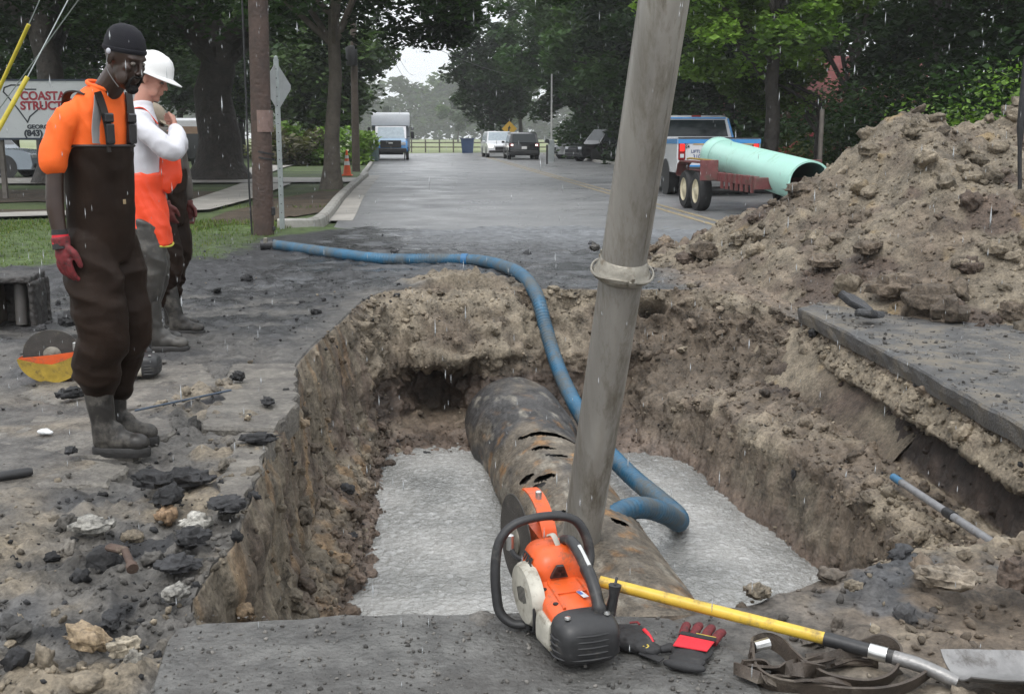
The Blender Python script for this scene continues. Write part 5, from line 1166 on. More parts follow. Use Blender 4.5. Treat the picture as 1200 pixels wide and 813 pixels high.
    MB().lathe([(.05, -.006), (.05, .006), (.035, .010), (.015, .011), (.015, .02), (0, .02)], 20, (bc[0], bc[1]+.001, bc[2]), 'Y').build('blade_flange', M_STEELR, bl, True)
    a0, a1 = R(guard_from), R(guard_to); nseg = 22; outer_, rr_ = [], .172
    def gsec(a, rr): return (bc[0]+rr*math.cos(a), bc[2]+rr*math.sin(a))
    b = MB(); poly = [(bc[0], bc[2])]+[gsec(a0+(a1-a0)*k/nseg, rr_) for k in range(nseg+1)]; b.prism(poly, min(gy, gy+.006) if gw > 0 else gy-.006, gy+.006 if gw > 0 else gy, 'XZ')
    gd = b.build('blade_guard', M_SORG, t)
    b = MB()
    for k in range(nseg):
        q0, q1 = gsec(a0+(a1-a0)*k/nseg, rr_), gsec(a0+(a1-a0)*(k+1)/nseg, rr_); i0, i1 = gsec(a0+(a1-a0)*k/nseg, rr_+.006), gsec(a0+(a1-a0)*(k+1)/nseg, rr_+.006)
        b.add([(q0[0], gy, q0[1]), (q1[0], gy, q1[1]), (q1[0], gy+gw, q1[1]), (q0[0], gy+gw, q0[1]), (i0[0], gy, i0[1]), (i1[0], gy, i1[1]), (i1[0], gy+gw, i1[1]), (i0[0], gy+gw, i0[1])], [(0, 1, 2, 3), (7, 6, 5, 4), (3, 2, 6, 7), (4, 5, 1, 0)])
    b.build('guard_rim', M_SORG, gd)
    if guard_from < 0 or guard_to > 300:
        b = MB(); poly = [gsec(a0+(a1-a0)*k/nseg, .183) for k in range(nseg+1)]; m_ = len(poly); poly = poly+[gsec(a1-.5, .09), gsec((a0+a1)/2, .06), gsec(a0+.5, .09)]; b.prism(poly, gy+.008, gy+.011, 'XZ'); b.build('inner_guard', M_YGUARD, gd)
    am = R((guard_from+guard_to)/2-20)
    MB().lathe([(.010, 0), (.010, .03), (.006, .034), (0, .035)], 10, (bc[0]+.172*math.cos(am), -.026, bc[2]+.172*math.sin(am))).build('water_nozzle', M_CHR, gd, True)
    MB().lathe([(.012, -.02), (.012, .03), (.006, .034), (0, .035)], 10, (.40, .09, .235)).build('hose_fitting', M_CHR, t, True)
    MB().tube(bez([(.40, .09, .22), (.37, .08, .2), (.34, .05, .19)], 4), .008, 7).build('water_hose', M_RUB, t, True)
    MB().tube(bez([(.255, -.01, .27), (.275, .0, .305), (.29, .01, .30)], 4), (.010, .004), 8).build('white_tag', M_SGRY, t, True)
    o = text('lettering', 'STIHL', .030, M_SBLK2, (.285, .0785, .232), (PI/2-.42, 0, PI), t, .0012, .0012, 1.15)
    o.location = (.275, .0775, .236); o.rotation_euler = (R(66), 0, PI)
    MB().box((.10, -.022, .1825), (.05, .016, .0015), R(8)).build('sticker', M_LBL, t); MB().box((.105, -.018, .1838), (.022, .010, .001), R(8)).build('sticker_print', M_LBLB, t)
    return t
q = at(690, 792, 0)
make_saw('orange cut-off saw in front with its blade over the edge of the hole', (q.x-.005, q.y+.01, .025), R(90+17), 78, 180)
q = at(160, 447, 0)
make_saw('second orange cut-off saw behind the front worker with its round blade facing out', (q.x+.09, q.y+.02, .02), R(187), 172, 355, 0, .062, -.07, .02)

# ---- gloves on the slab
M_GBLK = mat('black glove fabric', (.018, .018, .019), .7, var=.3, scale=30, bump=.5, bscale=120, dirt=(.07, .065, .06), dirt_amt=.25, bdist=.003)
M_GRED = mat('red glove fabric', (.62, .02, .035), .6, var=.15, scale=30, bump=.4, bscale=150, bdist=.002)
M_GREDD = mat('dirty red glove fabric', (.17, .018, .022), .65, var=.35, scale=40, bump=.5, bscale=120, dirt=(.03, .025, .025), dirt_amt=.45, bdist=.003)
M_GYEL = mat('yellow trim', (.5, .38, .06), .5)
q = at(812, 768, .03); g = thing('work_glove', 'red and black work glove lying flat with spread fingers', 'glove', (q.x, q.y+.01, .028), R(-22)); g.scale = (1.12, 1.25, 1.0)
def remesh_obj(name, mb, vox, m, parent, it=3, disp=None):
    V_, F_ = remesh(mb, vox, it, disp); return mesh_np(name, V_, F_, m, parent)
b = MB(); b.ell((-.0, 0, .014), (.052, .058, .016)); b.ell((-.0, -.05, .013), (.046, .035, .015)); b.tube([(-.05, -.0, .012), (-.075, -.02, .010)], (.014, .010), 8)
remesh_obj('palm', b, .0035, M_GBLK, g)
b = MB(); b.prism([(-.042, -.022), (.040, -.022), (.046, .028), (-.040, .035)], .0292, .0318, 'XY'); b.build('back_panel', M_GRED, g)
b = MB(); b.prism([(-.044, .036), (.048, .030), (.047, .046), (-.040, .052)], .029, .033, 'XY'); b.build('knuckle_band', M_GBLK, g); MB().box((.02, .052, .030), (.05, .003, .004), R(-5)).build('piping', M_GYEL, g)
for k, (fx, fl) in enumerate(((-.036, .072), (-.012, .082), (.014, .080), (.038, .064))):
    b = MB(); pts = [(fx, .045, .016), (fx*1.15, .05+fl*.55, .020), (fx*1.25, .05+fl, .012)]; b.tube(bez(pts, 4), [.0125]*4+[.012]*4+[.009], 10); b.ell(pts[-1], (.0095, .0095, .008)); remesh_obj('finger', b, .003, M_GREDD, g, 2)
b = MB(); b.ell((-.0, -.075, .012), (.055, .016, .014)); remesh_obj('cuff', b, .0035, M_GBLK, g)
b = MB(); b.box((-.085, -.055, .010), (.062, .022, .006), R(-20), .002); b.build('wrist_strap', M_GBLK, g)
q = at(742, 757, .03); g = thing('work_glove', 'crumpled black glove with red edging touching the saw', 'glove', (q.x, q.y, .026), R(-25))
def crump(V_): return .006*fbm(V_*22, 3)+.004*fbm(V_*60+3, 2)
b = MB(); b.ell((-.01, .0, .02), (.075, .045, .028)); b.ell((.045, -.02, .015), (.04, .03, .018)); b.ell((-.04, .03, .022), (.04, .03, .024)); b.ell((-.0, .035, .03), (.03, .02, .02)); remesh_obj('glove_body', b, .004, M_GBLK, g, 3, crump)
b = MB(); b.tube(bez([(.02, .03, .045), (.04, .012, .040), (.055, -.002, .028)], 4), (.006, .004), 7); b.build('red_edging', M_GRED, g, True); MB().tube(bez([(-.03, .055, .044), (-.01, .06, .048), (0, .052, .046)], 3), (.004, .003), 6).build('red_edging', M_GREDD, g, True)
MB().tube(bez([(.040, -.035, .028), (.05, -.04, .027), (.054, -.032, .030), (.048, -.028, .031)], 3), .0022, 6).build('logo', M_GYEL, g, True)

# ---- shovel
M_SHY = mat('yellow fibreglass handle', (.62, .42, .05), .4, var=.15, scale=12, bump=.12, dirt=(.20, .15, .07), dirt_amt=.42, dscale=18)
M_SHM = mat('worn shovel steel', (.24, .235, .23), .42, .6, var=.35, scale=10, bump=.3, dirt=(.07, .06, .05), dirt_amt=.35)
sv = thing('shovel', 'yellow handled shovel lying from behind the saw to the lower right corner', 'shovel', (0, 0, 0))
s1, s2, s3, s4 = at(703, 681, .16), at(968, 748, .085), at(1052, 771, .075), at(1122, 799, .05)
MB().tube([s1, s2], .0165, 16).build('handle', M_SHY, sv, True)
MB().tube([s2-(s2-s1).normalized()*.004, s2.lerp(s3, .5), s3], [.0195, .0185, .0175], 16).build('handle_grip', M_SBLK2, sv, True)
mm_ = s2.lerp(s3, .72); dd_ = (s3-s2).normalized(); MB().tube([mm_-dd_*.02, mm_+dd_*.025], .0205, 16).build('steel_collar', M_CHR, sv, True)
MB().tube(bez([s3-dd_*.01, s3.lerp(s4, .4)+Vector((0, 0, .006)), s4], 5), [.019]*5+[.0185]*5+[.016], 14).build('socket', M_SHM, sv, True)
bx_ = at(1118, 796, .05); nx = Vector((.93, .12, 0)).normalized()
ny_ = Vector((-nx.y, nx.x, 0)); b = MB(); rowsb = []
for i in range(13):
    u_ = i/12*.30; wv_ = (.075+.01*min(1, i/3))*(1 if i < 8 else 1-.06*(i-8)**1.3); ring = []
    for j in range(11):
        v_ = (j-5)/5; ring.append(bx_+nx*u_+ny_*(v_*wv_)+Vector((0, 0, .035*abs(v_)**2.2+.012-.02*math.sin(u_*6))))
    rowsb.append(ring)
vs = [p for r_2 in rowsb for p in r_2]+[p-Vector((0, 0, .004)) for r_2 in rowsb for p in r_2]; n1 = 13*11; fs = []
for i in range(12):
    for j in range(10): a = i*11+j; fs.append((a, a+1, a+12, a+11)); fs.append((a+n1+11, a+n1+12, a+n1+1, a+n1))
for i in range(12): fs += [(i*11, i*11+11, i*11+11+n1, i*11+n1), (i*11+10+n1, i*11+21+n1, i*11+21, i*11+10)]
for j in range(10): fs += [(j+n1, j+1+n1, j+1, j), (132+j, 133+j, 133+j+n1, 132+j+n1)]
b.add(vs, fs); b.build('blade', M_SHM, sv, True, 40)
# ---- webbing strap in loops
M_STRAP = mat('muddy brown webbing', (.055, .042, .032), .6, var=.4, scale=30, bump=.9, bscale=220, dirt=(.13, .11, .085), dirt_amt=.35, dscale=14, bdist=.003)
def ribbon(b, pts, wd, th=.0035, tw=None, n=8):
    P_ = bez(pts, n); m_ = len(P_); secs = []
    for i, p in enumerate(P_):
        t_ = (P_[min(i+1, m_-1)]-P_[max(i-1, 0)]).normalized(); a = i/(m_-1); u_ = Vector(tw(a) if tw else (0, 0, 1)); u_ = (u_-t_*u_.dot(t_)).normalized(); v_ = t_.cross(u_)
        secs.append([p+u_*wd/2+v_*th, p-u_*wd/2+v_*th, p-u_*wd/2-v_*th, p+u_*wd/2-v_*th])
    b.loft(secs)
st_ = thing('lifting_strap', 'tangled muddy brown webbing strap with a standing loop over the shovel', 'strap', (0, 0, 0))
b = MB(); ribbon(b, [at(945, 775, .045), at(975, 772, .05), at(1003, 762, .065), at(1030, 752, .085), at(1050, 760, .08), at(1054, 776, .06), at(1042, 794, .04), at(1015, 801, .032), at(975, 796, .035), at(948, 784, .045), at(930, 771, .055), at(914, 756, .06), at(898, 750, .055), at(882, 757, .05), at(880, 772, .045)], .042, tw=lambda a: (.25*math.sin(a*9), .5*math.cos(a*7), .8)); b.build('strap_loop', M_STRAP, st_, True)
b = MB(); ribbon(b, [at(880, 760, .05), at(884, 785, .04), at(905, 800, .035), at(940, 806, .03), at(985, 812, .03), at(1030, 812, .035), at(1065, 803, .045), at(1092, 786, .05)], .045, tw=lambda a: (.1, -.35, .9)); b.build('strap_end', M_STRAP, st_, True)
b = MB(); r_ = random.Random(9)
for k in range(9):
    x1_, y1_ = r_.uniform(890, 1000), r_.uniform(768, 806); pts = [at(x1_-30+r_.uniform(-9, 9), y1_+r_.uniform(-8, 8), r_.uniform(.03, .06)), at(x1_, y1_+r_.uniform(-5, 9), r_.uniform(.03, .07)), at(x1_+28+r_.uniform(-9, 20), y1_+r_.uniform(-6, 12), .035)]
    ribbon(b, pts, r_.uniform(.03, .045), tw=lambda a, k=k: (math.sin(k*2.1+a*3), math.cos(k*1.3+a*2), .9*math.sin(k+a*2)+.3))
b.build('strap_folds', M_STRAP, st_, True)
q = at(893, 757, .06); MB().tube([(q.x-.02, q.y, q.z), (q.x+.02, q.y+.01, q.z+.005)], [.014, .016], 10).build('buckle', M_CHR, st_, True)
# ---- rods, bolts, scraps
a, b_ = at(1047, 563, -.53), at(1174, 648, -.42)
rd = thing('grey_rod', 'grey plastic rod with a blue tip lying on the ledge at right', 'rod', (0, 0, 0)); m_ = a.lerp(b_, .58); dd_ = (b_-a).normalized()
M_RODG = mat('grey plastic rod', (.20, .20, .205), .45, var=.2, scale=20, dirt=(.12, .10, .08), dirt_amt=.35)
MB().tube([a+Vector((0, 0, .02)), b_+Vector((0, 0, .02))], .021, 14).build('rod', M_RODG, rd, True); MB().tube([a+Vector((0, 0, .02))-dd_*.003, a+dd_*.13+Vector((0, 0, .02))], .0225, 14).build('blue_tip', mat('faded blue tape', (.05, .16, .28), .5, var=.3, dirt=(.2, .2, .19), dirt_amt=.3), rd, True)
MB().tube([m_-dd_*.05+Vector((0, 0, .02)), m_+dd_*.05+Vector((0, 0, .02))], .026, 14).build('coupling', M_DKMET, rd, True)
a, b_ = at(158, 481, .03), at(271, 457, .07)
tag(MB().tube([a, b_], .006, 8).build('thin_rod', mat('thin blue grey rod', (.06, .08, .11), .5, .3), None, True), 'thin dark rod lying across the broken concrete beside the front boots', 'rod')
a, b_ = at(-12, 560, .03), at(38, 552, .03)
tag(MB().tube([a, a.lerp(b_, .9), b_], [.022, .02, .014], 12).build('black_stick', M_RUB, None, True), 'short thick black stick on the mud at the left border', 'stick')
q = at(150, 655, .05); bt = thing('rusty_bolt', 'rusty brown bolt with a round head in the rubble', 'bolt', (q.x, q.y, .03)); M_RUST = mat('rusty brown iron', (.085, .055, .042), .7, .2, var=.3, scale=25, bump=.5, dirt=(.20, .16, .12), dirt_amt=.35)
q2 = at(156, 668, .04); dv = Vector((q2.x-q.x, q2.y-q.y, -.01)).normalized()
MB().tube([-dv*.05+Vector((0, 0, .03)), dv*.06+Vector((0, 0, .025))], .013, 12).build('shank', M_RUST, bt, True); MB().tube([dv*.055+Vector((0, 0, .025)), dv*.075+Vector((0, 0, .022))], .019, 14).build('head', M_RUST, bt, True)
MB().box(tuple(-dv*.06+Vector((-.03, 0, .03))), (.07, .035, .022), R(-25), .008).build('bent_plate', M_RUST, bt)
q = at(52, 506, .03); b = MB(); b.ell((0, 0, .012), (.035, .022, .014)); b.ell((.025, -.012, .01), (.022, .014, .010)); V_, F_ = remesh(b, .004, 2, lambda V: .006*fbm(V*40, 2)); o = mesh_np('white_scrap', V_, F_, mat('crumpled white paper', (.65, .66, .66), .6)); o.location = (q.x, q.y, .02); tag(o, 'crumpled white scrap on the mud in front of the far saw', 'scrap')
q = at(262, 15, Y=3); 
# bent black rod standing in the heap
q = at(1191, 272, Y=10.2); zt_ = at(1196, 150, Y=10.2)
rt_ = MB().tube(bez([(zt_.x+.02, 10.2, zt_.z+.9), (zt_.x, 10.2, zt_.z), (q.x+.01, 10.2, q.z+.25), (q.x-.01, 10.19, q.z+.03), (q.x+.03, 10.17, q.z-.02), (q.x+.12, 10.15, q.z)], 5), [.035]*6+[.02]*20, 8).build('bent_rod', M_DKMET, None, True); tag(rt_, 'bent black rod stuck upright in the heap at the right border', 'rod')
# mud-caked steel bucket at the left border
q = at(20, 385, 0); M_MUDST = mat('mud caked steel', (.035, .032, .030), .5, .1, var=.4, scale=9, bump=1, bscale=25, dirt=(.11, .10, .085), dirt_amt=.4, dscale=6, bdist=.02)
bk = thing('steel_bucket', 'dark mud caked steel digging bucket standing at the left border', 'bucket', (q.x, q.y, 0), R(8))
def rough_box(name, c, d, m, parent, amp=.012):
    b = MB(); b.box(c, d, 0, .012); V_, F_ = remesh(b, .014, 2, lambda V: amp*fbm(V*9, 3)+amp*.4*fbm(V*30, 2)); return mesh_np(name, V_, F_, m, parent)
rough_box('top_plate', (-.02, .12, .37), (.34, .42, .06), M_MUDST, bk); rough_box('side_plate', (.14, .08, .18), (.05, .34, .36), M_MUDST, bk); rough_box('side_plate', (-.17, .10, .18), (.05, .40, .36), mat('mud caked tan plate', (.12, .10, .08), .6, var=.3, scale=9, bump=.5), bk)
rough_box('back_plate', (0, .30, .18), (.34, .05, .36), M_MUDST, bk); MB().tube([(.04, .0, .03), (.04, .03, .34)], .045, 14).build('inner_pin', mat('grey muddy pin', (.07, .065, .06), .6, var=.3), bk, True)
# ================================================================ PEOPLE
def hring(cx_, cy_, z_, rx_, ry_, n=20, p=2.3):
    out_ = []
    for k in range(n):
        a = 2*PI*k/n; c, s = math.cos(a), math.sin(a)
        out_.append((cx_+rx_*math.copysign(abs(c)**(2/p), c), cy_+ry_*math.copysign(abs(s)**(2/p), s), z_))
    return out_
def folds(amp, zs=9., hs=3.2, seed=0, lo=None, hi=None):
    def f(V_):
        n1 = fbm(V_*2.2+seed, 2); q = V_*np.array((hs, hs, zs)); q[:, 2] += V_[:, 0]*6+n1*2.2+V_[:, 1]*3
        r_ = 1-2*np.abs(perlin(q+seed)); r2 = fbm(V_*np.array((7, 7, 16))+seed, 3)
        a = amp*(.75*r_+.35*r2+.6*n1)
        return a
    return f
def head_parts(b, tilt_m):
    M0 = b.M.copy(); b.M = M0 @ tilt_m
    b.ell((-.008, 0, .035), (.098, .077, .098), 20, 14); b.ell((.030, 0, -.035), (.062, .062, .075), 16, 10); b.ell((.040, 0, -.082), (.050, .046, .034), 14, 8); b.ell((.076, 0, -.100), (.020, .026, .018), 10, 6)
    b.ell((.072, 0, .030), (.024, .056, .014), 12, 6); b.tube([(.088, 0, .026), (.100, 0, .004), (.112, 0, -.018)], [.008, .010, .012], 8); b.ell((.113, 0, -.021), (.012, .011, .010), 8, 6)
    for s in (-1, 1):
        b.ell((.102, s*.012, -.026), (.010, .008, .007), 8, 6); b.ell((.062, s*.042, -.012), (.026, .020, .018), 10, 6); b.ell((.050, s*.048, -.060), (.036, .014, .034), 10, 6)
        b.ell((-.008, s*.080, -.004), (.017, .008, .030), 10, 8); b.ell((-.014, s*.087, .004), (.012, .006, .024), 8, 6)
    b.ell((.094, 0, -.050), (.011, .024, .0065), 10, 6); b.ell((.092, 0, -.063), (.011, .021, .0075), 10, 6); b.ell((.082, 0, -.045), (.014, .026, .018), 10, 6)
    b.M = M0
def hand_parts(b, wrist, dirv, palm_n, thumb_v, curl=.35, sc=1.0, r_=1.0):
    """palm and five bent fingers; dirv along the hand, thumb_v towards the thumb side"""
    w_ = Vector(wrist); d = Vector(dirv).normalized(); t = Vector(thumb_v); t = (t-d*t.dot(d)).normalized(); n = Vector(palm_n); n = (n-d*n.dot(d)-t*n.dot(t)).normalized()
    Mx = Matrix((d, t, n)).transposed()
    b.ell(w_+d*.052*sc, (.054*sc, .042*sc, .0165*sc*r_), 12, 8, Mx); b.tube([w_-d*.02, w_+d*.02], [.029*sc*r_, .027*sc*r_], 10)
    for k, (off, L_) in enumerate(((.031, .070), (.010, .080), (-.011, .074), (-.030, .058))):
        p = w_+d*.092*sc+t*off*sc; pts = [p-d*.02, p]; dv_ = d.copy(); a = curl*(.7+.15*k)
        for j, f_ in enumerate((.45, .32, .23)):
            dv_ = (Matrix.Rotation(a, 3, t) @ dv_) if (Matrix.Rotation(a, 3, t) @ dv_).dot(n) > dv_.dot(n) else (Matrix.Rotation(-a, 3, t) @ dv_)
            p = p+dv_*L_*f_*sc; pts.append(p.copy())
        b.tube(pts, [.0098*r_*sc, .0095*r_*sc, .0088*r_*sc, .008*r_*sc, .0068*r_*sc], 8); b.ell(pts[-1], (.0075*r_*sc,)*3, 8, 6)
    p0 = w_+d*.025*sc+t*.026*sc; p1 = p0+(d*.6+t*.6+n*.35).normalized()*.040*sc; p2 = p1+(d*.95+t*.15+n*.35).normalized()*.030*sc; p3 = p2+(d+n*.35).normalized()*.022*sc
    b.tube([p0, p1, p2, p3], [.014*sc*r_, .012*sc*r_, .010*sc*r_, .0085*sc*r_], 8); b.ell(p3, (.0085*sc*r_,)*3, 8, 6)
def surf_x(V_, y_, z_, r_=.02):
    d_ = (V_[:, 1]-y_)**2+(V_[:, 2]-z_)**2; m_ = d_ < r_*r_
    return float(V_[m_, 0].max()) if m_.any() else float(V_[np.argmin(d_), 0])
def boots(t, feet, m_b, m_s, h=.36, vox=.009):
    for (fx, fy, yaw, ax, ay) in feet:              # foot position and shaft top
        b = MB(); b.M = Matrix.Translation((fx, fy, 0)) @ Matrix.Rotation(yaw, 4, 'Z')
        b.tube([(.0, 0, .06), (-.005, 0, .14), (-.008+ax*.4, ay*.4, .24), (ax, ay, h)], [(.052, .060), (.052, .056), (.064, .064), (.072, .072)], 16, flat=(1, 0, 0))
        b.ell((-.005, 0, .055), (.058, .042, .05), 14, 8); b.ell((.075, 0, .058), (.085, .044, .048), 14, 8); b.ell((.150, 0, .050), (.062, .048, .040), 14, 8); b.ell((.04, 0, .10), (.06, .036, .045), 12, 8)
        V_, F_ = remesh(b, vox, 3, folds(.0035, 12, 8, fx*9)); bo = mesh_np('boot', V_, F_, m_b, t)
        b = MB(); b.M = Matrix.Translation((fx, fy, 0)) @ Matrix.Rotation(yaw, 4, 'Z'); pl = []
        for k in range(28):
            a = 2*PI*k/28; c, s = math.cos(a), math.sin(a); x_ = .075+.142*c; wv_ = .050-.010*math.exp(-((x_-.045)/.04)**2); pl.append((x_, wv_*math.copysign(abs(s)**.75, s)))
        b.loft([[(x_*.99, y_*.95, -.01) for x_, y_ in pl], [(x_, y_, .004) for x_, y_ in pl], [(x_, y_, .026) for x_, y_ in pl], [(x_*.98+.001, y_*.9, .032) for x_, y_ in pl]]); b.build('sole', m_s, bo, True, 50)
def limb_tube(b, pts, rs, n=16, k=5):
    P_ = bez(pts, k); R_ = np.interp(np.linspace(0, len(rs)-1, len(P_)), range(len(rs)), rs); b.tube(P_, list(R_), n); b.ell(P_[0], (rs[0],)*3, 12, 8); b.ell(P_[-1], (rs[-1],)*3, 12, 8)
def soft_col(name, c, rough=.75, var=.25, bump=.5, bscale=260, **k): return mat(name, c, rough, var=var, scale=6, bump=bump, bscale=bscale, bdist=.002, **k)
M_SKIND = mat('dark brown skin', (.040, .023, .017), .38, var=.2, scale=9, bump=.1, bscale=200, bdist=.001)
M_SKINL = mat('ruddy light skin', (.46, .23, .17), .5, var=.12, scale=9, bump=.1, bscale=200, bdist=.001)
M_TEE = soft_col('hi-vis orange cotton', (.90, .135, .012), .75, .06); M_TAPE = mat('grey reflective tape', (.30, .30, .30), .4, .1, var=.1)
M_WADER = soft_col('wet brown wader fabric', (.020, .0125, .009), .55, .35, .5, 120, dirt=(.034, .025, .019), dirt_amt=.15, spec=.10)
M_STRAPB = soft_col('black brown strap', (.020, .015, .013), .55); M_BKL = mat('black buckle', (.012, .012, .014), .3)
M_KNIT = soft_col('black knit', (.008, .008, .012), .95, .2, 1, 300); M_BOOT = mat('muddy rubber boot', (.030, .028, .026), .38, var=.35, scale=7, bump=.3, bscale=30, dirt=(.12, .11, .095), dirt_amt=.5, dscale=7, bdist=.005, spec=.3)
M_SOLE = mat('black muddy sole', (.018, .017, .016), .6, var=.3, scale=20, bump=.4); M_WHITE = soft_col('white cotton', (.62, .62, .66), .8, .05); M_OBIB = soft_col('orange rain bib', (.88, .075, .02), .45, .06, .2)
M_GWADER = mat('muddy grey hip boot', (.045, .043, .039), .4, var=.4, scale=6, bump=.4, bscale=25, dirt=(.12, .11, .095), dirt_amt=.4, dscale=6, bdist=.006)
M_HAT = mat('white hard hat', (.78, .78, .77), .28, var=.03, bump=0); M_EYE = mat('eye white', (.16, .14, .12), .3, bump=0); M_PUP = mat('dark iris', (.01, .008, .006), .2, bump=0); M_HAIR = soft_col('black hair', (.008, .006, .005), .9, .3, 1, 200); M_HAIRB = soft_col('brown hair', (.06, .035, .02), .8, .3, 1, 200)
def dark_torso(b, lean=0, k=1):
    b.loft([hring(-.01, 0, .95, .10, .13), hring(-.01, 0, 1.15, .10, .13), hring(0, 0, 1.35, .10*k, .145*k), hring(lean, 0, 1.46, .085*k, .145*k), hring(lean, 0, 1.52, .055, .07)])

# ---- front worker
q = at(136, 527, 0); pz = ground_z(q.x, q.y)
P1 = thing('person', 'worker in a black knit cap, orange t-shirt and brown chest waders looking down', 'person', (q.x+.01, q.y, .012), R(-22)); P1.scale = (.93, .90, 1.01)
H1 = Matrix.Translation((.205, -.02, 1.690)) @ Matrix.Rotation(R(-4), 4, 'Z') @ Matrix.Rotation(R(24), 4, 'Y')
b = MB(); head_parts(b, H1); dark_torso(b, .01, .8)
limb_tube(b, [(.01, 0, 1.48), (.065, 0, 1.55), (.155, -.01, 1.63)], [.070, .060, .060])
limb_tube(b, [(-.01, -.13, 1.44), (-.040, -.210, 1.35), (-.050, -.235, 1.20), (-.045, -.250, 1.08), (-.022, -.256, .955)], [.042, .042, .039, .040, .030])
limb_tube(b, [(-.01, .13, 1.44), (-.035, .185, 1.34), (-.05, .205, 1.20), (-.06, .205, 1.08), (-.055, .205, .965)], [.042, .042, .039, .038, .030])
hand_parts(b, (-.020, -.258, .945), (.10, .02, -1), (.2, 1, 0), (1, -.1, .1), .4)
hand_parts(b, (-.055, .205, .955), (.05, -.02, -1), (-.1, -1, 0), (1, .1, .1), .4)
V_, F_ = remesh(b, .0055, 3); mesh_np('body', V_, F_, M_SKIND, P1)
for s in (-1, 1):
    e_ = H1 @ Vector((.0815, s*.030, .010)); b = MB(); b.ell(e_, (.011, .012, .008), 10, 8); eo = b.build('eye', M_EYE, P1, True); e2 = H1 @ Vector((.090, s*.030, .006)); b = MB(); b.ell(e2, (.004, .005, .005), 8, 6); b.build('iris', M_PUP, eo, True)
b = MB(); b.M = H1; b.ell((.080, 0, -.098), (.026, .034, .022), 14, 8); b.ell((.097, 0, -.0405), (.011, .030, .0055), 12, 6)
for s in (-1, 1): b.tube([(.095, s*.028, -.044), (.088, s*.034, -.066), (.078, s*.030, -.09)], [.006, .007, .009], 8)
V_, F_ = remesh(b, .004, 1, lambda V: .003*fbm(V*90, 2)); mesh_np('goatee', V_, F_, M_HAIR, P1)
b = MB(); b.M = H1 @ Matrix.Rotation(R(-8), 4, 'Y'); prof = [(.0, .140), (.035, .137), (.066, .122), (.086, .098), (.097, .066), (.099, .044), (.096, .030)]
secs = []
for r_0, z_0 in prof[::-1]: secs.append([(-.006+r_0*1.03*math.cos(2*PI*k/30), r_0*.84*math.sin(2*PI*k/30), z_0+(.0 if z_0 > .03 else .012*math.cos(2*PI*k/30))) for k in range(30)])
b.loft([[(-.006+(x_+.006)*1.0, y_, z_) for x_, y_, z_ in secs[0]]]+secs); cp = b.build('knit_cap', M_KNIT, P1, True, 60)
b = MB(); b.M = H1 @ Matrix.Rotation(R(-8), 4, 'Y'); b.tube([(-.006+.1005*math.cos(a), .083*math.sin(a), .036+.010*math.cos(a)) for a in np.linspace(0, 2*PI, 30, endpoint=False)], (.005, .010), 8, closed=True); b.build('cap_rim', M_KNIT, cp, True)
e_ = H1 @ Vector((-.015, -.090, .022)); b = MB(); b.ell(e_, (.012, .007, .012), 10, 8); b.build('ear_plug', mat('pale earplug', (.5, .5, .55), .4), P1, True)
b = MB(); b.M = H1; b.tube(bez([(-.012, -.092, .02), (-.01, -.088, -.04), (.02, -.075, -.075), (.05, -.05, -.105)], 4), .0022, 6); b.build('ear_cord', mat('grey cord', (.2, .2, .2), .5), P1, True)
b = MB(); b.loft([hring(-.005, 0, 1.20, .118, .150), hring(0, 0, 1.30, .124, .158), hring(.0, 0, 1.40, .126, .165), hring(.006, 0, 1.475, .116, .160), hring(.026, 0, 1.53, .094, .122), hring(.05, 0, 1.562, .076, .090), hring(.072, 0, 1.582, .066, .072)])
limb_tube(b, [(-.0, -.115, 1.470), (-.022, -.178, 1.425), (-.042, -.220, 1.34), (-.050, -.236, 1.275)], [.056, .060, .060, .062]); limb_tube(b, [(-.0, .115, 1.470), (-.02, .165, 1.425), (-.035, .190, 1.34), (-.045, .198, 1.29)], [.056, .058, .058, .060])
TV, TF = remesh(b, .0075, 3, folds(.011, 6, 7, 3)); shirt = mesh_np('t_shirt', TV, TF, M_TEE, P1)
b = MB(); b.tube([(.062+.070*math.cos(a)+.0, .078*math.sin(a), 1.582-.022*math.cos(a)) for a in np.linspace(0, 2*PI, 30, endpoint=False)], .009, 8, closed=True); b.build('collar', M_TEE, shirt, True)
b = MB(); b.loft([hring(-.005, 0, .84, .115, .150, 24), hring(-.01, 0, .95, .135, .162, 24), hring(-.005, 0, 1.10, .138, .160, 24), hring(.0, 0, 1.22, .138, .162, 24), hring(.005, 0, 1.335, .138, .166, 24)])
limb_tube(b, [(-.01, -.09, .90), (.025, -.105, .72), (.06, -.11, .53), (.02, -.115, .42), (.0, -.11, .33), (-.002, -.105, .27)], [.115, .118, .102, .100, .088, .070]); limb_tube(b, [(-.01, .09, .90), (.01, .10, .72), (.025, .105, .52), (-.02, .11, .40), (-.045, .105, .30), (-.045, .1, .27)], [.115, .115, .100, .096, .085, .070])
WV, WF = remesh(b, .009, 3, lambda V: folds(.024, 6.5, 3.0, 11)(V)*(.30+.70*sstep(1.0, .75, V[:, 2]))*sstep(1.37, 1.32, V[:, 2])); mesh_np('chest_waders', WV, WF, M_WADER, P1)
b = MB(); b.tube([(.005+.141*math.copysign(abs(math.cos(a))**(2/2.3), math.cos(a)), .169*math.copysign(abs(math.sin(a))**(2/2.3), math.sin(a)), 1.335) for a in np.linspace(0, 2*PI, 40, endpoint=False)], .007, 6, closed=True); b.build('bib_hem', M_STRAPB, P1, True)
AV = np.concatenate([TV])
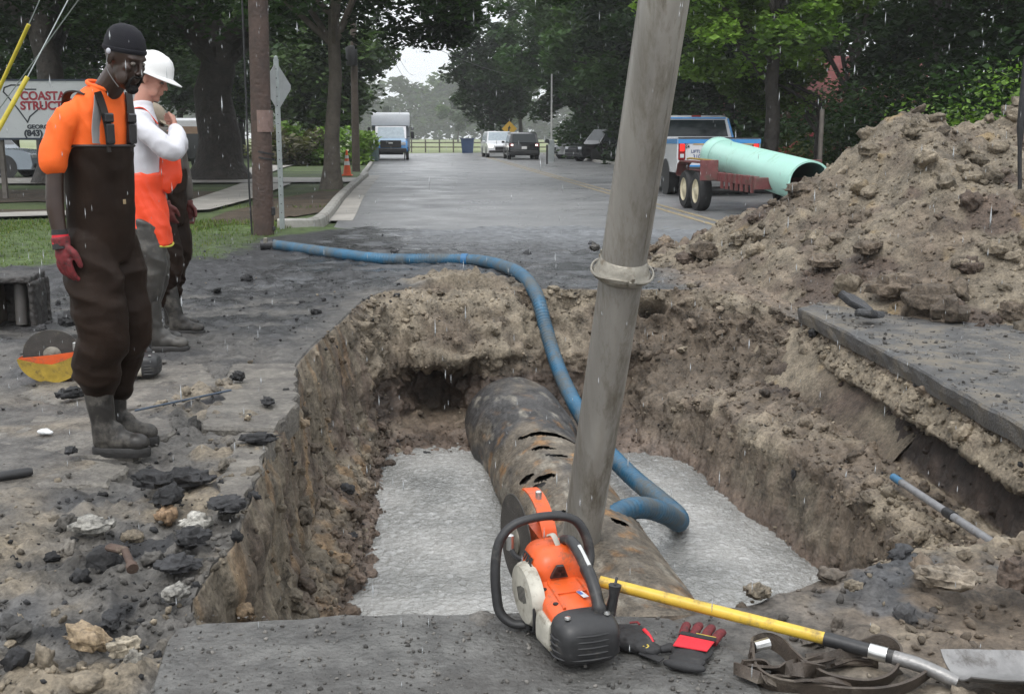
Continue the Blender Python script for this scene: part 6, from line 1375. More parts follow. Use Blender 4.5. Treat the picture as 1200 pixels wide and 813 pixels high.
def on_chest(name, path, wd, m, lift=.006, th=.003, parent=None):
    pts = []
    for (y_, z_) in path: pts.append((surf_x(AV, y_, z_)+lift, y_, z_))
    b = MB(); ribbon(b, pts, wd, th, tw=lambda a: (0, 1, .0)); return b.build(name, m, parent or P1, True)
on_chest('reflective_tape', [(-.128, 1.345), (-.125, 1.40), (-.115, 1.46), (-.105, 1.50), (-.095, 1.535)], .050, M_TAPE, .003, .0015, shirt)
on_chest('reflective_tape', [(.128, 1.345), (.125, 1.40), (.115, 1.46), (.105, 1.50), (.095, 1.535)], .050, M_TAPE, .003, .0015, shirt)
for s in (-1, 1):
    st = on_chest('suspender', [(s*.070, 1.31), (s*.070, 1.36), (s*.075, 1.42), (s*.085, 1.48), (s*.095, 1.53), (s*.10, 1.555)], .046, M_STRAPB, .010, .003)
    px_ = surf_x(AV, s*.072, 1.39)+.018; MB().box((px_, s*.072, 1.385), (.018, .052, .085), 0, .006).build('buckle', M_BKL, st); MB().box((px_-.001, s*.075, 1.45), (.020, .058, .04), 0, .006).build('buckle', M_BKL, st)
    b = MB(); ribbon(b, [(.05, s*.10, 1.545), (-.02, s*.095, 1.560), (-.09, s*.08, 1.54), (-.135, s*.05, 1.44), (-.145, s*.02, 1.34)], .046, .003, tw=lambda a: (0, 1, 0)); b.build('back_strap', M_STRAPB, st, True)
xx = surf_x(AV, .105, 1.40); b = MB(); b.lathe([(.030, -.004), (.030, .004)], 20, (xx+.002, .10, 1.395), 'X'); lg = b.build('chest_badge', mat('pale blue badge', (.12, .30, .45), .5), shirt); b = MB(); b.lathe([(.017, 0), (.017, .006)], 14, (xx+.003, .10, 1.40), 'X'); b.build('badge_centre', M_GYEL, lg)
xx = surf_x(WV, -.02, 1.10); MB().box((xx+.002, .0, 1.10), (.004, .018, .020), 0, .001).build('wader_label', mat('tan label', (.32, .24, .13), .6), P1)
b = MB(); hand_parts(b, (-.020, -.258, .945), (.10, .02, -1), (.2, 1, 0), (1, -.1, .1), .4, 1.08, 1.38); V_, F_ = remesh(b, .0045, 2, lambda V: .0015*fbm(V*80, 2)); gl = mesh_np('work_glove', V_, F_, M_GREDD, P1)
b = MB(); b.tube([(-.022, -.258, .975), (-.022, -.258, .935)], [(.038, .034), (.040, .036)], 16); b.build('cuff', M_GRED, gl, True); b = MB(); b.tube([(-.021, -.258, .937), (-.018, -.258, .915)], [(.041, .037), (.043, .036)], 16); b.build('wrist_band', M_GBLK, gl, True)
b = MB(); b.tube([(-.024, -.258, .995), (-.023, -.258, .974)], [(.036, .033), (.039, .035)], 16); b.build('cuff_edge', M_GBLK, gl, True)
b = MB(); hand_parts(b, (-.055, .205, .955), (.05, -.02, -1), (-.1, -1, 0), (1, .1, .1), .4, 1.08, 1.35); V_, F_ = remesh(b, .005, 2); mesh_np('work_glove', V_, F_, M_GREDD, P1)
boots(P1, [(.02, -.105, R(20), -.022, 0), (-.075, .085, R(16), .01, 0)], M_BOOT, M_SOLE, .36, .008)

# ---- middle worker with the white hard hat
q = at(188, 411, 0)
P2 = thing('person', 'worker in a white hard hat, white shirt and orange bib behind the front worker', 'person', (q.x-.05, q.y, .02), R(14)); P2.scale = (1.0, 1.0, 1.0)
H2 = Matrix.Translation((.085, .0, 1.735)) @ Matrix.Rotation(R(-10), 4, 'Z') @ Matrix.Rotation(R(22), 4, 'Y')
b = MB(); head_parts(b, H2); dark_torso(b, .01); limb_tube(b, [(.0, 0, 1.48), (.02, 0, 1.56), (.06, 0, 1.67)], [.070, .060, .058])
AR = [[(.0, -.185, 1.475), (.09, -.235, 1.385), (.20, -.245, 1.290), (.235, -.16, 1.36), (.225, -.07, 1.425)], [(.0, .185, 1.475), (.06, .24, 1.36), (.13, .25, 1.25), (.22, .17, 1.30), (.25, .07, 1.36)]]
for a_ in AR: limb_tube(b, a_, [.050, .047, .042, .036, .028])
hand_parts(b, (.222, -.055, 1.435), (-.05, .8, .45), (-1, 0, .1), (0, -.4, 1), .8); hand_parts(b, (.25, .06, 1.365), (-.1, -.9, .35), (-1, 0, .1), (0, .4, 1), .8)
V_, F_ = remesh(b, .0065, 3); mesh_np('body', V_, F_, M_SKINL, P2)
for s in (-1, 1):
    b = MB(); b.ell(H2 @ Vector((.0815, s*.030, .010)), (.011, .012, .008), 10, 8); eo = b.build('eye', M_EYE, P2, True); b = MB(); b.ell(H2 @ Vector((.090, s*.030, .006)), (.004, .005, .005), 8, 6); b.build('iris', M_PUP, eo, True)
b = MB(); b.M = H2; b.ell((-.028, 0, .02), (.083, .0815, .075), 20, 12); V_, F_ = remesh(b, .007, 1, lambda V: .002*fbm(V*60, 2)); mesh_np('hair', V_, F_, M_HAIRB, P2)
HM = H2 @ Matrix.Rotation(R(-4), 4, 'Y'); b = MB(); b.M = HM; secs = []
for r_0, z_0 in [(.128, .040), (.124, .048), (.121, .075), (.115, .11), (.098, .145), (.070, .168), (.035, .178), (.006, .180)]: secs.append([(-.002+r_0*1.10*math.cos(2*PI*k/32), r_0*.92*math.sin(2*PI*k/32), z_0) for k in range(32)])
b.loft(secs); ht = b.build('hard_hat', M_HAT, P2, True, 60)
b = MB(); b.M = HM; pl_ = []; n_ = 32
o_r = []; i_r = []
for k in range(n_):
    a = 2*PI*k/n_; c, s = math.cos(a), math.sin(a); ext = .012+.050*max(0, c)**1.6; o_r.append((-.002+(.128*1.10+ext)*c, (.128*.92+.010)*s, .034-.018*max(0, c))); i_r.append((-.002+.135*c, .112*s, .044))
b.loft([[(x_, y_, z_-.003) for x_, y_, z_ in o_r], [(x_, y_, z_+.004) for x_, y_, z_ in o_r], i_r]); b.build('brim', M_HAT, ht, True, 60)
b = MB(); b.M = HM
for yy in (-.03, 0, .03): b.tube(bez([(.10, yy, .118), (.055, yy, .168-abs(yy)*.2), (-.02, yy, .181-abs(yy)*.25), (-.09, yy, .150)], 4), (.007, .005), 8)
b.build('crown_ridge', M_HAT, ht, True)
b = MB(); b.loft([hring(-.005, 0, 1.10, .115, .155), hring(-.005, 0, 1.22, .120, .162), hring(0, 0, 1.38, .122, .178), hring(.0, 0, 1.47, .112, .185), hring(.01, 0, 1.53, .088, .14), hring(.022, 0, 1.57, .066, .075), hring(.03, 0, 1.60, .060, .064)])
for a_ in AR: limb_tube(b, [a_[0], a_[1], a_[2], a_[3], tuple(Vector(a_[3]).lerp(Vector(a_[4]), .8))], [.070, .068, .066, .056, .045])
TV, TF = remesh(b, .009, 3, folds(.010, 8, 5, 23)); mesh_np('long_sleeved_shirt', TV, TF, M_WHITE, P2)
b = MB(); b.loft([hring(-.0, 0, .685, .165, .185, 24), hring(.0, 0, .72, .160, .182, 24), hring(-.005, 0, .88, .150, .178, 24), hring(-.01, 0, 1.03, .132, .168, 24), hring(-.0, 0, 1.12, .136, .168, 24), hring(.01, 0, 1.15, .138, .165, 24)])
b.tube([(.09, -.02, 1.09), (.17, -.03, 1.17), (.24, -.04, 1.165)], [(.06, .10), (.035, .095), (.02, .08)], 14)
OV, OF = remesh(b, .009, 3, folds(.014, 5, 4, 31)); mesh_np('orange_bib', OV, OF, M_OBIB, P2)
b = MB(); b.tube([(.168*math.cos(a), .188*math.sin(a), .688+.008*math.sin(3*a)) for a in np.linspace(0, 2*PI, 40, endpoint=False)], .007, 6, closed=True); b.build('yellow_hem', mat('yellow green trim', (.5, .48, .06), .5), P2, True)
b = MB(); b.loft([hring(-.0, 0, .66, .10, .15, 20), hring(-.0, 0, .9, .11, .16, 20)])
for s in (-1, 1): limb_tube(b, [(.0, s*.088, .80), (.015, s*.095, .66), (.03, s*.10, .52), (-.0, s*.10, .36), (-.01, s*.10, .26)], [.108, .105, .092, .084, .068])
V_, F_ = remesh(b, .010, 3, folds(.018, 7, 3, 41)); mesh_np('hip_boot_legs', V_, F_, M_GWADER, P2)
b = MB(); ribbon(b, [(.120, -.08, 1.46), (.04, -.11, 1.555), (-.05, -.10, 1.545)], .034, .003, tw=lambda a: (0, 1, 0)); b.build('shoulder_strap', M_OBIB, P2, True)
boots(P2, [(.03, -.10, R(-12), -.03, 0), (-.02, .10, R(0), .0, 0)], M_GWADER, M_SOLE, .34, .009)

# ---- rear worker
M_GBRN = soft_col('brown red glove', (.10, .022, .018), .7, .3)
q = at(228, 388, 0)
P3 = thing('person', 'stooping worker in a tan cap and brown waders mostly hidden behind the white hard hat', 'person', (q.x-.16, q.y, .0), R(-10)); P3.scale = (.95, .95, .93)
H3 = Matrix.Translation((-.10, .03, 1.62)) @ Matrix.Rotation(R(8), 4, 'Z') @ Matrix.Rotation(R(35), 4, 'Y')
b = MB(); head_parts(b, H3); dark_torso(b, .02); limb_tube(b, [(.0, 0, 1.48), (-.02, 0, 1.53), (-.08, .02, 1.58)], [.070, .062, .060])
AR3 = [[(.0, -.19, 1.46), (.0, -.235, 1.32), (.02, -.25, 1.20), (.07, -.24, 1.10), (.11, -.22, 1.02)], [(.0, .19, 1.46), (.0, .24, 1.34), (.02, .25, 1.22), (.05, .24, 1.1), (.07, .22, 1.0)]]
for a_ in AR3: limb_tube(b, a_, [.050, .047, .042, .036, .028])
hand_parts(b, (.112, -.22, 1.01), (.2, .1, -1), (.1, 1, 0), (1, 0, .2), .5); hand_parts(b, (.072, .22, .99), (.1, 0, -1), (0, -1, 0), (1, .1, 0), .5)
V_, F_ = remesh(b, .008, 3); mesh_np('body', V_, F_, M_SKIND, P3)
M_CAP = soft_col('tan cloth cap', (.24, .20, .15), .8, .3); b = MB(); b.M = H3; b.ell((-.010, 0, .055), (.110, .088, .090), 20, 12); b.ell((.10, 0, .055), (.07, .065, .010), 14, 6); V_, F_ = remesh(b, .007, 2); mesh_np('cap', V_, F_, M_CAP, P3)
b = MB(); b.loft([hring(-.005, 0, 1.10, .120, .160), hring(0, 0, 1.38, .125, .182), hring(.0, 0, 1.47, .115, .188), hring(.01, 0, 1.53, .09, .14), hring(.02, 0, 1.575, .068, .078)])
for a_ in AR3: limb_tube(b, [a_[0], a_[1], a_[2], a_[3], tuple(Vector(a_[3]).lerp(Vector(a_[4]), .6))], [.072, .070, .062, .056, .046])
V_, F_ = remesh(b, .010, 3, folds(.010, 8, 5, 53)); mesh_np('work_shirt', V_, F_, soft_col('grey brown cotton', (.075, .065, .055), .8, .2), P3)
b = MB(); b.loft([hring(-.005, 0, .84, .115, .165, 24), hring(-.01, 0, 1.0, .138, .180, 24), hring(.0, 0, 1.18, .142, .184, 24), hring(.005, 0, 1.26, .142, .184, 24)])
for s, fx in ((-1, .02), (1, -.04)): limb_tube(b, [(-.01, s*.09, .90), (.02, s*.10, .72), (.04+fx, s*.105, .52), (fx, s*.11, .40), (fx-.01, s*.105, .27)], [.115, .112, .096, .092, .070])
V_, F_ = remesh(b, .010, 3, folds(.020, 6.5, 3, 61)); mesh_np('chest_waders', V_, F_, M_WADER, P3)
b = MB(); hand_parts(b, (.112, -.22, 1.01), (.2, .1, -1), (.1, 1, 0), (1, 0, .2), .5, 1.08, 1.35); V_, F_ = remesh(b, .006, 2); mesh_np('work_glove', V_, F_, M_GBRN, P3)
b = MB(); hand_parts(b, (.072, .22, .99), (.1, 0, -1), (0, -1, 0), (1, .1, 0), .5, 1.08, 1.35); V_, F_ = remesh(b, .006, 2); mesh_np('work_glove', V_, F_, M_GBRN, P3)
boots(P3, [(.09, -.10, R(6), -.06, 0), (-.05, .10, R(8), .0, 0)], M_BOOT, M_SOLE, .36, .010)
# ================================================================ VEHICLES
M_TYRE = mat('black tyre', (.018, .018, .019), .7, var=.2, scale=20, bump=.3); M_RIMC = mat('cream wheel', (.52, .47, .33), .45, var=.15, scale=8, dirt=(.2, .16, .1), dirt_amt=.25); M_RIMA = mat('alloy wheel', (.42, .43, .45), .35, .6, var=.1)
M_GLS = mat('dark tinted glass', (.012, .018, .02), .10, bump=0, spec=.35); M_GLL = mat('windscreen with painted reflection', (.30, .36, .40), .12, bump=0, spec=.8)  # pale windscreen: reflected sky is put into the base colour
M_RLT = mat('lit red lamp', (.6, .02, .02), .3, bump=0, emit=(1, .03, .02, 1.0)); M_RLD = mat('dark red lens', (.22, .012, .015), .25, bump=0); M_LIT = mat('lit lamp', (.9, .9, .85), .2, bump=0, emit=(1, .97, .9, 2.0)); M_HLT = mat('clear lamp lens', (.55, .57, .6), .15, bump=0)
M_CBLK = mat('black car paint', (.012, .013, .015), .18, coat=.5, var=.1, bump=0); M_CWHT = mat('white car paint', (.62, .63, .65), .25, coat=.5, var=.03, bump=0); M_CSIL = mat('silver blue car paint', (.32, .37, .43), .25, .3, coat=.5, var=.04, bump=0); M_CBLU = mat('blue car paint', (.07, .28, .62), .25, coat=.5, var=.05, bump=0); M_PBLK = mat('black trim', (.02, .02, .021), .5, var=.1)
M_CRED = mat('dark red car paint', (.22, .03, .035), .3, coat=.4, var=.1, bump=0)
def wheel(parent, x, y, r, w, m_rim, side, spokes=0, name='wheel'):
    """axle along y; side is the outer face"""
    t = MB(); t.lathe([(r*.62, -w/2), (r*.93, -w/2), (r, -w*.32), (r, w*.32), (r*.93, w/2), (r*.62, w/2)], 30, (x, y, r), 'Y', cap=False)
    tt_ = t.build(name, M_TYRE, parent, True, 40)
    b = MB(); s = side
    if spokes:
        b.lathe([(r*.62, s*w*.45), (r*.66, s*w*.48), (r*.66, s*w*.5)], 28, (x, y, r), 'Y', cap=False); b.lathe([(0, s*w*.5), (r*.16, s*w*.5), (r*.18, s*w*.38)], 16, (x, y, r), 'Y', cap=False)
        for k in range(spokes):
            a = 2*PI*k/spokes; b.box((x+r*.38*math.cos(a), y+s*w*.43, r+r*.38*math.sin(a)), (r*.5, w*.1, r*.17), M=Matrix.Rotation(-a, 4, 'Y'))
        d = MB(); d.lathe([(0, s*w*.25), (r*.62, s*w*.25)], 24, (x, y, r), 'Y', cap=False); d.build('hub_shadow', M_PBLK, tt_)
    else: b.lathe([(r*.64, s*w*.46), (r*.60, s*w*.50), (r*.52, s*w*.36), (r*.30, s*w*.40), (r*.22, s*w*.5), (0, s*w*.52)], 26, (x, y, r), 'Y', cap=False)
    b.build('rim', m_rim, tt_, True, 40); return tt_
def car_body(name, prof, hw, m, parent, tumble=.0, zt=0, ins=.0):
    """side profile polygon (x, z) widened to half width hw, with softened flanks and arches cut as dark wells"""
    b = MB(); secs = []
    cz = sum(p[1] for p in prof)/len(prof); cx_ = sum(p[0] for p in prof)/len(prof)
    for y_, k in ((-hw, .955), (-hw*.97, .985), (-hw*.88, 1.0), (hw*.88, 1.0), (hw*.97, .985), (hw, .955)):
        secs.append([(cx_+(x_-cx_)*(1-(1-k)*.3), y_*(1-tumble*max(0, z_-zt)), cz+(z_-cz)*k) for x_, z_ in prof])
    b.loft(secs); return b.build(name, m, parent, True, 30)
def arch(parent, x, y, r, side): MB().lathe([(r*1.17, side*.012), (0, side*.012)], 26, (x, y, r), 'Y', cap=False).build('wheel_well', M_PBLK, parent)
def make_suv(label, loc, rz, m, L=4.6, W=1.86, H=1.68, cat='car', lit='rear', glass=None, rimm=None, wb=2.7, r=.35):
    """heading along +x"""
    t = thing('parked_car', label, cat, loc, rz); h = L/2; g = glass or M_GLS
    low = [(-h, .35), (-h+.02, .75), (-h+.08, 1.0), (.95, 1.02), (h-.35, .93), (h-.05, .80), (h, .45), (h-.08, .28), (-h+.1, .25)]
    car_body('body', low, W/2, m, t)
    gh = [(-h+.10, .985), (-h+.35, H-.10), (-h+.60, H), (.35, H), (.55, H-.06), (1.15, .99)]
    b = MB(); secs = []
    for y_, k in ((-1, .88), (-.9, 1.0), (.9, 1.0), (1, .88)): secs.append([(x_, y_*(W/2*.95-.20*max(0, z_-.98)), .98+(z_-.98)*(1 if abs(y_) < 1 else .97)) for x_, z_ in gh])
    b.loft(secs); b.build('cabin', m, t, True, 30)
    def quad(name, pts, mm, e=.006): b = MB(); b.add(pts, [(0, 1, 2, 3)]); return b.build(name, mm, t)
    yw = W/2*.95; yt = yw-.20*(H-.14-.98)
    quad('windscreen', [(1.125, -yw*.88, 1.01), (1.125, yw*.88, 1.01), (.595, yt*.88, H-.07), (.595, -yt*.88, H-.07)], g)
    quad('rear_window', [(-h+.085, yw*.84, 1.03), (-h+.085, -yw*.84, 1.03), (-h+.335, -yt*.84, H-.11), (-h+.335, yt*.84, H-.11)], g)
    for s in (-1, 1):
        for x0_, x1_, s0_, s1_ in ((-h+.42, -.72, .22, 0), (-.66, .08, 0, 0), (.14, .95, 0, -.40)):
            quad('side_window', [(x0_, s*(yw+.004), 1.03), (x1_, s*(yw+.004), 1.03), (x1_+s1_, s*(yt+.010), H-.15), (x0_+s0_, s*(yt+.010), H-.15)], g)
        for x_ in (-wb/2, wb/2): arch(t, x_, s*(W/2+.0), r, s); wheel(t, x_, s*(W/2-.10), r, .22, rimm or M_RIMA, s, 7)
        MB().box((-h+.0, s*(W/2-.17), .88), (.06, .24, .20), b=.02).build('tail_lamp', M_RLD, t); 
        MB().box((h-.06, s*(W/2-.22), .74), (.08, .34, .14), b=.02).build('headlight', M_HLT if lit != 'front' else M_LIT, t)
        if lit == 'rear': MB().box((-h-.028, s*(W/2-.20), .88), (.02, .13, .10), b=.01).build('lit_lamp', M_LIT, t)
        b = MB(); b.box((.82, s*(W/2+.10), 1.05), (.12, .2, .14), b=.03); b.build('mirror', m, t)
        for x_ in (-.69, .11): MB().box((x_, s*(W/2+.002), .68), (.012, .012, .62)).build('door_seam', M_PBLK, t)
        for x_ in (-.55, .35): MB().box((x_, s*(W/2+.01), .88), (.16, .03, .03), b=.008).build('door_handle', m, t)
    MB().box((h-.0, 0, .62), (.06, .95, .22), b=.02).build('grille', M_PBLK, t); MB().box((-h-.01, 0, .45), (.08, W*.9, .2), b=.03).build('bumper', M_PBLK, t); MB().box((h+.0, 0, .42), (.08, W*.9, .14), b=.03).build('bumper', M_PBLK, t)
    MB().box((-h-.03, 0, .72), (.02, .32, .16), b=.004).build('number_plate', M_WHT, t)
    MB().box((.2*0-.1, 0, H+.02), (1.6, .02, .02)).build('roof_aerial', M_PBLK, t) if False else None
    return t
# ---- white and blue pickup with its tail towards us
q = at(829, 227, 0)
hd = R(90+4.9)
pk = thing('pickup_truck', 'white pickup truck with blue upper stripe seen from behind with a lit brake lamp', 'truck', (4.62, 29.4, 0), hd)
# local: +x ahead; rear of bed at x = -2.9
W2 = 1.0
car_body('bed', [(-2.9, .62), (-2.9, 1.36), (-.85, 1.36), (-.85, .55), (-2.75, .55)], W2, M_CWHT, pk)
car_body('cab_lower', [(-.84, .45), (-.84, 1.37), (1.35, 1.32), (2.75, 1.20), (2.95, 1.0), (2.95, .5), (2.8, .42)], W2, M_CWHT, pk)
b = MB(); secs = []
for y_, k in ((-1, .9), (-.93, 1), (.93, 1), (1, .9)): secs.append([(x_, y_*(.93-.22*(z_-1.33)), z_ if abs(y_) < 1 else 1.33+(z_-1.33)*.97) for x_, z_ in ((-.82, 1.33), (-.66, 1.88), (-.45, 1.93), (.35, 1.93), (.55, 1.89), (1.30, 1.33))])
b.loft(secs); cb = b.build('cab', M_CWHT, pk, True, 30)
def qd(name, pts, m_, par=None): b = MB(); b.add(pts, [(0, 1, 2, 3)]); return b.build(name, m_, par or pk)
qd('rear_window', [(-.812, .80, 1.40), (-.812, -.80, 1.40), (-.690, -.73, 1.81), (-.690, .73, 1.81)], M_GLS); qd('windscreen', [(1.27, -.82, 1.37), (1.27, .82, 1.37), (.57, .72, 1.87), (.57, -.72, 1.87)], M_GLS)
MB().box((-.690, 0, 1.855), (.03, 1.50, .035), M=Matrix.Rotation(R(15), 4, 'Y')).build('roof_stripe', M_CBLU, pk); MB().box((-.640, 0, 1.905), (.05, .24, .045), b=.008).build('high_brake_lamp', M_RLD, pk)
for s in (-1, 1):
    b = MB(); b.tube([(-.80, s*.925, 1.36), (-.66, s*.815, 1.84)], [(.035, .055), (.03, .045)], 8); b.build('window_pillar', M_CBLU, pk, True)
    for x0_, x1_, a_, c_ in ((-.60, .25, .02, 0), (.31, 1.12, 0, -.5)): qd('side_window', [(x0_, s*.936, 1.38), (x1_, s*.936, 1.38), (x1_+c_, s*.845, 1.81), (x0_+a_, s*.845, 1.81)], M_GLS)
    MB().box((-.85+0, s*(W2+.0), 1.285), (4.1, .012, .115)).build('side_stripe', M_CBLU, pk)
    for x_ in (-1.75, 1.85): arch(pk, x_, s*(W2+.0), .40, s); wheel(pk, x_, s*(W2-.14), .40, .27, M_RIMA, s, 6)
    MB().box((1.0, s*(W2+.16), 1.38), (.14, .24, .24), b=.04).build('mirror', M_PBLK, pk)
    MB().box((-2.905, s*(W2-.115), 1.06), (.05, .17, .42), b=.02).build('tail_lamp', M_RLD, pk); MB().box((-2.935, s*(W2-.115), 1.14), (.02, .11, .17), b=.008).build('brake_lamp', M_RLT if s > 0 else M_RLT, pk); MB().box((-2.935, s*(W2-.115), .95), (.02, .09, .09), b=.006).build('reverse_lamp', M_HLT, pk)
    MB().box((2.93, s*.75, .95), (.08, .36, .22), b=.03).build('headlight', M_HLT, pk)
MB().box((-2.905, 0, 1.02), (.035, 1.50, .62), b=.02).build('tailgate', M_CWHT, pk)
MB().box((-2.926, 0, 1.285), (.012, 1.97, .10)).build('tail_stripe', M_CBLU, pk); MB().box((-2.928, -.1, 1.222), (.010, 1.45, .022)).build('gold_line', mat('gold line', (.55, .33, .05), .4), pk)
MB().box((-2.90, 0, 1.365), (.07, 1.96, .03), b=.01).build('tailgate_cap', M_PBLK, pk); MB().box((-2.97, 0, .60), (.16, 1.86, .20), b=.03).build('rear_bumper', M_PBLK, pk); MB().box((-2.93, 0, .72), (.04, 1.5, .04)).build('blue_bumper_strip', M_CBLU, pk)
MB().box((-2.7, 0, .48), (.3, 1.3, .22), b=.03).build('hitch', M_PBLK, pk); MB().box((0, 0, .45), (5.0, 1.5, .2)).build('underbody', M_PBLK, pk)
M_TXB = mat('dark blue lettering', (.03, .06, .18), .5, bump=0)
text('lettering', '4X4', .11, M_SBLK, (-2.925, .80, 1.16), (PI/2, 0, -PI/2), pk, .001, .003); text('lettering', 'LIFTLINE', .10, M_TXB, (-2.927, .48, 1.05), (PI/2, 0, -PI/2), pk, .001, .002); text('lettering', '310', .13, M_TXB, (-2.927, .53, .93), (PI/2, 0, -PI/2), pk, .001, .002)
text('lettering', 'F-150', .09, M_SBLK, (-2.927, -.45, .92), (PI/2, 0, -PI/2), pk, .001, .002) if False else None
# ---- trailer and green pipe
M_TRR = mat('faded maroon trailer paint', (.15, .045, .045), .55, var=.3, scale=6, bump=.2, dirt=(.09, .07, .055), dirt_amt=.45); M_MINT = mat('mint green plastic pipe', (.42, .72, .62), .35, var=.05, scale=1.5, bump=.04, dirt=(.30, .46, .36), dirt_amt=.25, dscale=1.6)
tr_p0, tr_p1 = Vector((4.25, 24.6, 0)), Vector((5.0, 18.2, 0)); dv = (tr_p1-tr_p0).normalized(); tang = math.atan2(-dv.y, -dv.x)
tr = thing('trailer', 'low maroon tandem axle trailer with cream wheels carrying the green pipe', 'trailer', (4.55, 22.0, 0), tang)   # +x towards the truck
for s in (-1, 1):
    MB().box((-.6, s*.80, .66), (5.0, .09, .16), b=.01).build('side_rail', M_TRR, tr)
    for x_ in (-.42, .44): wheel(tr, x_, s*.98, .37, .23, M_RIMC, s)
    b = MB(); pf = [(-.95, .66), (-.90, .86), (-.70, .93), (.72, .93), (.92, .86), (1.0, .66)]; pf2 = [(x_, z_-.03) for x_, z_ in pf[::-1]]; b.prism(pf+pf2, s*.84, s*1.10, 'XZ'); b.build('mudguard', M_TRR, tr)
    MB().box((-.98, s*1.0, .78), (.06, .34, .38), b=.01).build('mudguard_end', M_TRR, tr)
    for k in range(7): MB().box((-3.0+k*.28, s*.85, .60), (.05, .05, .28)).build('stake_pocket', M_TRR, tr)
    MB().tube([(-1.0, s*.86, .95), (.2, s*1.05, .98), (.9, s*.9, .95)], .02, 6).build('tie_down_strap', M_YGUARD, tr, True)
for k in range(9): MB().box((-2.9+k*.62, 0, .66), (.10, 1.52, .10)).build('cross_member', M_TRR, tr)
for x_ in (-.42, .44): MB().tube([(x_, -.9, .37), (x_, .9, .37)], .05, 10).build('axle', M_PBLK, tr, True)
for s in (-1, 1): MB().tube([(1.9, s*.78, .62), (3.3, 0, .56)], .045, 8).build('drawbar', M_TRR, tr, True)
MB().box((3.2, 0, .48), (.3, .14, .14), b=.02).build('coupler', M_PBLK, tr); MB().box((-3.1, 0, .62), (.08, 1.7, .2), b=.01).build('rear_rail', M_TRR, tr)
pa, pb_ = at(841, 182, Y=24.0), at(949, 214, Y=17.7); ln = (pb_-pa).length; gp = thing('plastic_pipe', 'large mint green plastic pipe lying on the maroon trailer behind the heap', 'pipe', pa)
Rm = (pb_-pa).to_track_quat('Z', 'X').to_matrix().to_4x4()
b = MB(); b.M = Rm; ro = .345; b.lathe([(ro-.02, 0), (ro+.03, 0), (ro+.045, .04), (ro+.04, .34), (ro+.0, .52), (ro, .6), (ro, ln), (ro-.03, ln), (ro-.03, .02)], 56, cap=False); b.build('pipe_wall', M_MINT, gp, True)
b = MB(); b.M = Rm; b.lathe([(ro-.031, .1), (ro-.031, ln-.005)], 56, cap=False); b.build('inner_wall', mat('dark teal inner wall', (.10, .2, .18), .5), gp, True); b = MB(); b.M = Rm; b.lathe([(0, .3), (ro-.03, .3)], 40, cap=False); b.build('far_end_plug', M_PBLK, gp)
b = MB(); b.M = Rm; b.lathe([(ro+.004, .62), (ro+.004, .66)], 56, cap=False); b.build('joint_line', mat('darker green ring', (.25, .5, .42), .4), gp, True)
# ---- shuttle bus facing us
q = at(461, 187, 0); bs = thing('shuttle_bus', 'small white shuttle bus with a blue bonnet stopped at the left kerb facing the camera', 'bus', (-7.45, 69.5, 0), R(-90+5.5))   # +x to the front
car_body('bus_body', [(-4.6, .45), (-4.6, 2.65), (-4.3, 2.85), (-.2, 2.85), (.45, 2.72), (.62, 2.35), (.62, 2.05), (-.1, 1.9), (-.1, .45)], 1.16, mat('shaded white bus paint', (.42, .44, .47), .3, coat=.3, var=.05, bump=0), bs)  # white body greyed: shade on the front overhang is put into its colour
car_body('cab_lower', [(-.12, .45), (-.12, 1.28), (1.35, 1.22), (2.15, 1.12), (2.25, .9), (2.25, .5)], 1.0, M_CBLU, bs); car_body('bonnet', [(1.0, 1.2), (1.45, 1.30), (2.12, 1.16), (2.16, 1.08), (1.0, 1.1)], .86, mat('pale blue bonnet', (.40, .58, .78), .25, coat=.5, var=.03, bump=0), bs)
car_body('cab_roof', [(-.1, 1.25), (.35, 2.02), (.5, 2.06), (.62, 2.0), (1.15, 1.25)], .93, M_CWHT, bs)
b = MB(); b.add([(1.16, -.84, 1.31), (1.16, .84, 1.31), (.67, .76, 1.95), (.67, -.76, 1.95)], [(0, 1, 2, 3)]); b.build('windscreen', M_GLL, bs)
for s in (-1, 1):
    qd('side_window', [(.95, s*.945, 1.28), (.0, s*.945, 1.28), (.0, s*.945, 1.85), (.55, s*.945, 1.85)], M_GLS, bs)
    for k in range(4): MB().box((-.9-k*.95, s*1.165, 1.85), (.8, .02, .75)).build('side_window', M_GLS, bs)
    for x_ in (1.45, -3.2): arch(bs, x_, s*(1.01 if x_ > 0 else 1.17), .39, s); wheel(bs, x_, s*.93, .39, .28, M_RIMA, s)
    MB().box((2.24, s*.72, .98), (.08, .34, .2), b=.03).build('headlight', M_HLT, bs); b = MB(); b.tube([(.95, s*.98, 1.35), (1.0, s*1.22, 1.42)], .02, 6); b.box((1.0, s*1.30, 1.48), (.12, .20, .42), b=.04); b.build('mirror', M_PBLK, bs)
    b = MB(); b.box((1.0, s*1.30, 1.86), (.1, .16, .2), b=.03); b.tube([(.7, s*1.1, 1.95), (1.0, s*1.28, 1.9)], .015, 6); b.build('spot_mirror', M_PBLK, bs)
MB().box((2.26, 0, .95), (.06, 1.25, .44), b=.02).build('grille', M_PBLK, bs); MB().box((2.30, 0, 1.0), (.03, .26, .09), b=.02).build('grille_badge', M_CHR, bs); MB().box((2.3, 0, .58), (.18, 1.9, .26), b=.04).build('front_bumper', M_PBLK, bs); MB().box((1, 0, .42), (2.2, 1.5, .2)).build('underbody', M_PBLK, bs)
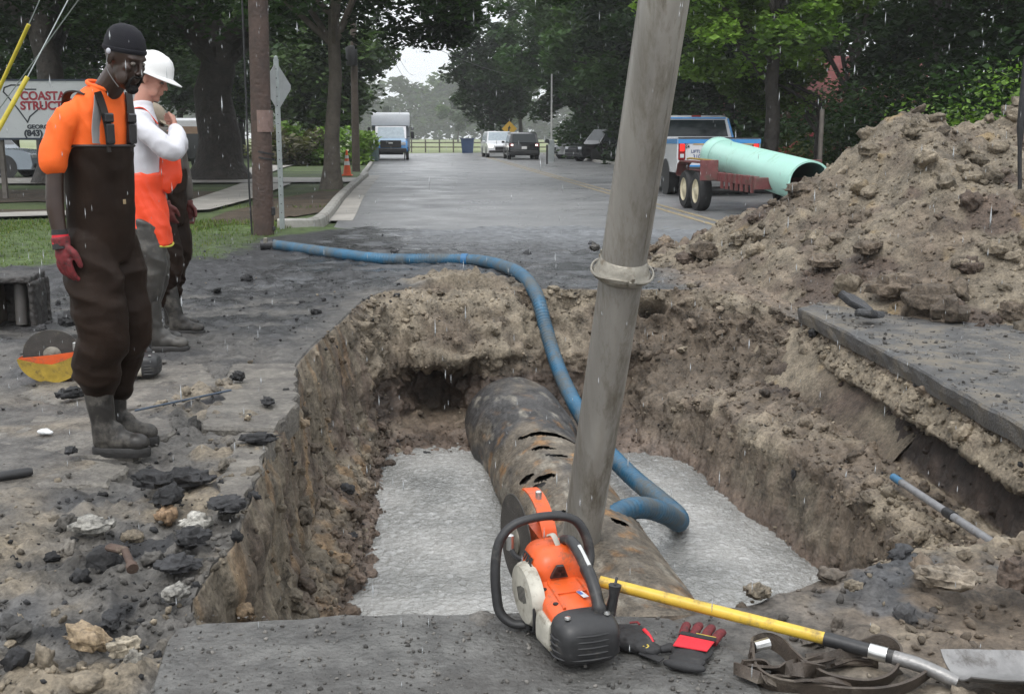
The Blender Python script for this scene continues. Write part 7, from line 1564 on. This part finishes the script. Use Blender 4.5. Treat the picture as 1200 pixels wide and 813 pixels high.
# ---- distant cars
make_suv('black suv with lit lamps on the right of the road beyond the leaning pipe', (.55, 71.0, 0), R(95), M_CBLK, H=1.66, W=1.9)
c2 = make_suv('white car with pale blue windscreen just left of the distant black suv', (-.95, 77.5, 0), R(-83), M_CWHT, H=1.75, W=1.95, lit='front', glass=M_GLL, L=5.0)
c3 = make_suv('black suv parked on the right verge partly behind the leaning pipe', (5.55, 65, 0), R(-152), M_CBLK, H=1.85, lit='', L=4.8)
c4 = make_suv('white low car parked nose on beside the black parked suv', (4.75, 72, 0), R(-165), M_CWHT, H=1.35, lit='', L=4.4)
c5 = make_suv('silver blue suv parked under the white company sign at the left border', (-18.65, 39.2, 0), R(0), M_CSIL, H=1.72, lit='', L=4.7, r=.36, wb=2.75)
c6 = make_suv('dark red car parked by the trees right of the pickup', (11.9, 44, 0), R(170), M_CRED, H=1.55, lit='')
q = at(226, 175, Y=48)
wv = thing('parked_van', 'dark van with a white roof seen between the oak trunks', 'van', (q.x, 50, 0), R(90)); MB().box((0, 0, 1.0), (4.4, 1.9, 1.3), b=.12).build('body', M_CBLK, wv); MB().box((0, 0, 1.9), (4.3, 1.8, .52), b=.1).build('roof', M_CWHT, wv); MB().box((-2.21, 0, 1.66), (.03, 1.6, .3)).build('rear_stripe', mat('tan stripe', (.3, .2, .14), .5), wv)
for x_ in (-1.3, 1.3):
    for s in (-1, 1): wheel(wv, x_, s*.85, .34, .22, M_RIMA, s)
q = at(437, 187, Y=64); tb = thing('utility_box', 'grey green utility box on the grass left of the bus', 'utility box', (q.x-.2, 64.5, 0)); MB().box((0, 0, .65), (.9, .7, 1.3), b=.05).build('cabinet', mat('grey green metal', (.10, .15, .15), .5), tb); MB().box((0, 0, 1.33), (1.0, .8, .08), b=.02).build('lid', mat('grey green lid', (.13, .18, .18), .5), tb)

# ---------------------------------------------------------------- rain and haze
M_DROP = mat('rain drop', (.75, .78, .80), .1, bump=0, trans=.6, spec=.5)
nd = 2600; yd = 1.6+rng.random(nd)**.7*9; px_r = rng.random(nd)*1300-50; py_r = rng.random(nd)*840-20; Vd, Fd = [], []
v0 = np.array([(0, 0, 1.5), (.5, 0, 0), (-.25, .433, 0), (-.25, -.433, 0), (0, 0, -1.2)]); f0 = np.array([(0, 1, 2), (0, 2, 3), (0, 3, 1), (4, 2, 1), (4, 3, 2), (4, 1, 3)])
xr = rng.uniform(-1, 1, nd)*(.50*yd); zr = rng.uniform(.05, 1, nd)*(2.6+.15*yd)
for k in range(nd):
    s_ = .0030*rng.uniform(.6, 1.2); L_ = rng.uniform(2, 5.0)
    if zr[k] < .1: continue
    Vd.append(v0*np.array((s_, s_, s_*L_))+(xr[k], yd[k], zr[k])); Fd.append(f0+5*(len(Vd)-1))
tag(mesh_np('rain', np.concatenate(Vd), np.concatenate(Fd), M_DROP), 'falling rain drops', 'rain', kind='stuff')
hz_m = bpy.data.materials.new('misty air'); hz_m.use_nodes = True; nt = hz_m.node_tree; nt.nodes.clear(); o_ = nt.nodes.new('ShaderNodeOutputMaterial'); pv = nt.nodes.new('ShaderNodeVolumePrincipled')
pv.inputs['Color'].default_value = (.93, .95, .97, 1); pv.inputs['Density'].default_value = .00052; pv.inputs['Anisotropy'].default_value = .0; nt.links.new(pv.outputs[0], o_.inputs['Volume'])
HB = MB(); HB.box((0, 245, 19), (1100, 780, 41)); tag(HB.build('haze', hz_m), kind='stuff')
